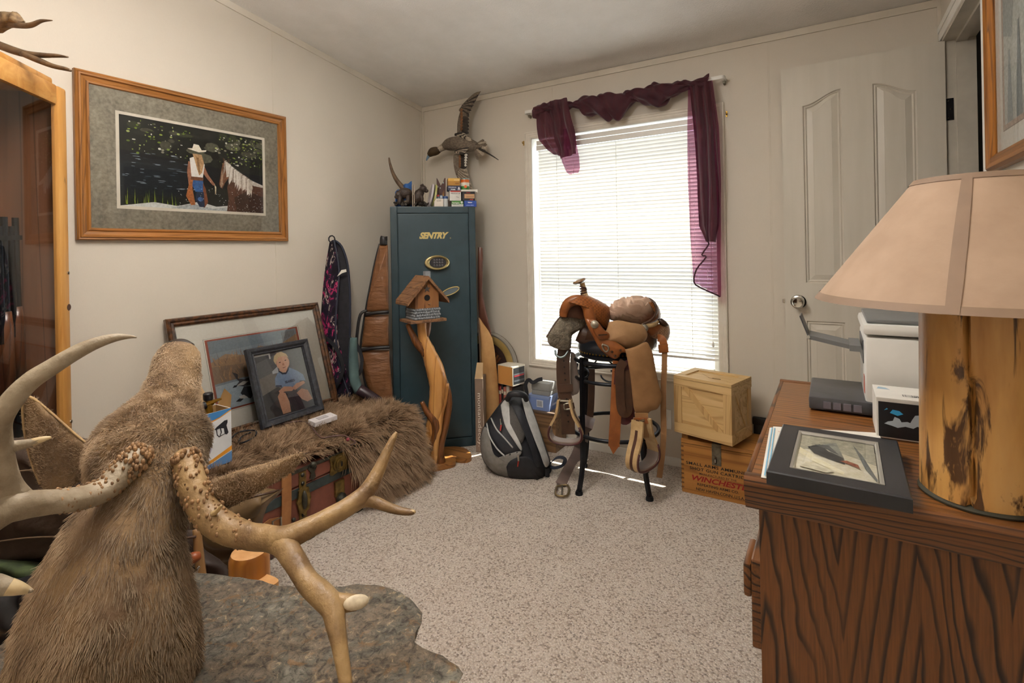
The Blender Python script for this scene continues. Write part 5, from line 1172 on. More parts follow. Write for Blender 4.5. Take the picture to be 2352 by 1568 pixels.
# oval frame leaning on the wall
of_ = thing('oval_picture', 'grey and gold oval framed picture leaning behind the gun case', 'picture', (-1.945, 2.83, .22)); oc = V((-1.945, 2.832, .44)); ou = V((1, 0, 0)); ovv = V((0, .03, 1)).normalized(); onn = V((0, -1, .03)).normalized()
def oring(r0, r1, h0, h1, m_, nm):
    n_ = 56; vs = []
    for r_, h_ in ((r0, h0), ((r0+r1)/2, max(h0, h1)+.004), (r1, h1)):
        for k_ in range(n_): g = 2*math.pi*k_/n_; vs.append(oc+ou*(.232*r_*math.cos(g))+ovv*(.218*r_*math.sin(g))+onn*h_)
    part(of_, nm, MB().add(vs, [(i*n_+k_, i*n_+(k_+1) % n_, (i+1)*n_+(k_+1) % n_, (i+1)*n_+k_) for i in range(2) for k_ in range(n_)]), m_, True)
oring(1.0, .90, .0, .016, mat('grey_gilt', '#9a948a', .4), 'outer_rim'); oring(.90, .68, .016, .010, mat('dull_gold', '#b59a5f', .45, c2='#a0864c'), 'gold_liner')
part(of_, 'backing', MB().add([oc+ou*(.231*math.cos(2*math.pi*k_/40))+ovv*(.217*math.sin(2*math.pi*k_/40))-onn*s_ for s_ in (0, .008) for k_ in range(40)], [tuple(range(39, -1, -1)), tuple(range(40, 80))]+[(k_, (k_+1) % 40, 40+(k_+1) % 40, 40+k_) for k_ in range(40)]), mat('brown_board', '#5a4632', .7))
m = MB(); sh_ = [('#3c2c26', ell(.5, .5, .5, .5, 40))]+[('#7a4a2c' if k_ % 2 else '#94603a', [(.52+.06*k_, .95-.05*k_), (.56+.06*k_, .93-.05*k_), (.50+.05*k_, .55), (.46+.05*k_, .58)]) for k_ in range(6)]
shapes(m, oc-ou*.158-ovv*.148+onn*.009, ou*.316, ovv*.296, sh_); part(of_, 'print', m, printmat('framed_paper'))

# ================================================================ WOODEN BOX WITH SMALL GOODS
wz = .232
wbx = thing('wooden_box', 'low brown wooden box under the blue carton', 'box', (-1.6, 2.78, 0)); M_wb = wood('walnut_box', '#8f6f4f', '#7a5b3e', 0, 1.2, .5, '#523a26')
part(wbx, 'front_board', MB().box((-1.86, 2.706, .002), (-1.388, 2.718, wz-.012), b=.001), M_wb); part(wbx, 'side_board', MB().box((-1.400, 2.718, .002), (-1.388, 2.846, wz-.012), b=.001), M_wb); part(wbx, 'side_board', MB().box((-1.86, 2.718, .002), (-1.848, 2.846, wz-.012), b=.001), M_wb)
part(wbx, 'back_board', MB().box((-1.848, 2.836, .002), (-1.400, 2.846, wz-.012)), M_wb); part(wbx, 'top_board', MB().box((-1.865, 2.700, wz-.012), (-1.383, 2.852, wz), b=.002), mat('worn_top', '#6e5a49', .5, c2='#5c4a3b'))
def wcarton(name, label, pa, pb, zt_, z0_, y0_, dp, base, prints=(), texts=(), rz_=0, cat='box', side=()):
    """Carton from the bottom corners pa, pb (pixels of the front at depth y0)."""
    a, b = ay(pa[0], pa[1], y0_), ay(pb[0], pb[1], y0_); w_ = abs(b.x-a.x)
    m_ = Matrix.Translation((a.x, y0_, z0_)) @ Matrix.Rotation(rz_, 4, 'Z'); r_ = thing(name, label, cat, (a.x, y0_, z0_), (0, 0, rz_))
    part(r_, 'carton', MB().box((0, 0, .0005), (w_, dp, zt_-z0_), None, .001, m_), mat('card_'+name+base, base, .5)); m = MB()
    if prints: shapes(m, m_ @ V((0, 0, 0)), (m_.to_3x3() @ V((w_, 0, 0))), V((0, 0, zt_-z0_)), prints, .0002, .0004)
    if side: shapes(m, m_ @ V((w_, 0, 0)), (m_.to_3x3() @ V((0, dp, 0))), V((0, 0, zt_-z0_)), side, .0002, .0004)
    for (s_, tx_, ty_, tw_, th_, col_) in texts: put_text(m, s_, m_ @ V((w_*tx_, 0, (zt_-z0_)*ty_)), m_.to_3x3() @ V((1, 0, 0)), V((0, 0, 1)), w_*tw_, (zt_-z0_)*th_, .0016, hexc(col_), offset=.02)
    if m.v: part(r_, 'print', m, printmat())
    return r_
bz1 = az(1200, 895, wz+.07).z
wcarton('blue_carton', 'blue and white carton with a barcode beside the backpack', (1212, 930), (1262, 945), wz+.085, wz, 2.722, .11, '#93a6d2', [('#7d93c6', rect(0, 0, 1, .85)), ('#e8eaf0', rect(.42, .22, .72, .72))]+[('#444a5a', rect(.45+.026*k_, .28, .462+.026*k_, .66)) for k_ in range(9)], side=[('#5f79b8', [(0, 0), (1, 0), (1, 1)]), ('#b9c4e0', rect(.35, .3, .85, .45))])
pb_ = thing('plastic_case', 'clear plastic case on top of the blue carton', 'plastic box', (-1.50, 2.77, wz+.086)); M_clear = mat('frosted_plastic', '#e6e6e2', .15, Transmission_Weight=.55, IOR=1.3); zz = wz+.0865
part(pb_, 'base', MB().box((-1.560, 2.735, zz), (-1.440, 2.825, zz+.028), b=.004), M_clear, 40); part(pb_, 'lid', MB().box((-1.562, 2.733, zz+.028), (-1.438, 2.827, zz+.075), b=.006), M_clear, 40)
for k_ in range(6): part(pb_, 'divider', MB().box((-1.552+.019*k_, 2.738, zz+.002), (-1.550+.019*k_, 2.822, zz+.06)), M_clear)
rs = random.Random(9); bxs = -1.835
for k_, (c_, w_, lab) in enumerate((('#5b5a4c', .014, 'olive spined book at the left end of the row'), ('#7e2320', .030, 'dark red spined book second in the row'), ('#a6483c', .016, 'red and black spined book in the row'), ('#22201f', .014, 'black spined book in the middle of the row'), ('#b06a5c', .020, 'pink spined book in the row'), ('#c9c4b8', .022, 'white spined book in the row'), ('#8a5a3c', .018, 'brown spined book in the row'), ('#3f3d40', .024, 'charcoal spined book at the right end of the row'))):
    hgt = .115+rs.uniform(-.008, .008); m_ = Matrix.Translation((bxs, 2.722, wz+.001)) @ Matrix.Rotation(.10 if k_ < 2 else 0, 4, 'Y'); r_ = thing('book', lab, 'book', (bxs, 2.722, wz), (0, 0, 0), 'paperbacks on the wooden box')
    part(r_, 'cover', MB().box((0, 0, 0), (w_-.001, .10, hgt), None, .001, m_), mat('book_'+c_, c_, .5)); part(r_, 'spine_band', MB().box((.001, -.0006, hgt*.55), (w_-.002, .0004, hgt*.75), None, 0, m_), mat('spine_cream', '#d8cfb8', .6)); bxs += w_+.0015
wcarton('ammo_carton', 'white carton with an orange end balanced on the books', (1144, 885), (1184, 891), wz+.245, wz+.126, 2.722, .115, '#e9e2d2', [('#d69a55', rect(.02, .02, .98, .97))], rz_=math.radians(-12), side=[('#3e4043', rect(.06, .08, .94, .92)), ('#7f8488', rect(.1, .55, .9, .62)), ('#c24a50', rect(.12, .46, .88, .54)), ('#6a7076', rect(.1, .2, .9, .3))])
st_ = thing('camera_strap', 'black webbing strap looped behind the backpack', 'strap', tuple(ay(1210, 900, 2.70)))
part(st_, 'strap', MB().strap([ay(x, y, yy) for x, y, yy in smooth([(1204, 925, 2.69), (1210, 905, 2.69), (1207, 884, 2.69), (1214, 872, 2.70), (1224, 878, 2.71), (1236, 872, 2.72), (1246, 870, 2.73)], 4)], .022, .003, V((.2, -.8, .5))), M_web, True)

# ================================================================ BACKPACK
bo = [(1103, 1005), (1108, 985), (1122, 962), (1142, 935), (1160, 912), (1176, 904), (1196, 902), (1212, 912), (1224, 940), (1236, 975), (1250, 1015), (1262, 1050), (1268, 1072), (1262, 1092), (1248, 1104), (1210, 1108), (1170, 1101), (1135, 1086), (1112, 1062), (1104, 1035)]
bp = thing('backpack', 'grey and black backpack slumped on the carpet', 'backpack', tuple(az(1185, 1104, 0)))
BP = Puff(bo, 2.83, .145, .11, c=(1180, 1020), pw=.45, n=2, slope=(0, -.0006))
M_bg = mat('pack_grey', '#8b8884', .7, c2='#77746f', ns=30, bump=(200, .2, .002)); M_bk = mat('pack_black', '#17181d', .6, c2='#22242b', ns=30, bump=(180, .3, .002)); M_lg = mat('pack_light_grey', '#c2c2c0', .55, c2='#acacaa', ns=30); M_mesh = mat('pack_mesh', '#56524e', .8, c2='#45413e', ns=300, bump=(300, .5, .002))
part(bp, 'body', BP.mb(12, .012, 3, .03), M_bk, 'all')
part(bp, 'front_pocket', BP.patch([(1104, 1005), (1112, 980), (1122, 990), (1126, 1020), (1140, 1050), (1165, 1064), (1172, 1080), (1168, 1098), (1135, 1084), (1113, 1060), (1105, 1035)], .014, th=.02), M_bg, 'all')
part(bp, 'front_panel', BP.patch([(1120, 975), (1138, 945), (1152, 932), (1160, 950), (1168, 985), (1190, 1020), (1198, 1034), (1160, 1046), (1138, 1020), (1124, 1000)], .012, th=.018), M_bk, 'all')
part(bp, 'mesh_panel', BP.patch([(1163, 935), (1170, 926), (1190, 950), (1205, 975), (1206, 1000), (1196, 1018), (1180, 1000), (1166, 968)], .016, th=.02), M_mesh, 'all')
part(bp, 'side_pocket', BP.patch([(1163, 1072), (1172, 1058), (1196, 1048), (1222, 1052), (1240, 1075), (1246, 1098), (1210, 1106), (1172, 1100)], .020, th=.025), M_bk, 'all', label='black side pocket')
part(bp, 'grey_wedge', BP.patch([(1140, 1052), (1175, 1040), (1198, 1036), (1190, 1050), (1166, 1062), (1166, 1100), (1150, 1094)], .012, th=.016), M_bg, 'all')
part(bp, 'light_piping', BP.patch([(1150, 930), (1160, 918), (1170, 928), (1164, 945), (1170, 970), (1186, 1000), (1198, 1025), (1196, 1034), (1178, 1008), (1162, 982), (1154, 955)], .022, th=.02), M_lg, 'all')
part(bp, 'shoulder_strap', BP.patch([(1198, 915), (1210, 912), (1224, 945), (1238, 985), (1252, 1030), (1262, 1062), (1252, 1072), (1240, 1040), (1224, 1000), (1208, 955)], .032, th=.03), M_lg, 'all', label='light grey padded shoulder strap')
part(bp, 'shoulder_strap', BP.patch([(1170, 922), (1186, 918), (1204, 950), (1218, 985), (1232, 1030), (1242, 1066), (1230, 1070), (1218, 1030), (1200, 985), (1182, 945)], .034, th=.03), M_bk, 'all')
part(bp, 'top_handle', ptube([(1166, 918, 2.76, 6), (1172, 906, 2.73, 7), (1188, 904, 2.72, 8), (1204, 908, 2.74, 7), (1209, 918, 2.77, 6)], seg=10), M_bk, 'all')
for zp, pl_ in (((1153, 985), [(1150, 962), (1153, 985)]), ((1190, 1050), [(1190, 1044), (1189, 1058)])):
    q = part(bp, 'zip_slider', MB().tube([BP.p(pl_[0][0], pl_[0][1], .03), BP.p(pl_[0][0]+1, pl_[0][1]+14, .034)], .005, 6), M_chrome); part(q, 'red_pull', MB().tube([BP.p(pl_[0][0]+1, pl_[0][1]+14, .034), BP.p(pl_[0][0]-1, pl_[0][1]+27, .034)], .004, 6), mat('red_pull', '#b0342c', .6))
for pts_ in ([(1118, 972), (1124, 1000), (1140, 1028), (1160, 1048)], [(1128, 960), (1140, 985), (1158, 1005), (1178, 1028)]): part(bp, 'zip', BP.path(pts_, .004, .014), M_lg, 'all')
part(bp, 'buckle_strap', MB().strap(pt3(smooth([(1262, 1066, 2.78), (1276, 1052, 2.74), (1290, 1050, 2.72), (1298, 1056, 2.71), (1292, 1068, 2.71), (1276, 1074, 2.73), (1262, 1072, 2.76)], 4)), .020, .004, V((.2, -.3, .9))), mat('navy_webbing', '#232a3c', .7), True)
part(bp, 'side_buckle', MB().cbox(at(1257, 1085, 2.72), (.022, .014, .045), b=.004, rot=(0, 0, YAW)), M_bk, 40)
part(bp, 'lower_strap', MB().strap(pt3(smooth([(1205, 1058, 2.68), (1216, 1072, 2.67), (1228, 1090, 2.67), (1236, 1100, 2.69)], 4)), .018, .004, V((.4, -.9, 0))), M_bk, True)
# ================================================================ BAR STOOL
SC = V((-.955, 2.515, 0))
stl = thing('bar_stool', 'black wrought iron bar stool with scrolls carrying the saddle', 'stool', tuple(SC))
M_iron = mat('black_wrought_iron', '#15171c', .35, .5, c2='#20242c')
legs = [V((-1.062, 2.307, 0)), V((-.749, 2.4175, 0)), V((-.86, 2.715, 0)), V((-1.17, 2.615, 0))]
for l_ in legs:
    d = (l_-SC); ang = math.atan2(d.y, d.x); r0_ = d.length; q = lambda r_, z: SC+V((math.cos(ang)*r_, math.sin(ang)*r_, z))
    lg = part(stl, 'leg', MB().tube(smooth([tuple(q(r0_*.86, .66)), tuple(q(r0_*.87, .45)), tuple(q(r0_*.88, .25)), tuple(q(r0_*.90, .12)), tuple(q(r0_, .012))], 4), .0125, 4, nrm=(math.cos(ang+.78), math.sin(ang+.78), 0)), M_iron)
    part(lg, 'foot_cap', MB().lathe([(.019, 0), (.019, .01), (.015, .018)], l_, 12), M_iron, True)
def ring(r_, z, rr, nm): part(stl, nm, MB().tube([SC+V((r_*math.cos(2*math.pi*k_/40), r_*math.sin(2*math.pi*k_/40), z)) for k_ in range(40)], rr, 8, closed=True), M_iron, True)
ring(.218, .285, .010, 'foot_ring'); ring(.192, .545, .009, 'apron_ring'); ring(.192, .635, .011, 'apron_ring')
for k_ in range(8):
    g0 = 2*math.pi*k_/8+.3; pts_ = []
    for j_ in range(15):
        a = j_/14*math.pi*1.5; rr_ = .034*(1-.35*j_/14); pts_.append((g0+rr_*math.cos(a+math.pi)/.192*1.4, .590+rr_*math.sin(a+math.pi)))
    part(stl, 'scroll', MB().tube([SC+V((.192*math.cos(g), .192*math.sin(g), z)) for g, z in pts_], .0045, 6), M_iron, 'all')
part(stl, 'seat_pan', MB().lathe([(.15, .645), (.172, .655), (.172, .668), (.165, .672)], SC, 36), M_iron, True)
part(stl, 'cushion', MB().lathe([(.168, .670), (.178, .690), (.172, .715), (.15, .735), (.10, .748), (.002, .752)], SC, 36), mat('black_vinyl_seat', '#14171d', .3, bump=(40, .15, .003)), True, label='black vinyl seat cushion')
nt = MB().lathe([(.003, 0), (.002, .002)], (0, 0, 0), 6).mesh('nail', None, True); nt.materials.append(M_brass)
for k_ in range(60): g = 2*math.pi*k_/60; piece(stl, 'nail', nt, W[stl.name].inverted() @ Matrix.Translation(SC+V((.1755*math.cos(g), .1755*math.sin(g), .678))) @ Matrix.Rotation(g, 4, 'Z') @ Matrix.Rotation(math.pi/2, 4, 'Y') @ Matrix.Diagonal((1.6, 1.6, 1, 1)))

# ================================================================ WESTERN SADDLE
sd_ = thing('saddle', 'western leather saddle with rawhide stirrups resting on the bar stool', 'saddle', tuple(SC+V((0, 0, .75))))
def z8(x, y): return 1220+x/2.8, 600+y/2.8
def Z8(*p): return [z8(*q) for q in p]
def basket(name, c, c2, sc_=1.0):
    t = NT(name); t.set(.38, 0, .45); co = t.coord((1, 1, 1), (.6, .4, .78)); b = t.n('ShaderNodeTexChecker'); b.inputs['Scale'].default_value = 95*sc_; t.l(co, b.inputs[0])
    f = t.noise(t.coord(), 14, 4); t.base(t.mix(t.math('MULTIPLY', b.outputs['Fac'], .55), t.ramp(f, [(.3, hexc(c)), (.7, hexc(c2))]), hexc('#5a3216'))); t.bump(b.outputs['Fac'], .6, .004); return t.m
M_lea = mat('saddle_leather', '#94582a', .38, c2='#7a431d', ns=16, bump=(70, .2, .003)); M_bask = basket('basket_stamped', '#9a5c2c', '#84491f'); M_bask2 = basket('basket_stamped_pale', '#a88566', '#947256', 1.2)
M_sue = mat('worn_suede', '#b08a63', .7, c2='#96724d', ns=9, bump=(80, .25, .003)); M_fend = mat('fender_leather', '#9a7148', .6, c2='#84603a', ns=10, bump=(60, .2, .003)); M_seat = mat('seat_suede', '#dcc0aa', .7, c2='#c7a58e', ns=12)
M_fleece = mat('grey_fleece', '#857b6b', .95, c2='#6b6254', ns=60, bump=(130, .9, .01)); M_dark = mat('dark_leather', '#4a3020', .4, c2='#3a2417', ns=14); M_wine = mat('wine_strap', '#4c2426', .35); M_raw = mat('rawhide', '#c3a67a', .45, c2='#a98b5e', ns=20); M_lace = mat('lacing', '#4a2a1c', .5); M_nick = mat('nickel', '#a8a294', .28, .9)
# off side skirt (fleece side towards us)
part(sd_, 'fleece_skirt', Puff(Z8((105, 485), (150, 412), (200, 352), (270, 343), (345, 338), (362, 365), (345, 420), (290, 455), (262, 480), (258, 530), (246, 568), (180, 566), (132, 548), (108, 520)), 2.56, .03, .012, n=3, slope=(.0010, 0)).mb(8, .01, 1, .08), M_fleece, 'all', label='grey fleece underside of the skirt')
part(sd_, 'skirt_edge', ptube([(*z8(100, 488), 2.53, 2.5), (*z8(150, 405), 2.55, 2.5), (*z8(200, 348), 2.58, 2.5), (*z8(240, 338), 2.62, 2.5)], seg=6), M_dark, 'all')
# bars under the seat
part(sd_, 'tree', MB().tube([at(1345, 760, 2.60), at(1400, 775, 2.62), at(1470, 770, 2.66), at(1505, 760, 2.70)], [.05, .07, .07, .05], 12), M_dark, 'all')
part(sd_, 'pad_arch', ptube([(1330, 762, 2.62, 22), (1380, 782, 2.60, 30), (1440, 790, 2.60, 34), (1495, 775, 2.64, 28)], seg=14, flat=.8), M_dark, 'all')
# gullet plate, fork (swell) and horn
part(sd_, 'gullet', Puff(Z8((225, 360), (232, 315), (262, 278), (310, 262), (350, 282), (368, 345), (345, 352), (330, 372), (290, 365)), 2.535, .005, .02, n=3).mb(6), mat('gullet_brown', '#5a3420', .6), 'all')
arch_ = [(*z8(207, 352), 2.53, 10), (*z8(214, 310), 2.52, 11), (*z8(240, 268), 2.51, 12), (*z8(290, 248), 2.50, 12), (*z8(335, 258), 2.49, 12), (*z8(362, 300), 2.48, 12), (*z8(375, 352), 2.48, 13), (*z8(385, 392), 2.48, 12)]
part(sd_, 'fork_face', ptube(arch_, seg=12, flat=.8), M_lea, 'all')
fk = Puff(Z8((240, 262), (290, 232), (350, 218), (405, 236), (450, 258), (492, 284), (511, 312), (506, 370), (498, 428), (470, 424), (430, 400), (398, 388), (378, 350), (362, 300), (330, 262)), 2.53, .06, .06, n=3, slope=(.0009, 0), pw=.42)
part(sd_, 'fork', fk.mb(10), M_bask, 'all', label='basket stamped swell')
part(sd_, 'horn', ptube([(1344, 684, 2.55, 10), (1342, 672, 2.55, 6.5), (1340, 660, 2.55, 5.5), (1337, 650, 2.55, 6)], seg=12), M_raw, 'all')
hcp = at(1331, 647, 2.545); part(sd_, 'horn_cap', MB().lathe([(.004, -.010), (.026, -.004), (.034, .002), (.030, .009), (.004, .013)], hcp, 20, Matrix.Rotation(-.35, 4, V((0, 1, 0))) @ Matrix.Rotation(.15, 4, 'X')), mat('horn_leather', '#7d5a34', .4), True)
wr_ = MB()
for k_ in range(5): wr_.tube([at(1341.5-k_*.6, 676-k_*4.2, 2.55)+V((.0155*math.cos(g/10*2*math.pi), .0155*math.sin(g/10*2*math.pi), .004*math.sin(g/10*2*math.pi+k_))) for g in range(10)], .003, 5, closed=True)
part(sd_, 'horn_wrap', wr_, M_lace, 'all')
# seat, cantle
st = Puff(Z8((498, 290), (540, 258), (590, 238), (650, 227), (710, 228), (750, 238), (782, 262), (800, 300), (795, 335), (768, 372), (735, 398), (700, 404), (640, 396), (560, 384), (512, 376), (500, 340)), 2.60, .085, .05, n=10, slope=(.0007, .0010), pw=.5)
def seatm():
    m = st.mb(44)
    for i, p in enumerate(m.v):
        w_ = noise.noise(V((p.x*26, p.z*26, p.y*26))); f = .0055*math.sin((p.x*.8+p.z*.9)*230+w_*6)*max(0, min(1, (p.z-.80)*16)); m.v[i] = p+V((0, -f*.6, f))
    return m
part(sd_, 'seat', seatm(), M_seat, 'all', label='puckered pale suede seat')
part(sd_, 'cantle_binding', ptube([(*z8(735, 232), 2.60, 2.5), (*z8(785, 258), 2.585, 3), (*z8(806, 300), 2.56, 3), (*z8(800, 340), 2.53, 3), (*z8(770, 376), 2.51, 3), (*z8(715, 406), 2.50, 2.5)], seg=8), M_dark, 'all')
part(sd_, 'cantle', Puff(Z8((735, 230), (790, 258), (822, 298), (834, 345), (826, 378), (790, 400), (740, 412), (715, 405), (770, 376), (800, 340), (806, 300), (785, 258)), 2.61, .04, .05, c=z8(806, 345), n=2, slope=(.0010, 0)).mb(8), M_bask, 'all')
part(sd_, 'cantle_strip', ptube([(*z8(712, 406), 2.50, 3), (*z8(760, 412), 2.51, 5), (*z8(800, 402), 2.53, 5), (*z8(822, 385), 2.56, 4)], seg=8, flat=.5), M_raw, 'all')
# rear skirt and housing
part(sd_, 'rear_skirt', Puff(Z8((740, 430), (800, 410), (850, 392), (882, 402), (893, 440), (890, 480), (872, 514), (842, 506), (800, 498), (760, 480)), 2.58, .03, .03, n=3, slope=(.001, 0)).mb(7), M_bask2, 'all'); part(sd_, 'rear_jockey', Puff(Z8((735, 440), (755, 415), (812, 400), (845, 425), (800, 472), (770, 478)), 2.545, .02, .02, n=2, slope=(.001, 0)).mb(6), M_lea, 'all')
part(sd_, 'rear_button', Puff(Z8((812, 372), (840, 366), (876, 395), (882, 416), (855, 418), (822, 398)), 2.56, .02, .02, n=2).mb(5), M_dark, 'all')
part(sd_, 'rear_concho', MB().lathe([(.020, 0), (.018, .005), (.010, .008), (.002, .009)], at(*z8(726, 430), 2.495), 16, (-ray(1480, 754)).to_track_quat('Z', 'Y').to_matrix().to_4x4()), M_nick, True)
# seat jockey and fender, near side
part(sd_, 'near_skirt', Puff(Z8((350, 368), (372, 366), (398, 384), (440, 440), (520, 500), (600, 555), (612, 586), (580, 588), (562, 616), (536, 628), (490, 606), (436, 556), (398, 486), (360, 414)), 2.455, .022, .02, n=3, c=z8(470, 535), slope=(-.0003, 0)).mb(7), M_lea, 'all', label='tooled front edge of the near skirt')
part(sd_, 'seat_jockey', Puff(Z8((498, 392), (560, 378), (640, 394), (710, 406), (738, 440), (748, 478), (730, 516), (690, 545), (640, 557), (595, 552), (560, 536), (500, 526), (458, 518), (470, 470), (490, 425)), 2.475, .045, .03, n=3, slope=(.0002, 0)).mb(9, .004, 5, .05), M_sue, 'all', label='worn tan suede jockey')
part(sd_, 'rigging_plate', Puff(Z8((372, 380), (400, 372), (432, 392), (470, 440), (500, 462), (502, 490), (478, 505), (440, 500), (420, 478), (400, 440)), 2.43, .014, .012, n=3).mb(5), M_lea, 'all')
part(sd_, 'slot', slab(Z8((432, 470), (488, 466), (492, 474), (434, 479)), 2.414, .004), M_dark)
vq = (-ray(1366, 745)).to_track_quat('Z', 'Y').to_matrix().to_4x4()
part(sd_, 'concho', MB().lathe([(.019, 0), (.018, .004), (.013, .005), (.012, .009), (.002, .012)], at(*z8(408, 405), 2.418), 20, vq), M_nick, True, label='round nickel concho')
part(sd_, 'dee_ring', ptube([(*z8(456, 533), 2.43, 2), (*z8(492, 545), 2.425, 2), (*z8(497, 570), 2.425, 2), (*z8(480, 580), 2.43, 2), (*z8(462, 560), 2.43, 2), (*z8(456, 535), 2.43, 2)], seg=6), M_nick, 'all')
for x_, y_ in ((520, 582), (540, 608), (574, 570)): part(sd_, 'rivet', MB().lathe([(.006, 0), (.003, .003)], at(*z8(x_, y_), 2.43), 10, vq), M_dark)
part(sd_, 'fender', Puff(Z8((604, 566), (670, 548), (738, 518), (766, 552), (784, 600), (800, 690), (818, 780), (838, 856), (836, 900), (812, 948), (770, 962), (740, 985), (690, 985), (664, 958), (652, 880), (640, 760), (622, 650)), 2.42, .020, .012, n=3, slope=(.0003, 0), pw=.35).mb(8, .004, 7, .03), M_fend, 'all', label='broad tan near side fender')
part(sd_, 'stirrup_leather', MB().strap(pt3([(*z8(708, 975), 2.40), (*z8(712, 1040), 2.40), (*z8(716, 1130), 2.41)]), .060, .008, V((.35, -.94, 0))), M_fend, True); part(sd_, 'keeper', MB().strap(pt3([(*z8(706, 1005), 2.395), (*z8(708, 1040), 2.395)]), .066, .014, V((.35, -.94, 0))), M_lea)
def stirrup(cx, cy, s_, t0, tilt, turn, wdt=.056):
    """Bell stirrup: band hoop with laced edge and leather tread; turn = plan angle of the hoop plane."""
    hu = V((math.cos(turn), math.sin(turn), 0)); hn = V((-hu.y, hu.x, 0)); o = at(cx, cy, t0); ct, s1 = math.cos(tilt), math.sin(tilt)
    prof = [(-.024, .150), (-.028, .125), (-.038, .085), (-.060, .045), (-.070, .012), (-.062, -.014), (-.036, -.026), (0, -.029), (.036, -.026), (.062, -.014), (.070, .012), (.060, .045), (.038, .085), (.028, .125), (.024, .150)]
    P_ = [o+hu*(a*ct-b*s1)*s_+ZU*(a*s1+b*ct)*s_ for a, b in smooth(prof, 3)]; cc = o+ZU*.05*s_
    sr = part(sd_, 'stirrup', MB().strap(P_, wdt, .011, [((p-cc)-hn*(p-cc).dot(hn)).normalized() for p in P_]), M_raw, 60, label='rawhide covered stirrup')
    P2 = [p+((p-cc)-hn*(p-cc).dot(hn)).normalized()*.0065 for p in P_]
    part(sr, 'lacing', MB().strap(P2, .014, .003, [((p-cc)-hn*(p-cc).dot(hn)).normalized() for p in P2]), M_lace, 60)
    k0, k1 = 12, len(P_)-12; P3 = [p-((p-cc)-hn*(p-cc).dot(hn)).normalized()*.008 for p in P_[k0:k1]]
    part(sr, 'tread', MB().strap(P3, wdt*.98, .006, [((p-cc)-hn*(p-cc).dot(hn)).normalized() for p in P3]), mat('tread_leather', '#8f8078', .5), 60)
    part(sr, 'tread_rim', MB().tube([p-hn*wdt*.5 for p in P_[k0-3:k1+3]], .006, 6), M_wine, 'all')
    part(sr, 'bolt', MB().tube([P_[1], P_[-2]], .006, 8), M_nick)
stirrup(1477, 1056, 1.25, 2.38, .03, YAW+math.radians(42), .062); stirrup(1300, 1000, 1.18, 2.55, .02, YAW-math.radians(16), .055)
# latigo and straps
def strap_px(pts, w_, th, nrm, m_, nm, n=4, **kw): return part(sd_, nm, MB().strap(pt3(smooth(pts, n)), w_, th, nrm), m_, True, **kw)
NF = V((.45, -.89, 0))
strap_px([(*z8(598, 640), 2.43), (*z8(570, 700), 2.425), (*z8(572, 850), 2.42), (*z8(578, 940), 2.42), (*z8(596, 975), 2.42), (*z8(622, 960), 2.425), (*z8(622, 850), 2.43), (*z8(610, 700), 2.435)], .040, .006, NF, M_dark, 'latigo')
strap_px([(*z8(600, 645), 2.445), (*z8(628, 700), 2.44), (*z8(642, 850), 2.435), (*z8(636, 980), 2.435), (*z8(606, 1025), 2.435), (*z8(570, 1000), 2.435), (*z8(552, 940), 2.44), (*z8(556, 800), 2.445), (*z8(565, 690), 2.45)], .038, .006, NF, M_wine, 'latigo')
strap_px([(*z8(560, 640), 2.455), (*z8(552, 800), 2.445), (*z8(545, 950), 2.43), (*z8(538, 1080), 2.425), (*z8(532, 1190), 2.42)], .052, .006, NF, M_lea, 'hanging_strap'); part(sd_, 'strap_point', slab(Z8((502, 1188), (564, 1190), (528, 1242)), 2.418, .006), M_lea)
strap_px([(*z8(815, 492), 2.53), (*z8(838, 498), 2.52), (*z8(852, 530), 2.515), (*z8(858, 580), 2.515)], .036, .008, NF, M_lea, 'billet'); part(sd_, 'keeper', MB().strap(pt3([(*z8(848, 535), 2.508), (*z8(852, 585), 2.508)]), .044, .016, NF), M_lea)
strap_px([(*z8(858, 580), 2.51), (*z8(856, 700), 2.50), (*z8(850, 820), 2.49), (*z8(850, 950), 2.48), (*z8(852, 1100), 2.47), (*z8(842, 1250), 2.465), (*z8(824, 1390), 2.46)], .026, .005, NF, M_fend, 'rear_billet')
# off side fender strap with holes
strap_px([(*z8(215, 560), 2.60), (*z8(205, 650), 2.585), (*z8(208, 780), 2.575), (*z8(222, 900), 2.565), (*z8(236, 1020), 2.56), (*z8(240, 1110), 2.56)], .066, .008, NF, M_dark, 'off_side_leather', label='dark brown stirrup leather with punched holes')
part(sd_, 'off_side_fender', Puff(Z8((255, 580), (285, 600), (300, 700), (312, 780), (306, 840), (280, 858), (258, 850), (250, 700)), 2.63, .01, .01, n=3).mb(5), mat('fender_back', '#8d8078', .7), 'all')
hm_ = MB().lathe([(.0045, 0), (.0040, .0015)], (0, 0, 0), 8).mesh('punched_hole', None, True); hm_.materials.append(mat('hole_black', '#120d0a', .9))
qm = (-ray(1300, 900)).to_track_quat('Z', 'Y').to_matrix().to_4x4()
for k_ in range(8):
    y_ = (640, 680, 720, 762, 885, 920, 990, 1030)[k_]; x_ = 210+ (y_-640)*.075; piece(sd_, 'punched_hole', hm_, W[sd_.name].inverted() @ Matrix.Translation(at(*z8(x_, y_), 2.588-(y_-560)*.00006-.012)) @ qm)
part(sd_, 'keeper', MB().strap(pt3([(*z8(222, 790), 2.563), (*z8(226, 838), 2.560)]), .068, .012, NF), M_dark)
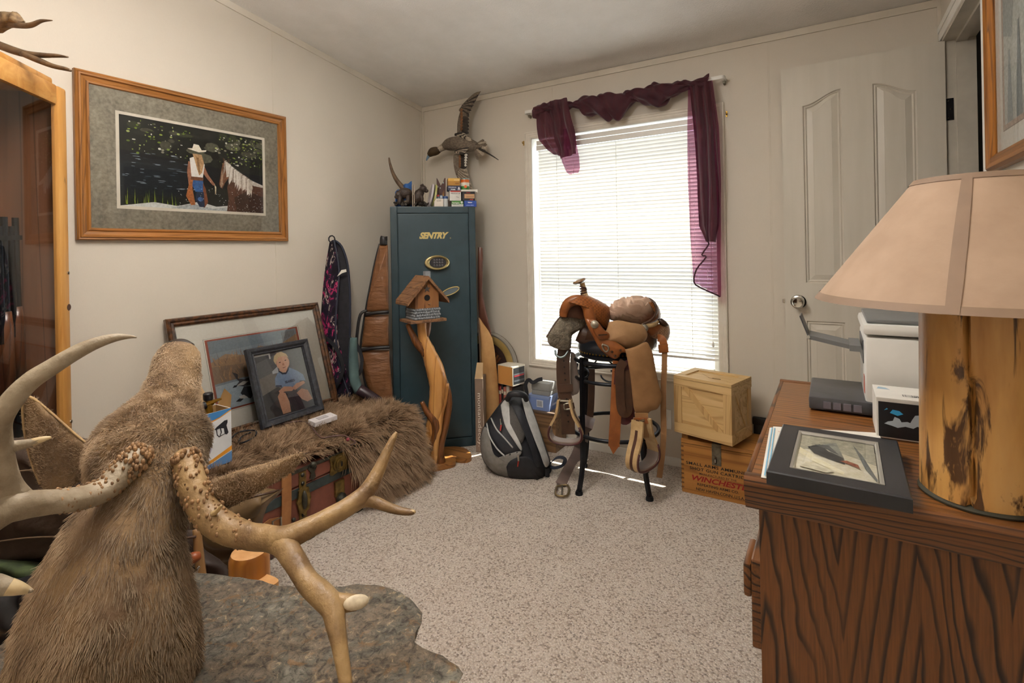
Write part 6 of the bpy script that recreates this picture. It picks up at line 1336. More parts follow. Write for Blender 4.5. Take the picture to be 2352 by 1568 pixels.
bk = part(sd_, 'buckle', ptube([(*z8(212, 918), 2.548, 2), (*z8(256, 912), 2.545, 2), (*z8(260, 944), 2.545, 2), (*z8(216, 950), 2.548, 2), (*z8(212, 918), 2.548, 2)], n=3, seg=6), M_nick, 'all'); strap_px([(*z8(190, 935), 2.555), (*z8(240, 932), 2.550), (*z8(278, 926), 2.548)], .028, .008, NF, M_dark, 'buckle_strap')
part(sd_, 'off_dee_ring', ptube([(*z8(155, 572), 2.55, 2.5), (*z8(160, 600), 2.54, 2.5), (*z8(185, 618), 2.53, 2.5), (*z8(215, 608), 2.53, 2.5), (*z8(238, 575), 2.54, 2.5)], seg=8), mat('dull_steel', '#7f8a8a', .35, .8), 'all')
strap_px([(*z8(388, 690), 2.68), (*z8(388, 820), 2.68), (*z8(384, 930), 2.68), (*z8(378, 1000), 2.68)], .034, .006, NF, M_dark, 'back_cinch')
# cinch strap trailing to the carpet with its buckle
fl = [tuple(at(*z8(372, 1000), 2.67)), tuple(at(*z8(345, 1090), 2.60)), tuple(az(*z8(318, 1180), .06)), tuple(az(*z8(290, 1260), .010)), tuple(az(*z8(240, 1350), .006)), tuple(az(*z8(196, 1440), .006))]
part(sd_, 'cinch_strap', MB().strap([V(p) for p in smooth(fl, 4)], .066, .006, V((.45, -.65, .6))), mat('grey_brown_leather', '#7d6a62', .45, c2='#6b5a54'), True, label='wide grey brown cinch strap trailing on the carpet')
bq = [az(*z8(*p), .012) for p in ((165, 1446), (238, 1440), (232, 1505), (158, 1500))]
part(sd_, 'floor_buckle', MB().tube([V(p) for p in smooth([tuple(q) for q in bq]+[tuple(bq[0])], 3)[:-1]], .0055, 8, closed=True), mat('aged_brass', '#8f7c5c', .35, .8), 'all'); part(sd_, 'buckle_tongue', MB().tube([az(*z8(200, 1442), .016), az(*z8(196, 1502), .016)], .004, 6), M_nick)
# ================================================================ BIG WALL PICTURE
M_of = wood('honey_oak', '#a8713a', '#8a5826', 1, 2.4, .4, '#5c3814', 16, .2); M_ofv = wood('honey_oak_upright', '#a06a30', '#7d4e1e', 2, 2.4, .4, '#553210', 16, .2)
PY0, PY1, PZ0, PZ1 = .831, 1.749, 1.262, 1.930
wp_ = thing('horse_picture', 'oak framed picture of a woman in a white hat leading a horse through water', 'picture', (XL, (PY0+PY1)/2, PZ0))
o = V((XL+.002, PY0, PZ0)); u_ = V((0, 1, 0)); v_ = V((0, 0, 1)); fw_, fh_ = PY1-PY0, PZ1-PZ0
frame_rails(wp_, o, u_, v_, fw_, fh_, [(0, 0), (0, .018), (.004, .022), (.010, .020), (.012, .024), (.018, .024), (.022, .016), (.034, .013), (.040, .018), (.046, .018), (.049, .012), (.049, 0)], None, mats=[M_of, M_ofv, M_of, M_ofv])
def matboard():
    t = NT('slate_mat_board'); t.set(.8, 0, .2); co = t.coord(); a = t.noise(co, 14, 5, .65); b = t.noise(co, 70, 4, .6)
    t.base(t.mix(.5, t.ramp(a, [(.35, hexc('#7d7568')), (.5, hexc('#8d8676')), (.65, hexc('#a39a88'))]), t.ramp(b, [(.35, hexc('#6c665a')), (.65, hexc('#a59d8d'))]))); return t.m
IY0, IY1, IZ0, IZ1 = .968, 1.628, 1.393, 1.797
mb2 = MB(); xm = XL+.010
for p0, p1 in (((PY0+.045, PZ0+.045), (PY1-.045, IZ0)), ((PY0+.045, IZ1), (PY1-.045, PZ1-.045)), ((PY0+.045, IZ0), (IY0, IZ1)), ((IY1, IZ0), (PY1-.045, IZ1))): mb2.box((xm-.002, p0[0], p0[1]), (xm+.002, p1[0], p1[1]))
part(wp_, 'mat_board', mb2, matboard())
iw = MB(); e = .013
for p0, p1 in (((IY0, IZ0), (IY1, IZ0+e)), ((IY0, IZ1-e), (IY1, IZ1)), ((IY0, IZ0+e), (IY0+e, IZ1-e)), ((IY1-e, IZ0+e), (IY1, IZ1-e))): iw.box((xm-.003, p0[0], p0[1]), (xm+.0005, p1[0], p1[1]))
part(wp_, 'inner_mat', iw, mat('cream_mat', '#ebe2d2', .7))
pm = MB(); po = V((xm-.004, IY0+e, IZ0+e)); PU = V((0, IY1-IY0-2*e, 0)); PV = V((0, 0, IZ1-IZ0-2*e)); rs = random.Random(21)
IT = [('#23241f', R01), ('#15171a', [(0, .62), (1, .50), (1, .25), (0, .35)]), ('#1c2024', [(0, .5), (.5, .48), (.5, .15), (0, .12)])]
for k_ in range(40): x_, y_ = rs.random(), rs.uniform(.62, .98); IT.append((rs.choice(('#3a3f2a', '#2b2a24', '#4a4a3c', '#1b1a17', '#5b5a4a')), ell(x_, y_, rs.uniform(.02, .07), rs.uniform(.02, .06), 8)))
for k_ in range(190): x_ = rs.choice((rs.uniform(.62, 1), rs.uniform(.62, 1), rs.uniform(.05, .45))); y_ = rs.uniform(.6, .97); IT.append((rs.choice(('#6d8230', '#8a9c40', '#4f6224', '#a5b06a', '#8d8a78', '#d8d8cc')), ell(x_, y_, rs.uniform(.002, .012), rs.uniform(.003, .014), 6)))
for k_ in range(60): x_, y_ = rs.uniform(0, .42), rs.uniform(.2, .66); IT.append((rs.choice(('#4a5560', '#6f7d88', '#2c343c', '#8d98a0')), ell(x_, y_, rs.uniform(.008, .03), .004, 6)))
for k_ in range(16): x_ = rs.uniform(0, .35); IT.append(('#96a83e' if k_ % 2 else '#6d8030', [(x_, .02), (x_+.006, .02), (x_+.008*rs.uniform(-1, 1), rs.uniform(.08, .22))]))
IT += [('#d9dad6', [(0, .0), (.2, .06), (.35, .03), (.5, .10), (.62, .05), (.8, .09), (1, .02), (1, 0)]), ('#b3b8b8', [(.3, .0), (.45, .07), (.6, .02), (.7, .05), (.7, 0)])]
# horse
IT += [('#5d3c2c', [(.70, .0), (.715, .16), (.705, .30), (.73, .46), (.78, .54), (.86, .48), (.92, .41), (1, .37), (1, .0)]), ('#3f281d', [(.78, .0), (.76, .18), (.86, .28), (1, .22), (1, 0)]), ('#7a5138', [(.645, .345), (.652, .30), (.668, .285), (.688, .36), (.715, .42), (.735, .50), (.73, .60), (.70, .645), (.676, .62), (.662, .52)]), ('#a88c74', [(.652, .335), (.662, .30), (.672, .33), (.676, .46), (.668, .54)]), ('#2b1b14', ell(.681, .55, .006, .010, 8)), ('#54382a', [(.680, .61), (.676, .69), (.698, .645)]), ('#54382a', [(.712, .64), (.718, .69), (.728, .63)]), ('#d2cac0', [(.86, .45), (.93, .415), (1, .375), (1, .345), (.92, .36), (.86, .40)])]
for k_ in range(26): a_ = k_/25; x_ = lerp(.695, .90, a_); y_ = lerp(.655, .43, a_**.8); IT.append((rs.choice(('#d8d0c6', '#c3b8ab', '#e6dfd6', '#a89a8c')), [(x_-.008, y_-.01), (x_+.010, y_), (x_+.012+rs.uniform(-.01, .01), y_-rs.uniform(.10, .2)), (x_-.012+rs.uniform(-.01, .01), y_-rs.uniform(.14, .27))]))
# woman
IT += [('#9a6a52', [(.425, .30), (.415, .45), (.425, .58), (.45, .58), (.445, .40), (.44, .30)]), ('#9a6a52', [(.535, .55), (.565, .44), (.60, .36), (.615, .33), (.60, .31), (.56, .38), (.525, .46)]), ('#e9e6e0', [(.435, .62), (.46, .64), (.52, .62), (.54, .56), (.525, .40), (.445, .40), (.44, .52)]), ('#b5926a', [(.455, .68), (.52, .68), (.535, .58), (.52, .46), (.50, .42), (.485, .50), (.47, .60)]),
       ('#8d6c48', [(.48, .64), (.50, .64), (.505, .46), (.495, .46)]), ('#ece4d2', [(.42, .735), (.44, .725), (.50, .705), (.55, .725), (.555, .745), (.52, .735), (.50, .795), (.465, .80), (.455, .745)]), ('#6d4630', [(.44, .40), (.53, .40), (.525, .35), (.44, .35)]), ('#a8683c', [(.435, .36), (.46, .36), (.45, .26), (.47, .06), (.44, .05), (.405, .16), (.42, .26)]), ('#3a5f92', [(.455, .355), (.525, .36), (.535, .27), (.53, .22), (.47, .22), (.45, .29)]), ('#7d4a30', [(.525, .34), (.545, .26), (.56, .1), (.535, .03), (.51, .04), (.525, .2)]), ('#26324a', [(.48, .22), (.53, .22), (.535, .04), (.50, .03), (.47, .12)]), ('#4c6a9a', ell(.505, .13, .02, .03, 8)), ('#d8c9a8', [(.608, .33), (.622, .30), (.62, .22), (.612, .2), (.612, .28)])]
for k_ in range(120): x_, y_ = rs.uniform(.35, 1), abs(rs.gauss(.05, .14)); IT.append((rs.choice(('#e9e9e6', '#c9cccc')), ell(x_, min(.6, y_), rs.uniform(.0015, .004), rs.uniform(.002, .006), 5)))
shapes(pm, po, PU, PV, IT, .00001, .0002); part(wp_, 'photograph', pm, printmat('photo_print', .35, 0, .3), label='photograph of a woman leading a horse through water')
g_ = xm+.004; part(wp_, 'glazing', MB().add([(g_, PY0+.046, PZ0+.046), (g_, PY1-.046, PZ0+.046), (g_, PY1-.046, PZ1-.046), (g_, PY0+.046, PZ1-.046)], [(0, 1, 2, 3)]), glass('picture_glass'))

# ================================================================ TRUNK
TX0, TX1, TY0, TY1, TZ = -2.44, -1.88, 1.08, 2.00, .305
tk = thing('steamer_trunk', 'old rust red steamer trunk with black bands and brass locks', 'trunk', ((TX0+TX1)/2, (TY0+TY1)/2, 0))
M_tr = mat('rust_red_canvas', '#7a4534', .6, c2='#633528', ns=10, bump=(50, .25, .004)); M_trb = mat('trunk_black_band', '#23292c', .55, c2='#33403f', ns=30); M_br2 = mat('aged_brass_plate', '#8a7340', .4, .85, c2='#5f5030', ns=40); M_irn2 = mat('trunk_iron', '#4d4b42', .45, .7, c2='#36352f', ns=30); M_tl = mat('trunk_strap', '#a06c3c', .55, c2='#8a5a30', ns=20)
part(tk, 'body', MB().box((TX0, TY0, .012), (TX1, TY1, .236), b=.004), M_tr); part(tk, 'lid', MB().box((TX0-.002, TY0-.002, .240), (TX1+.003, TY1+.002, TZ), b=.006), M_tr)
part(tk, 'band', MB().box((TX1-.002, TY0, .193), (TX1+.004, TY1, .232), b=.001), M_trb); part(tk, 'band', MB().box((TX1-.002, TY0, .012), (TX1+.005, TY1, .040), b=.001), mat('dark_red_batten', '#4a2a26', .6)); part(tk, 'lid_edge', MB().box((TX1-.004, TY0, TZ-.010), (TX1+.006, TY1, TZ+.003), b=.002), M_irn2)
part(tk, 'end_band', MB().box((TX0, TY0-.004, .193), (TX1, TY0, .232)), M_trb)
def stud(root, y, z, r_=.009, m_=M_irn2): return part(root, 'stud', MB().sph((TX1+.006, y, z), (.007, r_, r_), 10), m_, True)
for yv in (1.365, 1.80):
    s_ = part(tk, 'upright_strap', MB().box((TX1, yv-.017, .050), (TX1+.006, yv+.017, TZ-.012), b=.001), M_br2)
    for z in (.28, .245, .115, .07): stud(s_, yv, z)
    pts_ = []
    for k_ in range(24): g = 2*math.pi*k_/24; r_ = 1+.10*math.cos(8*g); pts_.append((.031*r_*math.cos(g), .058*r_*math.sin(g)))
    c_ = part(s_, 'clasp', MB().prism(pts_, (TX1+.006, yv, .178), (0, 1, 0), (0, 0, 1), 0, .008), M_br2); part(c_, 'boss', MB().sph((TX1+.014, yv, .178), (.014, .012, .040), 10), M_irn2, True)
lk = part(tk, 'lock_plate', MB().prism([(-.052, -.035), (-.040, -.042), (0, -.034), (.04, -.042), (.052, -.035), (.046, 0), (.052, .036), (.04, .044), (.02, .040), (-.02, .040), (-.04, .044), (-.052, .036), (-.046, 0)], (TX1+.003, 1.552, .262), (0, 1, 0), (0, 0, 1), 0, .005), M_br2, label='ornate brass lock plate')
for r_, h_ in ((.036, .010), (.027, .014), (.017, .017)): part(lk, 'ring', MB().lathe([(r_, 0), (r_, h_), (r_-.006, h_)], (TX1+.006, 1.552, .262), 24, Matrix.Rotation(math.pi/2, 4, 'Y')), M_br2, True)
part(lk, 'keyhole', MB().sph((TX1+.022, 1.552, .262), (.003, .006, .014), 8), mat('hole_black', '#120d0a', .9))
hp_ = part(tk, 'hasp', MB().box((TX1, 1.525, .120), (TX1+.012, 1.575, .185), b=.003), M_br2); part(hp_, 'rotor', MB().lathe([(.024, 0), (.024, .012), (.015, .018), (.012, .022)], (TX1+.010, 1.552, .108), 20, Matrix.Rotation(math.pi/2, 4, 'Y')), M_irn2, True)
dr_ = part(tk, 'draw_bolt', MB().prism([(-.012, .03), (-.020, .012), (-.008, -.004), (-.014, -.026), (0, -.038), (.014, -.026), (.008, -.004), (.020, .012), (.012, .03)], (TX1+.004, 1.412, .278), (0, 1, 0), (0, 0, 1), 0, .006), M_irn2); part(dr_, 'ball', MB().sph((TX1+.012, 1.412, .306), .014, 12), M_irn2, True)
part(tk, 'leather_strap', MB().strap([(TX1+.010, 1.288, TZ+.004), (TX1+.012, 1.285, .20), (TX1+.012, 1.278, .08), (TX1+.010, 1.270, .03)], .042, .005, V((1, 0, 0))), M_tl); 
pt_ = part(tk, 'handle_plate', MB().prism([(-.05, 0), (-.03, -.036), (.02, -.038), (.05, -.02), (.05, .03), (.01, .040), (-.03, .030)], (TX1+.003, 1.205, .125), (0, 1, 0), (0, 0, 1), 0, .005), M_tl)
for y, z in ((1.172, .118), (1.188, .142), (1.182, .098), (1.205, .105)): stud(pt_, y, z, .008)
part(pt_, 'buckle', MB().tube([(TX1+.012, 1.222, .09), (TX1+.014, 1.222, .155), (TX1+.014, 1.258, .155), (TX1+.014, 1.258, .09)], .004, 6, closed=True), M_nick)
for y in (1.40, 1.66, 1.90, 1.15): part(tk, 'bumper', MB().box((TX1-.004, y-.020, .0), (TX1+.012, y+.020, .040), b=.006), M_irn2, 40)
for y in (1.285,): stud(tk, y+.035, .115)

# ================================================================ FUR PELT OVER THE TRUNK
pel = thing('fur_pelt', 'thick brown bear pelt draped over the trunk down to the carpet', 'fur pelt', (-2.1, 1.6, TZ))
def drop(y): return lerp(-.004, .42, max(0, min(1, (y-1.56)/.20))**1.1) + .015*math.sin(y*18)
def pelt(s_, v):
    if s_ < .78: y = lerp(.985, 2.03, s_/.78); zy = 0
    else: k_ = (s_-.78)/.22; y = 2.03+.085*math.sin(k_*math.pi/2); zy = -.40*k_**1.25
    H = .352+.016*noise.noise(V((y*5, v*4, 1)))+.010*math.sin(v*3)
    if v < .66: x = lerp(-2.43, -1.905, v/.66); zx = -.02*max(0, v-.5)*6*.16
    else: k_ = (v-.66)/.34; x = -1.905+lerp(.006, .065, max(0, min(1, (y-1.56)/.2)))*math.sin(k_*math.pi/2)+.02*k_*max(0, (y-1.6)); zx = -drop(y)*k_-.012
    x += .012*noise.noise(V((y*9, v*7, 4)))
    return V((x, y, max(.012, H+zy+zx)))
pb2 = MB().grid(pelt, 60, 80)
pb2 = MB(); gsz = (64, 84); vs = [pelt(i/(gsz[0]-1), j/(gsz[1]-1)) for j in range(gsz[1]) for i in range(gsz[0])]
pb2.add(vs, [(j*gsz[0]+i, j*gsz[0]+i+1, (j+1)*gsz[0]+i+1, (j+1)*gsz[0]+i) for j in range(gsz[1]-1) for i in range(gsz[0]-1)])
M_hide = mat('pelt_hide', '#4a382a', .9, c2='#35271d', ns=20); part(pel, 'hide', pb2, M_hide, 'all')
def hairmat(name, root, mid, tip, spread=.25):
    t = NT(name); t.set(.55, 0, .25); hi = t.n('ShaderNodeHairInfo'); c = t.ramp(hi.outputs['Intercept'], [(0, hexc(root)), (.45, hexc(mid)), (1, hexc(tip))])
    f = t.noise(t.coord(), 9, 3); c = t.mix(t.math('MULTIPLY', f, .5), c, hexc(mid)); r_ = t.math('MULTIPLY', hi.outputs['Random'], spread)
    t.base(t.mix(r_, c, hexc(root))); return t.m
rsn = np.random.RandomState(4); Pn, Nn = sample_faces(pb2, 62000, rsn); Nn = np.where((Nn[:, 2:3] < -.05), -Nn, Nn); 
flip = (Nn[:, 0] < 0) & (Pn[:, 0] > -1.92) & (np.abs(Nn[:, 2]) < .4); Nn[flip] *= -1
def nfield(P_, s_, o_): return np.array([tuple(noise.noise_vector(V((p[0]*s_+o_, p[1]*s_, p[2]*s_)))) for p in P_])
cl1 = nfield(Pn, 7, 0); cl2 = nfield(Pn, 30, 5)
side = np.clip((.34-Pn[:, 2])/.10, 0, 1)[:, None]
comb = (1-side)*np.stack([.35+1.2*cl1[:, 0], .25+1.4*cl1[:, 1], -.05+0*cl1[:, 0]], 1)+side*np.stack([.25+.3*cl1[:, 0], .1+.45*cl1[:, 1], -1.1+0*cl1[:, 0]], 1)
dv = Nn*.55+comb*.75+cl2*1.0+rsn.normal(0, .13, Pn.shape); dv /= np.linalg.norm(dv, axis=1)[:, None]
dv[:, 2] = np.where((Pn[:, 2] < .06) & (dv[:, 2] < -.3), -.25, dv[:, 2])
ln = rsn.uniform(.040, .080, len(Pn))*(1+.25*side[:, 0]); ln = np.where(Pn[:, 2] < .05, ln*.6, ln); ln = np.where((Pn[:, 0] > -1.96) & (Pn[:, 1] < 1.58), ln*.55, ln)
fur(pel, 'fur', Pn+Nn*.001, dv, ln, .0011, hairmat('bear_fur', '#32231a', '#8f7053', '#d6b998', .35), droop=np.tile(np.array([[.1, 0, -.22]]), (len(Pn), 1))*(rsn.rand(len(Pn), 1)+.4), label='long brown fur')

# ================================================================ LEANING PICTURES
def lean_frame(root, tl, tr, bl_, prof, matl, mats=None, sm=False):
    tl, tr, bl_ = V(tl), V(tr), V(bl_); u_ = (tr-tl).normalized(); v_ = (tl-bl_); h_ = v_.length; v_ = (v_-u_*v_.dot(u_)).normalized(); w_ = (tr-tl).length
    frame_rails(root, bl_, u_, v_, w_, h_, prof, matl, sm=sm, mats=mats); return bl_, u_, v_, w_, h_
zfur = .372
bgp = thing('goose_picture', 'large dark framed goose print leaning against the wall on the trunk', 'picture', (-2.33, 1.5, zfur))
M_burl = mat('burl_frame', '#5b3a22', .3, c2='#2e1c12', ns=45, lo=.42, hi=.58, Coat_Weight=.4)
bo_, bu, bv, bw, bh_ = lean_frame(bgp, (-2.487, 1.130, .914), (-2.487, 1.918, .914), (-2.325, 1.130, zfur), [(0, 0), (0, .018), (.006, .024), (.014, .024), (.020, .018), (.028, .020), (.036, .012), (.036, 0)], M_burl)
bn = bu.cross(bv)
gm = MB(); go = bo_+bu*.034+bv*.034+bn*.004; GU, GV = bu*(bw-.068), bv*(bh_-.068)
GI = [('#e6e2d8', R01), ('#8a9088', rect(.155, .155, .845, .845)), ('#e9e5da', rect(.158, .158, .842, .842)), ('#9a4f3c', rect(.165, .165, .835, .835)), ('#8b97a0', rect(.18, .18, .82, .82)), ('#7d8b94', [(.18, .82), (.82, .82), (.82, .74), (.18, .70)]), ('#a5886a', [(.18, .62), (.28, .68), (.4, .64), (.52, .70), (.64, .66), (.82, .76), (.82, .5), (.5, .42), (.18, .45)]), ('#8f7a66', [(.18, .58), (.4, .56), (.6, .6), (.82, .58), (.82, .46), (.18, .42)])]
rs = random.Random(8)
for k_ in range(170): x_, y_ = rs.uniform(.19, .80), rs.uniform(.42, .66); hh_ = rs.uniform(.03, .08); GI.append((rs.choice(('#c19a70', '#a98260', '#8a7260', '#b98d66', '#7c6f68')), [(x_, y_), (x_+.006, y_), (x_+rs.uniform(-.02, .02), y_+hh_)]))
for k_ in range(9): x_ = .70+k_*.012; GI.append(('#5a4632', [(x_, .66), (x_+.003, .66), (x_+.003, .8), (x_, .8)]))
GI += [('#aab6be', [(.18, .40), (.82, .44), (.82, .18), (.18, .18)]), ('#4d4a4c', [(.30, .50), (.335, .47), (.33, .43), (.37, .41), (.42, .42), (.45, .38), (.42, .345), (.36, .345), (.31, .37), (.335, .40), (.32, .43)]), ('#c9c5bd', [(.31, .365), (.36, .36), (.40, .385), (.36, .395)]), ('#262529', [(.285, .355), (.30, .375), (.32, .37), (.31, .355)]), ('#3d3c40', [(.36, .345), (.41, .33), (.42, .26), (.39, .22), (.35, .25), (.33, .29)]), ('#cfcbc4', [(.315, .265), (.35, .27), (.375, .235), (.33, .235)]), ('#2e2d30', [(.29, .225), (.315, .245), (.345, .235), (.32, .215)])]
shapes(gm, go, GU, GV, GI, .00001, .0003); part(bgp, 'print', gm, printmat('photo_soft', .35, 0, .10), label='print of geese over reeds')
part(bgp, 'glazing', MB().add([go+bn*.006, go+GU+bn*.006, go+GU+GV+bn*.006, go+GV+bn*.006], [(0, 1, 2, 3)]), glass('picture_glass_bright', (1, 1, 1), 2.0))
part(bgp, 'backing', MB().add([go, go+GU, go+GU+GV, go+GV], [(3, 2, 1, 0)]), mat('brown_board', '#5a4632', .7))
smp = thing('boy_portrait', 'black framed portrait of a blond child in a blue shirt leaning on the goose print', 'picture', (-2.2, 1.55, .38))
M_dist = mat('distressed_black', '#24252a', .5, c2='#3c3f47', ns=60, lo=.45, hi=.75, bump=(90, .4, .003))
so_, su, sv2, sw_, sh2 = lean_frame(smp, (-2.322, 1.376, .750), (-2.322, 1.704, .750), (-2.200, 1.390, .402), [(0, 0), (0, .024), (.005, .030), (.016, .028), (.026, .019), (.031, .021), (.035, .012), (.035, 0)], M_dist)
sn = su.cross(sv2); bo2 = so_+su*.033+sv2*.033+sn*.006; BU, BV = su*(sw_-.066), sv2*(sh2-.066)
BI = [('#6d6f72', R01), ('#55575b', [(0, .86), (.45, .96), (.45, 1), (0, 1)]), ('#d9d9d6', [(0, .86), (.02, .97), (.30, .97), (.30, .90), (.33, .90), (.33, 1), (0, 1)]), ('#827e7a', [(0, .62), (.4, .70), (.4, .45), (0, .30)]), ('#45474c', [(0, .36), (.35, .45), (.5, .3), (.45, 0), (0, 0)]), ('#c9ced2', [(.30, .70), (.42, .76), (.42, .66), (.30, .66)]), ('#6e7072', [(.7, .9), (1, .8), (1, .4), (.8, .45)]), ('#3c3d42', [(.3, 0), (.4, .25), (.8, .22), (1, .1), (1, 0)])]
BI += [('#d8a98e', [(.30, .30), (.36, .36), (.46, .33), (.50, .18), (.49, .02), (.33, .02), (.31, .18)]), ('#d8a98e', [(.68, .28), (.80, .33), (.92, .28), (.98, .12), (.86, .10), (.76, .16)]), ('#8fa6c4', [(.30, .46), (.32, .58), (.40, .66), (.50, .68), (.66, .70), (.80, .62), (.90, .54), (.92, .44), (.80, .46), (.78, .40), (.44, .38), (.42, .44)]), ('#3c4a66', [(.30, .45), (.42, .43), (.42, .46), (.31, .48)]), ('#3f4655', [(.42, .68), (.48, .62), (.56, .61), (.62, .66), (.64, .70), (.60, .69), (.55, .645), (.49, .655), (.45, .70)]), ('#dbb094', [(.44, .69), (.50, .645), (.56, .64), (.61, .69), (.60, .74), (.46, .74)]),
       ('#e0b79c', ell(.545, .80, .135, .115, 20, tilt=10)), ('#dcc79f', [(.37, .86), (.40, .93), (.47, .975), (.56, .98), (.65, .93), (.68, .86), (.62, .90), (.56, .905), (.48, .90), (.42, .84), (.40, .79)]), ('#c28f76', ell(.545, .775, .022, .018, 8)), ('#7d4a44', [(.51, .728), (.56, .722), (.59, .738), (.56, .714), (.53, .714)]), ('#5b4a44', ell(.485, .815, .022, .008, 8, tilt=8)), ('#5b4a44', ell(.605, .83, .022, .008, 8, tilt=8)), ('#d8a98e', [(.34, .38), (.46, .43), (.60, .40), (.66, .36), (.60, .33), (.46, .35), (.36, .33)]), ('#d8a98e', [(.62, .38), (.72, .43), (.88, .44), (.90, .40), (.76, .36), (.66, .33)])]
bmb = MB(); shapes(bmb, bo2, BU, BV, BI, .00002, .0003); put_text(bmb, 'SEABEES', bo2+BU*.50+BV*.47, su, sv2, sw_*.16, .016, .0012, hexc('#3c3a44'), offset=.03)
part(smp, 'photograph', bmb, printmat('photo_soft'), label='photograph of a blond child in a blue shirt'); part(smp, 'glazing', MB().add([bo2+sn*.005, bo2+BU+sn*.005, bo2+BU+BV+sn*.005, bo2+BV+sn*.005], [(0, 1, 2, 3)]), glass('picture_glass_bright'))
part(smp, 'backing', MB().add([bo2, bo2+BU, bo2+BU+BV, bo2+BV], [(3, 2, 1, 0)]), mat('brown_board', '#5a4632', .7))

# ---- torch carton and its gun, on the pelt
tbx = thing('torch_carton', 'open white and blue carton printed with a black foam gun, on the pelt', 'box', (-2.06, 1.075, .385))
x1_, y0_, y1_, z0_, z1_ = -2.015, 1.000, 1.152, .385, .594; xb_ = x1_-.105
M_kr = mat('kraft_inside', '#9a7748', .75); cbm = MB(); th = .003
for p0, p1 in (((x1_-th, y0_, z0_), (x1_, y1_, z1_)), ((xb_, y0_, z0_), (xb_+th, y1_, z1_)), ((xb_+th, y0_, z0_), (x1_-th, y0_+th, z1_)), ((xb_+th, y1_-th, z0_), (x1_-th, y1_, z1_)), ((xb_+th, y0_+th, z0_), (x1_-th, y1_-th, z0_+th))): cbm.box(p0, p1)
part(tbx, 'carton', cbm, mat('torch_white', '#e7e9ec', .5)); part(tbx, 'lining', MB().box((xb_+th, y0_+th, z0_+th), (xb_+th+.0006, y1_-th, z1_-.001)).box((xb_+th, y1_-th-.0006, z0_+th), (x1_-th, y1_-th, z1_-.001)), M_kr)
fo = V((x1_, y0_, z0_)); FU, FV = V((0, y1_-y0_, 0)), V((0, 0, z1_-z0_)); tm_ = MB()
TI = [('#3d7db8', [(0, .80), (.35, .82), (.7, .88), (1, .97), (1, 1), (0, 1)]), ('#d8932e', [(0, .775), (.35, .80), (.7, .865), (1, .955), (1, .975), (.7, .885), (.35, .825), (0, .80)]), ('#d8932e', [(.1, .04), (.5, .10), (1, .22), (1, .30), (.5, .16), (.1, .08)]), ('#5b86b8', [(.1, .0), (1, .0), (1, .20), (.5, .09), (.1, .03)]), ('#b9b6c6', [(.30, .26), (.46, .28), (.50, .34), (.50, .56), (.46, .60), (.30, .58)]), ('#2a2a32', [(.26, .62), (.38, .65), (.38, .69), (.26, .66)]), ('#b08a4a', [(.38, .66), (.56, .70), (.56, .72), (.38, .69)]), ('#26262c', [(.56, .68), (.62, .72), (.82, .80), (.90, .80), (.90, .75), (.87, .70), (.92, .56), (.88, .53), (.82, .55), (.80, .66), (.70, .68), (.60, .67)]), ('#26262c', [(.60, .68), (.62, .57), (.68, .52), (.82, .55), (.82, .56), (.68, .54), (.64, .58), (.63, .68)]), ('#26262c', [(.70, .68), (.72, .60), (.69, .54), (.71, .54), (.75, .60), (.73, .68)]), ('#26262c', [(.40, .74), (.48, .76), (.48, .79), (.40, .77)]), ('#b08a4a', rect(.43, .62, .46, .74))]
shapes(tm_, fo, FU, FV, TI, .0001, .0003); part(tbx, 'print', tm_, printmat())
part(tbx, 'flap', MB().add([(x1_-.004, y1_, z1_), (xb_+.01, y1_, z1_), (xb_+.025, y1_+.020, z1_+.062), (x1_-.015, y1_+.012, z1_+.045)], [(0, 1, 2, 3)]), M_kr); part(tbx, 'flap', MB().add([(xb_, y0_, z1_), (xb_, y1_-.015, z1_), (xb_-.03, y1_-.045, z1_+.085), (xb_-.03, y0_+.02, z1_+.085)], [(0, 1, 2, 3)]), mat('kraft', '#b99a70', .7)); part(tbx, 'flap', MB().add([(xb_-.03, y0_+.02, z1_+.085), (xb_-.03, y1_-.045, z1_+.085), (xb_-.018, y1_-.045, z1_+.105), (xb_-.018, y0_+.02, z1_+.105)], [(0, 1, 2, 3)]), mat('kraft_tab', '#8a744c', .7))
tor = thing('foam_gun', 'black and brass foam gun sticking out of the open carton', 'spray gun', (-2.06, 1.07, .50)); tx_ = -2.062; tz_ = z1_+.020
part(tor, 'grip', MB().tube([(tx_, y0_-.01, tz_-.016), (tx_, 1.078, tz_+.004)], .015, 14), mat('gun_black', '#1a1a1e', .35), 40); part(tor, 'collar', MB().tube([(tx_, 1.078, tz_+.004), (tx_, 1.105, tz_+.008)], .013, 8), M_brass, 40); part(tor, 'nozzle', MB().tube([(tx_, 1.105, tz_+.008), (tx_, 1.120, tz_+.010), (tx_, 1.140, tz_+.012)], [.009, .007, .004], 8), M_brass, 40)
part(tor, 'body', MB().tube([(tx_, 1.090, tz_-.10), (tx_, 1.090, tz_-.020), (tx_, 1.090, tz_+.018)], [.020, .016, .010], 12), M_brass, 40); part(tor, 'knob', MB().lathe([(.016, 0), (.018, .004), (.018, .024), (.014, .028)], (tx_, 1.090, tz_+.020), 16), mat('gun_black', '#1a1a1e', .35), 40)
wpb = MB().cbox((-2.045, 1.604, .413), (.060, .115, .022), b=.002, rot=(.05, .06, -.12)); wpo = thing('white_gift_box', 'small flat white box lying on the pelt in front of the portrait', 'box', (-2.045, 1.604, .40)); part(wpo, 'box', wpb, mat('white_card', '#e9e4e6', .4)); part(wpo, 'lid_print', MB().cbox((-2.045, 1.60, .4255), (.03, .05, .0012), rot=(.05, .06, -.12)), mat('print_grey', '#b9b4b8', .5))
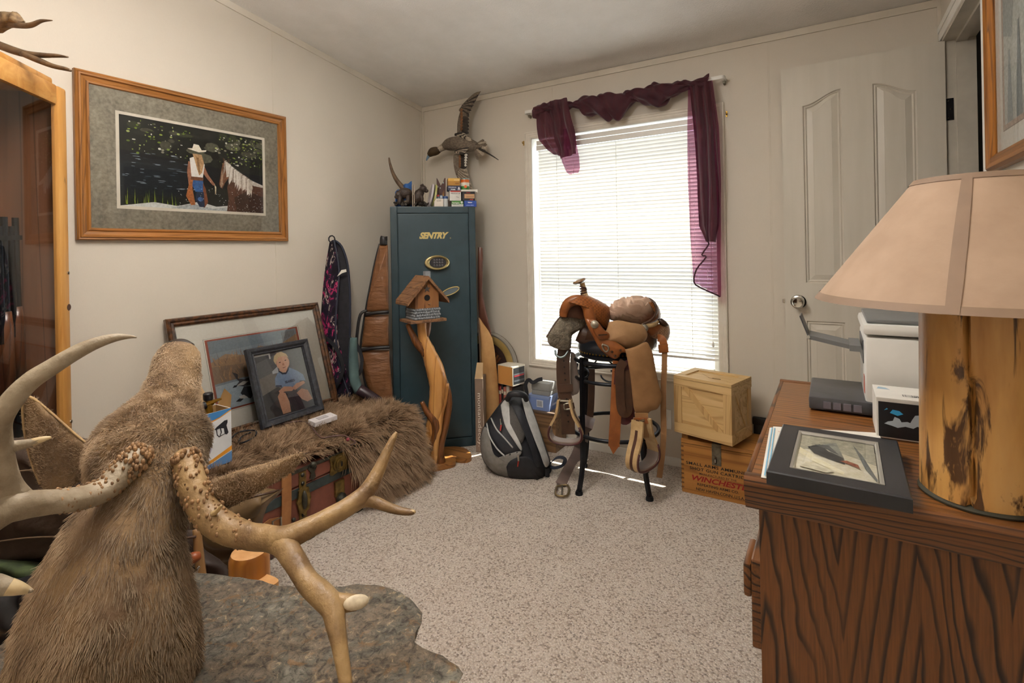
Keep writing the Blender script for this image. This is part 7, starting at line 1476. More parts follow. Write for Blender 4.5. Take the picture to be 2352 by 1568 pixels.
gl_ = thing('cable_loop', 'thin black cable loop lying on the pelt beside the carton', 'cable', tuple(az(565, 1000, .40))); part(gl_, 'loop', MB().tube([az(x, y, .41+.012*math.sin(k_)) for k_, (x, y) in enumerate(smooth([(530, 1008), (545, 994), (570, 988), (588, 990), (585, 1002), (568, 1012), (548, 1018), (556, 1002), (575, 993)], 4))], .0035, 6), mat('cable_black', '#20222a', .4), 'all')
lh_ = thing('bead_lanyard', 'thin brown leather lanyard with a red bead on the pelt', 'cord', tuple(az(790, 1010, .40))); part(lh_, 'cord', MB().tube([az(x, y, .405) for x, y in smooth([(640, 975), (700, 968), (735, 1003), (760, 1002), (790, 1000), (810, 1010), (816, 1016), (806, 1022)], 5)], .0035, 6), mat('cord_leather', '#5c4038', .45), 'all'); part(lh_, 'bead', MB().sph(az(799, 1009, .408), .008, 10), mat('cord_bead', '#7d2c38', .4), True)

# ================================================================ GUN CABINET
cu = V((.713, -.701, 0)).normalized(); cn = V((-.701, -.713, 0)).normalized()   # cu: towards the near end, cn: into the cabinet
CF = V((-2.287, .743, 0)); CZ = 1.788; cwid = .95; cdep = .285
cab = thing('gun_cabinet', 'knotty pine gun cabinet with a glass door standing beside the wall', 'cabinet', tuple(CF))
cmx = Matrix(((cu.x, cn.x, 0, CF.x), (cu.y, cn.y, 0, CF.y), (0, 0, 1, 0), (0, 0, 0, 1)))   # local x near, y in, z up
def knotty(name, axis):
    t = NT(name); t.set(.4, 0, .4, Coat_Weight=.2); s_ = [26]*3; s_[axis] = 2; a = t.noise(t.coord(tuple(s_), (0, 0, .79)), 1.0, 4, .6, .6); k_ = t.noise(t.coord((9, 9, 3.5)), 1.0, 4, .6, .8)
    c = t.ramp(a, [(.3, hexc('#a9702f')), (.55, hexc('#c48f4c')), (.8, hexc('#d3a462'))]); t.base(t.mix(t.ramp(k_, [(.34, (1, 1, 1)), (.40, (0, 0, 0))]), c, hexc('#6b5330'))); return t.m
M_kv = knotty('knotty_pine_upright', 2); M_kx = knotty('knotty_pine', 0); M_cint = wood('cabinet_inside', '#7a5238', '#64422c', 2, .8, .55, '#3a2418')
def CB(p0, p1, b=.004): return MB().box(p0, p1, None, b, cmx)
part(cab, 'side_panel', CB((0, .024, 0), (.018, cdep, CZ-.02)), M_kv); part(cab, 'side_panel', CB((cwid-.018, .024, 0), (cwid, cdep, CZ-.02)), M_kv); part(cab, 'back_panel', CB((.018, cdep-.012, .05), (cwid-.018, cdep, CZ-.02), 0), M_cint)
part(cab, 'top_board', CB((-.008, .02, CZ-.02), (cwid+.01, cdep, CZ), .003), M_kx); part(cab, 'crown_board', CB((.020, .030, CZ), (cwid, .052, CZ+.030), .008), M_kx, 40); part(cab, 'bottom_board', CB((.018, .024, .05), (cwid-.018, cdep-.012, .07), 0), M_cint); part(cab, 'plinth', CB((0, .03, 0), (cwid, cdep, .05), 0), M_kx)
dd_ = part(cab, 'door', CB((0, 0, .07), (.052, .024, CZ-.002), .010), M_kv, 40); part(dd_, 'stile', CB((cwid-.055, 0, .07), (cwid, .024, CZ-.002), .010), M_kv, 40)
for z0_, z1_ in ((CZ-.070, CZ-.002), (.07, .14)): part(dd_, 'rail', CB((.052, .0015, z0_), (cwid-.055, .0225, z1_), .008), M_kx, 40)
part(dd_, 'glass', MB().add([cmx @ V(p) for p in ((.050, .012, .13), (cwid-.053, .012, .13), (cwid-.053, .012, CZ-.06), (.050, .012, CZ-.06))], [(0, 1, 2, 3)]), glass('cabinet_glass', (.93, .93, .94), .12))
for z in (1.14, .62): part(dd_, 'screw', MB().lathe([(.0065, 0), (.006, .003), (.002, .004)], (0, 0, 0), 10, cmx @ Matrix.Translation((.012, 0, z)) @ Matrix.Rotation(math.pi/2, 4, 'X')), M_chrome, True)
part(dd_, 'knot', MB().lathe([(.012, 0), (.010, .0012)], (0, 0, 0), 12, cmx @ Matrix.Translation((.010, 0, 1.02)) @ Matrix.Rotation(math.pi/2, 4, 'X')), mat('knot_dark', '#4a2c20', .5))
part(cab, 'barrel_rack', CB((.05, cdep-.07, 1.23), (cwid-.05, cdep-.012, 1.252), .002), M_cint)
M_steel = mat('gun_steel', '#2c3238', .25, .85); M_stock = wood('gun_stock', '#6b4026', '#53301c', 2, 1.6, .3, '#2e1a10', 12, .4)
def rifle(label, lx, ly, top, lean, stock_top, grp=None):
    r_ = thing('rifle', label, 'rifle', tuple(cmx @ V((lx, ly, .07)))); P_ = lambda z, a=0, b=0: cmx @ V((lx+lean*(z-.07)+a, ly+b, z))
    part(r_, 'barrel', MB().tube([P_(stock_top-.3), P_(top)], [.011, .0095], 12), M_steel, True); part(r_, 'magazine_tube', MB().tube([P_(stock_top-.1, .021), P_(top-.03, .021)], .009, 10), M_steel, True); part(r_, 'barrel_band', MB().tube([P_(top-.075, .010), P_(top-.06, .010)], .022, 12), M_steel)
    part(r_, 'forestock', MB().tube([P_(stock_top-.28, .008), P_(stock_top-.05, .008), P_(stock_top, .008)], [.022, .020, .016], 12), M_stock, 'all'); part(r_, 'receiver', MB().tube([P_(stock_top-.52, .012), P_(stock_top-.28, .010)], [.026, .022], 8, flat=.6), M_steel, 40); part(r_, 'buttstock', MB().tube([P_(.075, .02, -.02), P_(.25, .02, -.012), P_(stock_top-.52, .012)], [.045, .032, .022], 12, flat=.5), M_stock, 'all')
part(cab, 'side_lining', CB((.018, .024, .07), (.021, cdep-.012, CZ-.02), 0), M_cint)
for px_, py_, dp_, lab in ((66, 488, .16, 'blued rifle farthest right in the cabinet, behind the glass'), (36, 500, .13, 'blued rifle in the middle of the three in the cabinet'), (10, 498, .09, 'blued rifle farthest left in the cabinet, nearest the glass')):
    rv_ = ray(px_, py_); p = EYE+rv_*((dp_+(CF-EYE).dot(cn))/rv_.dot(cn)); lx_ = (p-CF).dot(cu)
    rifle(lab, lx_-.02, dp_, p.z, .018, p.z-.30)
sa = thing('shed_antler', 'dark shed antler lying on top of the gun cabinet', 'antler', tuple(at(60, 110, 1.67)))
for pts_ in ([(-30, 92, 1.75, 9), (20, 112, 1.74, 9), (60, 124, 1.74, 8), (100, 127, 1.72, 6), (130, 128, 1.70, 4.5), (156, 131, 1.69, 2)], [(50, 122, 1.74, 7), (85, 137, 1.72, 7), (120, 151, 1.70, 5.5), (150, 158, 1.68, 4.5), (162, 162, 1.67, 3)], [(-40, 50, 1.76, 8), (0, 52, 1.74, 8), (40, 58, 1.72, 7), (70, 58, 1.70, 6), (95, 48, 1.69, 4), (120, 47, 1.68, 1.2)], [(-30, 92, 1.75, 9), (-50, 75, 1.76, 9), (-40, 50, 1.76, 9)]):
    part(sa, 'tine', ptube([(a, b, c*.94, d) for a, b, c, d in pts_], seg=10), M_antlerd, 'all')
part(sa, 'burr', ptube([(-12, 64, 1.64, 12), (15, 48, 1.63, 16), (35, 46, 1.62, 15), (48, 56, 1.62, 8)], seg=12, bump=.7), mat('burr_bone', '#8a7252', .8, c2='#5a452e', ns=60), 60)
# ================================================================ STONE TABLE AND LOGS
ZS = .42
tb_ = thing('slate_table', 'rough slate slab table top on log legs in the foreground', 'table', (-.95, .55, 0))
def slate():
    t = NT('slate'); t.set(.6, 0, .4); co = t.coord(); a = t.noise(co, 6, 6, .65, .6); b = t.noise(co, 55, 6, .75, .8); c_ = t.noise(co, 24, 6, .7, 1.0)
    col = t.ramp(a, [(.30, hexc('#5c5148')), (.42, hexc('#857766')), (.50, hexc('#6f695e')), (.60, hexc('#8f8a7c')), (.72, hexc('#7f7e72'))])
    col = t.mix(t.ramp(b, [(.38, (.8, .8, .8)), (.52, (0, 0, 0))]), col, hexc('#3a332e'))
    col = t.mix(t.ramp(c_, [(.56, (0, 0, 0)), (.64, (.8, .8, .8))]), col, hexc('#8a6a48')); col = t.mix(t.ramp(b, [(.585, (0, 0, 0)), (.63, (.8, .8, .8))]), col, hexc('#b39e7e'))
    t.base(col); t.bump(t.math('ADD', a, t.math('MULTIPLY', b, .5)), .9, .02); return t.m
M_slate = slate()
opx = [(462, 1312), (520, 1316), (590, 1326), (660, 1344), (740, 1344), (815, 1338), (870, 1340), (915, 1352), (950, 1378), (968, 1402), (966, 1424), (948, 1448), (952, 1470), (975, 1486), (1010, 1500), (1050, 1522), (1063, 1538), (1048, 1568)]
ow = [az(x, y, ZS) for x, y in opx]; ow = [V((p.x, p.y, 0)) for p in ow]+vl((-.50, .62, 0), (-.48, .50, 0), (-.56, .36, 0), (-.72, .27, 0), (-.95, .22, 0), (-1.20, .24, 0), (-1.42, .32, 0), (-1.50, .45, 0), (-1.47, .58, 0), (-1.38, .66, 0))
od = []
for i in range(len(ow)):
    a, b = ow[i], ow[(i+1) % len(ow)]; m = max(1, int((b-a).length/.018))
    for k_ in range(m): p = a.lerp(b, k_/m); od.append(p+V((.006*noise.noise(V((p.x*60, p.y*60, 0))), .006*noise.noise(V((p.x*60, p.y*60, 7))), 0)))
ctr_ = V((-.98, .52, 0)); lay = []
for (z, ins, sd2) in ((ZS-.058, .030, 1), (ZS-.040, .012, 2), (ZS-.034, .004, 3), (ZS-.022, .014, 4), (ZS-.016, .003, 5), (ZS-.006, -.002, 6), (ZS, .008, 7)):
    lay.append([V((p.x, p.y, z))+(ctr_-p).normalized()*(ins+.008*noise.noise(V((p.x*22, p.y*22, sd2*3)))) for p in od])
n_ = len(od); sm2 = MB(); vs = [q for l_ in lay for q in l_]; K = len(lay)
for a in (.8, .6, .4, .2):
    for p in lay[-1]:
        q = ctr_.lerp(p, a); step = .006 if (q.x*.55+q.y*.84) > (-.06+.02*noise.noise(V((q.x*9, q.y*9, 2)))) else 0
        vs.append(V((q.x, q.y, ZS+.004*noise.noise(V((q.x*7, q.y*7, 3)))-step*.6)))
vs.append(V((ctr_.x, ctr_.y, ZS)))
fs = [tuple(range(n_-1, -1, -1))]+[(k_*n_+i, k_*n_+(i+1) % n_, (k_+1)*n_+(i+1) % n_, (k_+1)*n_+i) for k_ in range(K+3) for i in range(n_)]+[((K+3)*n_+i, (K+3)*n_+(i+1) % n_, len(vs)-1) for i in range(n_)]
part(tb_, 'slab', sm2.add(vs, fs), M_slate, 35, label='grey brown layered slate slab')
M_peel = wood('peeled_pine', '#c2843e', '#a96a2c', 2, 1.0, .3, '#7a4418', 10, .4); M_endg = mat('pale_end_grain', '#d3a06a', .5, c2='#c08c56', ns=30)
for x, y in ((-.80, .66), (-1.25, .55), (-.75, .40), (-1.2, .34)): part(tb_, 'leg', MB().lathe([(.048, 0), (.050, .02), (.048, ZS-.06)], (x, y, 0), 20), M_peel, True)
sp = thing('log_post', 'short peeled log post with a sawn top behind the slate', 'log', (-1.322, .80, 0)); lp0 = az(556, 1272, .400)
sp.location = (lp0.x, lp0.y+.02, 0); W[sp.name] = Matrix.Translation(sp.location)
lq = V((lp0.x, lp0.y+.02, 0)); part(sp, 'log', MB().lathe([(.050, .0), (.052, .04), (.050, .385), (.044, .398)], lq, 28), M_peel, True); part(sp, 'sawn_top', MB().lathe([(.044, .398), (.040, .400), (.001, .400)], lq, 28), M_endg, True)
wd_ = thing('wood_offcut', 'pale wooden offcut on the carpet beside the log post', 'offcut', tuple(az(610, 1325, .25))); 
q4 = [az(x, y, .34) for x, y in smooth([(566, 1332), (575, 1322), (600, 1316), (625, 1322), (640, 1334), (610, 1350), (580, 1346)], 3)]
part(wd_, 'offcut', MB().add([V((p.x, p.y, .0)) for p in q4]+[p for p in q4], [tuple(range(len(q4)-1, -1, -1)), tuple(range(len(q4), 2*len(q4)))]+[(i, (i+1) % len(q4), len(q4)+(i+1) % len(q4), len(q4)+i) for i in range(len(q4))]), M_endg, 40)

# ================================================================ ELK MOUNT
ek = thing('elk_mount', 'elk shoulder mount with antlers resting on the slate, muzzle raised to the wall', 'taxidermy', tuple(at(250, 1560, .93)))
M_coat = mat('elk_coat', '#8f7452', .85, c2='#5b4634', ns=7, det=5, bump=(60, .6, .008)); M_pale = mat('elk_pale', '#b0946a', .85, c2='#8a6d4a', ns=12, bump=(80, .5, .006)); M_nose = mat('elk_nose', '#2c221c', .4)
cl_ = smooth([(411, 796, 1.320, 24), (409, 806, 1.312, 38), (407, 830, 1.292, 47), (401, 866, 1.262, 50), (388, 915, 1.222, 58), (369, 960, 1.178, 84), (350, 1005, 1.130, 112), (343, 1050, 1.085, 118), (338, 1100, 1.045, 108), (318, 1160, 1.015, 108), (288, 1225, .990, 128), (268, 1300, .972, 150), (256, 1380, .958, 172), (250, 1460, .948, 186), (243, 1540, .938, 192), (238, 1572, .934, 190)], 5)
nr = 40; vs = []
for k_, (x, y, t, r_) in enumerate(cl_):
    c_ = at(x, y, t); a_ = cl_[max(0, k_-1)]; b_ = cl_[min(len(cl_)-1, k_+1)]; tg = (at(*b_[:3])-at(*a_[:3])).normalized(); e1 = RT-tg*RT.dot(tg); e1.normalize(); e2 = tg.cross(e1); R_ = r_*t/F
    fz = k_/len(cl_); dpt = (.95 if fz < .30 else (.88 if fz < .5 else .80))
    for j_ in range(nr):
        g = 2*math.pi*j_/nr; d = e1*math.cos(g)+e2*math.sin(g)*dpt; rr = R_
        if .26 < fz < .46: rr *= 1+.10*max(0, math.cos(2*g))-.04      # brow ridges
        rr *= 1+.035*noise.noise(c_*9+d*2.2)
        vs.append(c_+d*rr)
ekb = MB(); m_ = len(cl_)
ekb.add(vs, [(i*nr+j_, i*nr+(j_+1) % nr, (i+1)*nr+(j_+1) % nr, (i+1)*nr+j_) for i in range(m_-1) for j_ in range(nr)]+[tuple(range(nr-1, -1, -1)), tuple((m_-1)*nr+j_ for j_ in range(nr))])
part(ek, 'head_and_neck', ekb, M_coat, 'all')
# shoulder flare at the lower right
fl_ = ptube([(404, 1310, .985, 8), (420, 1380, .980, 14), (436, 1436, .975, 16), (424, 1490, .972, 18), (385, 1560, .965, 22)], seg=14); part(ek, 'shoulder_flare', fl_, M_pale, 'all')
part(ek, 'nose_pad', ptube([(380, 800, 1.318, 8), (398, 791, 1.325, 11), (420, 789, 1.327, 11), (440, 796, 1.320, 8)], seg=12), M_nose, 'all')
part(ek, 'eye', MB().sph(at(252, 992, 1.15), (.018, .018, .018), 14), mat('elk_eye', '#1c120c', .1), True); part(ek, 'eyelid', ptube([(236, 1015, 1.125, 4), (248, 990, 1.13, 6), (272, 972, 1.135, 7), (296, 958, 1.14, 6), (310, 945, 1.145, 3)], seg=8), M_nose, 'all'); part(ek, 'brow', ptube([(240, 1035, 1.10, 6), (256, 1003, 1.105, 9), (285, 975, 1.11, 9), (312, 955, 1.12, 6)], seg=10), M_pale, 'all')
earL = Puff([(53, 925), (64, 914), (80, 913), (110, 942), (143, 972), (178, 1002), (221, 1034), (224, 1062), (208, 1086), (174, 1112), (140, 1128), (111, 1136), (92, 1112), (72, 1060), (56, 985)], 1.09, .016, .010, n=3, slope=(-.0002, 0)); earR = Puff([(468, 1140), (500, 1102), (540, 1086), (580, 1076), (630, 1062), (678, 1041), (694, 1042), (698, 1050), (672, 1082), (630, 1108), (590, 1132), (548, 1156), (515, 1170), (485, 1172)], 1.03, .014, .010, n=3, slope=(.0003, 0))
e_l = part(ek, 'ear', earL.mb(8, .004, 1, .03), M_coat, 'all'); e_r = part(ek, 'ear', earR.mb(8, .004, 2, .03), M_coat, 'all')
part(e_l, 'ear_rim', ptube([(92, 1112, 1.095, 2.5), (70, 1055, 1.095, 2.5), (55, 985, 1.095, 2.5), (53, 925, 1.095, 3), (70, 912, 1.095, 3), (110, 941, 1.09, 2.5), (178, 1001, 1.075, 2.5), (219, 1032, 1.065, 2)], seg=6), M_pale, 'all'); part(e_r, 'ear_rim', ptube([(472, 1136, 1.01, 3), (520, 1094, 1.025, 3), (580, 1075, 1.045, 3), (640, 1058, 1.06, 3), (694, 1040, 1.08, 3)], seg=6), M_pale, 'all')
M_beam = mat('elk_antler', '#a08257', .5, c2='#6a4f30', ns=16, det=6, bump=(50, .7, .006)); M_tip = mat('antler_tip', '#d8c49c', .4, c2='#b99c6c', ns=20); M_beamg = mat('elk_antler_grey', '#a89a84', .55, c2='#7d6d56', ns=18, det=6, bump=(50, .7, .006))
def antler(chains, m_, nm='antler'):
    root = part(ek, nm, ptube(chains[0], seg=18, bump=.07), m_, 'all', label='branching elk antler')
    for c in chains[1:]: part(root, 'tine', ptube(c, seg=16, bump=.06), m_, 'all')
    return root
aR = antler([[(424, 1042, 1.03, 24), (434, 1080, 1.01, 28), (450, 1132, .99, 31), (476, 1178, .98, 33), (518, 1212, .96, 32), (568, 1230, .945, 29), (618, 1236, .935, 28), (652, 1240, .925, 27)],
    [(600, 1236, .938, 26), (655, 1236, .925, 27), (712, 1210, .94, 23), (770, 1180, .965, 21), (815, 1153, .99, 21), (846, 1124, 1.01, 19), (868, 1084, 1.03, 15), (888, 1040, 1.05, 11), (904, 1005, 1.065, 7), (911, 992, 1.07, 3)],
    [(808, 1158, .985, 17), (838, 1148, 1.0, 16), (862, 1153, 1.0, 13), (890, 1164, .995, 11), (920, 1173, .99, 9), (944, 1176, .985, 7), (953, 1175, .983, 3)],
    [(610, 1238, .936, 24), (648, 1248, .922, 27), (678, 1290, .885, 25), (706, 1335, .855, 25), (738, 1366, .835, 28), (764, 1396, .82, 26), (772, 1440, .80, 21), (783, 1500, .78, 17), (794, 1568, .76, 15), (802, 1640, .745, 12), (806, 1690, .735, 8)],
    [(735, 1368, .835, 24), (770, 1384, .83, 22), (800, 1384, .828, 19), (818, 1383, .826, 17)]], M_beam)
cq = (-ray(820, 1383)).to_track_quat('Z', 'Y').to_matrix().to_4x4()
part(aR, 'sawn_end', MB().sph(at(818, 1383, .822), (.020, .011, .006), 16, mat=cq), mat('bone_white', '#d9cbb0', .5, c2='#b3a184', ns=60), True); part(aR, 'polished_tip', ptube([(932, 1175, .987, 6.5), (945, 1175.5, .985, 6.5), (954, 1175, .983, 3)], seg=12), M_tip, 'all')
aL = antler([[(330, 1034, 1.01, 24), (305, 1060, .985, 28), (274, 1092, .96, 29), (232, 1128, .93, 27), (172, 1146, .89, 27), (112, 1153, .855, 27), (55, 1160, .828, 32), (10, 1172, .81, 34), (-50, 1220, .79, 30), (-110, 1300, .77, 26)],
    [(60, 1160, .836, 26), (24, 1120, .82, 24), (8, 1060, .80, 22), (-4, 1000, .785, 25), (0, 962, .78, 25), (30, 915, .785, 23), (70, 875, .795, 21), (120, 842, .81, 19), (170, 812, .825, 17), (215, 790, .84, 14), (260, 776, .855, 10), (295, 773, .865, 5), (314, 775, .87, 1.5)],
    [(0, 1040, .79, 16), (-25, 1030, .78, 16), (20, 1026, .80, 14), (65, 1018, .81, 10), (100, 1008, .82, 6), (117, 1004, .825, 2)], [(-110, 1300, .77, 24), (-60, 1335, .77, 24), (-10, 1343, .78, 22), (35, 1350, .79, 15), (62, 1355, .80, 8), (74, 1357, .80, 3)]], M_beamg)
part(aL, 'polished_tip', ptube([(20, 1347.5, .786, 18), (40, 1351, .791, 14.6), (62, 1355, .80, 8.6), (75, 1357, .802, 3.4)], seg=14), M_tip, 'all'); part(aL, 'polished_tip', ptube([(75, 1015.5, .813, 9.6), (100, 1008, .82, 6.6), (118, 1004, .825, 2.4)], seg=12), M_tip, 'all')
rs = random.Random(2); 
for root, ch, nb, prt in ((aR, [(426, 1048, 1.025, 26), (436, 1085, 1.008, 30), (452, 1133, .99, 32), (478, 1178, .98, 33), (520, 1212, .96, 31), (570, 1230, .945, 27)], 300, 'R'), (aL, [(326, 1040, 1.005, 26), (302, 1064, .98, 29), (272, 1094, .958, 29), (230, 1128, .93, 26), (170, 1146, .89, 25), (120, 1152, .86, 24)], 300, 'L')):
    pr_ = MB(); cs_ = smooth(ch, 10)
    for k_ in range(nb):
        f = (rs.random()**1.7)*(len(cs_)-1); i = int(f); a = cs_[i]; p = at(*a[:3]); tg = (at(*cs_[min(i+1, len(cs_)-1)][:3])-at(*cs_[max(i-1, 0)][:3])).normalized(); d = V((rs.gauss(0, 1), rs.gauss(0, 1), rs.gauss(0, 1))); d = (d-tg*d.dot(tg)).normalized(); s_ = rs.uniform(.0016, .0036)*(1.35 if i < 14 else 1)
        pr_.sph(p+d*(a[3]*a[2]/F), (s_, s_, s_*1.5), 6)
    part(root, 'pearling', pr_, mat('antler_pearl', '#a9835a', .5, c2='#6f5236', ns=60), 'all', kind='stuff')
pr_ = part(aR, 'spur', ptube([(488, 1180, .955, 6), (500, 1172, .95, 5), (508, 1160, .945, 2)], seg=8), M_tip, 'all')
# short coat
rsn = np.random.RandomState(7)
def coat(mb, n, root, nm, ln0, hm):
    P_, N_ = sample_faces(mb, n, rsn); ctr = np.array([tuple(at(*c[:3])) for c in cl_[::4]]); d2 = ((P_[:, None, :]-ctr[None])**2).sum(2); cc = ctr[d2.argmin(1)]
    sg = np.sign(((P_-cc)*N_).sum(1))[:, None]; N_ = N_*np.where(sg == 0, 1, sg)
    fl2 = nfield(P_, 26, 3); dn_ = np.array([[.0, -.10, -1.0]])*np.clip((.86-P_[:, 2:3])*6, 0, 1)+np.array([[.25, -.35, -.5]])*np.clip((P_[:, 2:3]-.80)*6, 0, 1)
    dv = N_*.38+dn_*.9+fl2*.45+rsn.normal(0, .12, P_.shape); dv /= np.linalg.norm(dv, axis=1)[:, None]
    L_ = rsn.uniform(.5, 1, n)*ln0*np.where(P_[:, 2] > .90, .30, np.where(P_[:, 2] > .76, .55, 1)); fur(root, nm, P_, dv, L_, .00052, hm)
def elkhair():
    """Coat: tan with a dark mane down the back of the neck, paler muzzle."""
    t = NT('elk_hair'); t.set(.6, 0, .2); hi = t.n('ShaderNodeHairInfo'); co = t.coord(); a = t.noise(t.coord((1, 1, .45)), 11, 4, .6)
    p1, p2 = at(352, 1100, .95), at(212, 1560, .78); k_ = -(p2.dot(RT)-p1.dot(RT))/(p2.z-p1.z); vd = t.n('ShaderNodeVectorMath', operation='DOT_PRODUCT'); w_ = RT+V((0, 0, k_)); vd.inputs[1].default_value = tuple(w_); t.l(co, vd.inputs[0])
    s_ = t.math('ABSOLUTE', t.math('ADD', t.math('SUBTRACT', vd.outputs['Value'], p1.dot(w_)), t.math('MULTIPLY', t.math('SUBTRACT', a, .5), .10)))
    c = t.ramp(a, [(.36, hexc('#7a6350')), (.48, hexc('#a1866a')), (.62, hexc('#c4a98a'))]); c = t.mix(t.ramp(s_, [(.0, (.85, .85, .85)), (.045, (.6, .6, .6)), (.085, (0, 0, 0))]), c, hexc('#54412f'))
    sz = t.n('ShaderNodeSeparateXYZ'); t.l(co, sz.inputs[0]); mz = t.n('ShaderNodeMapRange'); mz.inputs[1].default_value = .90; mz.inputs[2].default_value = .97; t.l(sz.outputs[2], mz.inputs[0])
    c = t.mix(t.math('MULTIPLY', mz.outputs[0], .7), c, hexc('#c2a888')); c = t.mix(t.math('MULTIPLY', hi.outputs['Random'], .4), c, hexc('#d9c4a6')); t.base(t.mix(t.math('SUBTRACT', .35, t.math('MULTIPLY', hi.outputs['Intercept'], .35)), c, hexc('#4d3c2f'))); return t.m
M_eh = elkhair(); coat(ekb, 62000, ek, 'coat', .020, M_eh); coat(fl_, 4000, ek, 'coat', .012, M_eh)
def flatcoat(pf, n, root):
    P_, N_ = sample_faces(pf.mb(8), n, rsn); toc = (np.array([[0, 0, HC]])-P_); sg = np.sign((toc*N_).sum(1))[:, None]; N_ = N_*sg; dv = N_*.4+np.array([[-.5, .2, .5]])*.5+rsn.normal(0, .3, P_.shape); dv /= np.linalg.norm(dv, axis=1)[:, None]; fur(root, 'coat', P_, dv, rsn.uniform(.004, .009, n), .0004, M_eh)
flatcoat(earL, 4500, e_l); flatcoat(earR, 4000, e_r)

# ================================================================ CLOTHES AND BAGS ON THE LEFT
M_brj = mat('brown_canvas_coat', '#4a3a2e', .8, c2='#3a2c22', ns=8, bump=(160, .3, .002)); M_blk = mat('black_leather', '#1b1b1e', .35, c2='#26262a', ns=10); M_grn = mat('camo_green', '#4c5a34', .85, c2='#2e3624', ns=22); M_wax = mat('waxed_canvas', '#6a5230', .6, c2='#4f3b22', ns=9, bump=(120, .25, .002))
def folded(root, nm, outline, t, df, m_, amp, seed, fr=.05, db=.1):
    pf = Puff(outline, t, df, db, n=3, pw=.4); mb = pf.mb(16)
    for i, p in enumerate(mb.v): w_ = noise.noise(V((p.x*7+seed, p.y*7, p.z*9))); mb.v[i] = p-FW*(amp*math.sin(p.z*70*fr*20+w_*7+p.x*18))
    part(root, nm, mb, m_, 'all'); return pf
hj = thing('canvas_coat', 'dark brown canvas coat heaped behind the elk mount', 'coat', tuple(at(80, 1330, 1.45)))
folded(hj, 'coat', [(-60, 1015), (30, 1005), (120, 1000), (200, 1012), (260, 1040), (262, 1120), (240, 1200), (180, 1290), (60, 1300), (-60, 1310)], 1.42, .10, M_brj, .012, 1)
for ys_ in (1080, 1235): part(hj, 'seam', ptube([(-40, ys_+14, 1.33, 2), (60, ys_, 1.312, 2), (160, ys_-4, 1.32, 2), (230, ys_-10, 1.35, 2)], seg=6), mat('seam_thread', '#6a5540', .7), 'all')
gc = thing('camo_shirt', 'green camouflage cloth under the brown canvas coat', 'shirt', tuple(at(20, 1360, 1.36))); folded(gc, 'shirt', [(-60, 1285), (20, 1290), (90, 1296), (110, 1330), (60, 1350), (-60, 1352)], 1.34, .05, M_grn, .008, 4)
bj = thing('leather_jacket', 'black leather jacket lying under the camouflage cloth', 'jacket', tuple(at(20, 1500, 1.28))); folded(bj, 'jacket', [(-70, 1335), (20, 1330), (100, 1318), (140, 1360), (130, 1440), (80, 1490), (10, 1520), (-70, 1525)], 1.28, .08, M_blk, .010, 7)
wbox = thing('pine_crate', 'pale green grey wooden box in the lower left corner', 'crate', tuple(at(20, 1570, 1.12))); c0 = az(14, 1530, .27); wv2 = V((math.cos(.62), math.sin(.62), 0)); wn2 = V((-wv2.y, wv2.x, 0)); wmx = Matrix(((wv2.x, wn2.x, 0, c0.x), (wv2.y, wn2.y, 0, c0.y), (0, 0, 1, 0), (0, 0, 0, 1)))
part(wbox, 'front_board', MB().box((0, 0, 0), (.26, .012, .27), None, .002, wmx), wood('weathered_pine', '#a89b76', '#948762', 0, 1.4, .6, '#6d6246')); part(wbox, 'side_board', MB().box((0, .012, 0), (.012, .24, .27), None, .002, wmx), M_pine); part(wbox, 'side_board', MB().box((.248, .012, 0), (.26, .24, .27), None, .002, wmx), M_pine); part(wbox, 'back_board', MB().box((.012, .228, 0), (.248, .24, .27), None, .002, wmx), M_pine); part(wbox, 'floor_board', MB().box((.012, .012, 0), (.248, .228, .012), None, 0, wmx), M_pine)
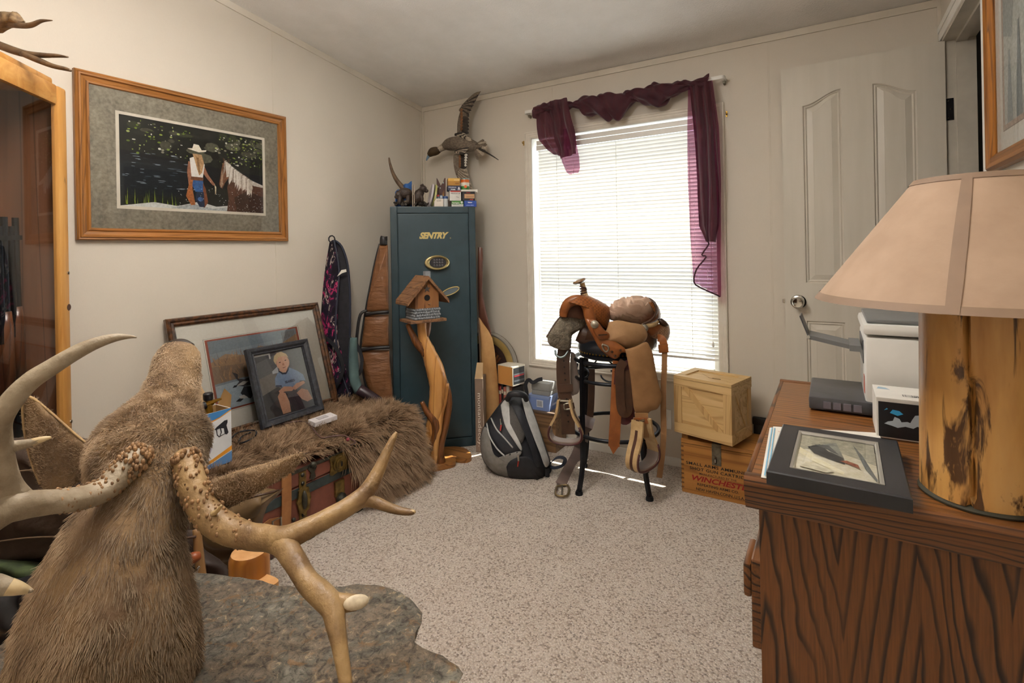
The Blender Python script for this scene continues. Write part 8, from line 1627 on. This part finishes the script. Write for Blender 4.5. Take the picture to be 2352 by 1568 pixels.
# support under the clothes: low bench
bn_ = thing('low_bench', 'low log bench under the pile of clothes', 'bench', (-1.85, .55, 0)); part(bn_, 'seat', MB().box((-1.96, .46, .22), (-1.74, .64, .26), b=.006), M_peel)
for x, y in ((-1.93, .49), (-1.77, .49), (-1.93, .61), (-1.77, .61)): part(bn_, 'leg', MB().lathe([(.022, 0), (.022, .22)], (x, y, 0), 12), M_peel, True)
# waxed canvas bag leaning on the trunk
cbg = thing('canvas_bag', 'olive brown waxed canvas bag slumped against the trunk front', 'bag', tuple(at(545, 1260, 1.72)))
pw2 = folded(cbg, 'bag', [(440, 1150), (500, 1150), (560, 1130), (595, 1120), (640, 1128), (648, 1122), (636, 1140), (612, 1165), (598, 1215), (590, 1250), (560, 1290), (480, 1300), (430, 1260)], 1.78, .10, M_wax, .010, 12)
part(cbg, 'flap', pw2.patch([(470, 1180), (520, 1160), (590, 1138), (600, 1150), (594, 1180), (560, 1196), (500, 1200), (470, 1210)], .012, th=.014), M_wax, 'all'); part(cbg, 'piping', pw2.path([(470, 1176), (520, 1156), (560, 1146), (600, 1136), (640, 1126)], .004, .012), M_dark, 'all')
# leather tool bag with rolled handle and hooks behind the slate
ltb = thing('tool_bag', 'dark leather bag with an orange rolled handle beside the log post', 'bag', tuple(at(440, 1330, 1.42)))
folded(ltb, 'bag', [(395, 1225), (430, 1218), (452, 1222), (470, 1260), (520, 1300), (520, 1345), (460, 1380), (400, 1400), (390, 1310)], 1.50, .07, mat('espresso_leather', '#33241c', .55, c2='#281b15', ns=12), .005, 15)
part(ltb, 'band', ptube([(396, 1240, 1.43, 3), (425, 1236, 1.42, 3), (450, 1232, 1.425, 3)], seg=6), mat('espresso_band', '#4a3426', .5), 'all')
part(ltb, 'handle', ptube([(418, 1306, 1.40, 12), (430, 1290, 1.38, 13), (444, 1281, 1.37, 13), (458, 1276, 1.38, 9)], seg=14), mat('orange_leather', '#a3552a', .4, c2='#8a4420'), 'all', label='orange rolled leather handle')
for x in (424, 452): part(ltb, 'hook', ptube([(x+6, 1300, 1.375, 3), (x, 1310, 1.37, 3), (x-4, 1330, 1.37, 3), (x-6, 1370, 1.375, 3)], seg=8), M_chrome, 'all')
part(ltb, 'wooden_handle', ptube([(452, 1215, 1.44, 9), (457, 1270, 1.43, 10), (463, 1330, 1.42, 11)], seg=12), mat('tool_wood', '#8f6a40', .45), 'all')
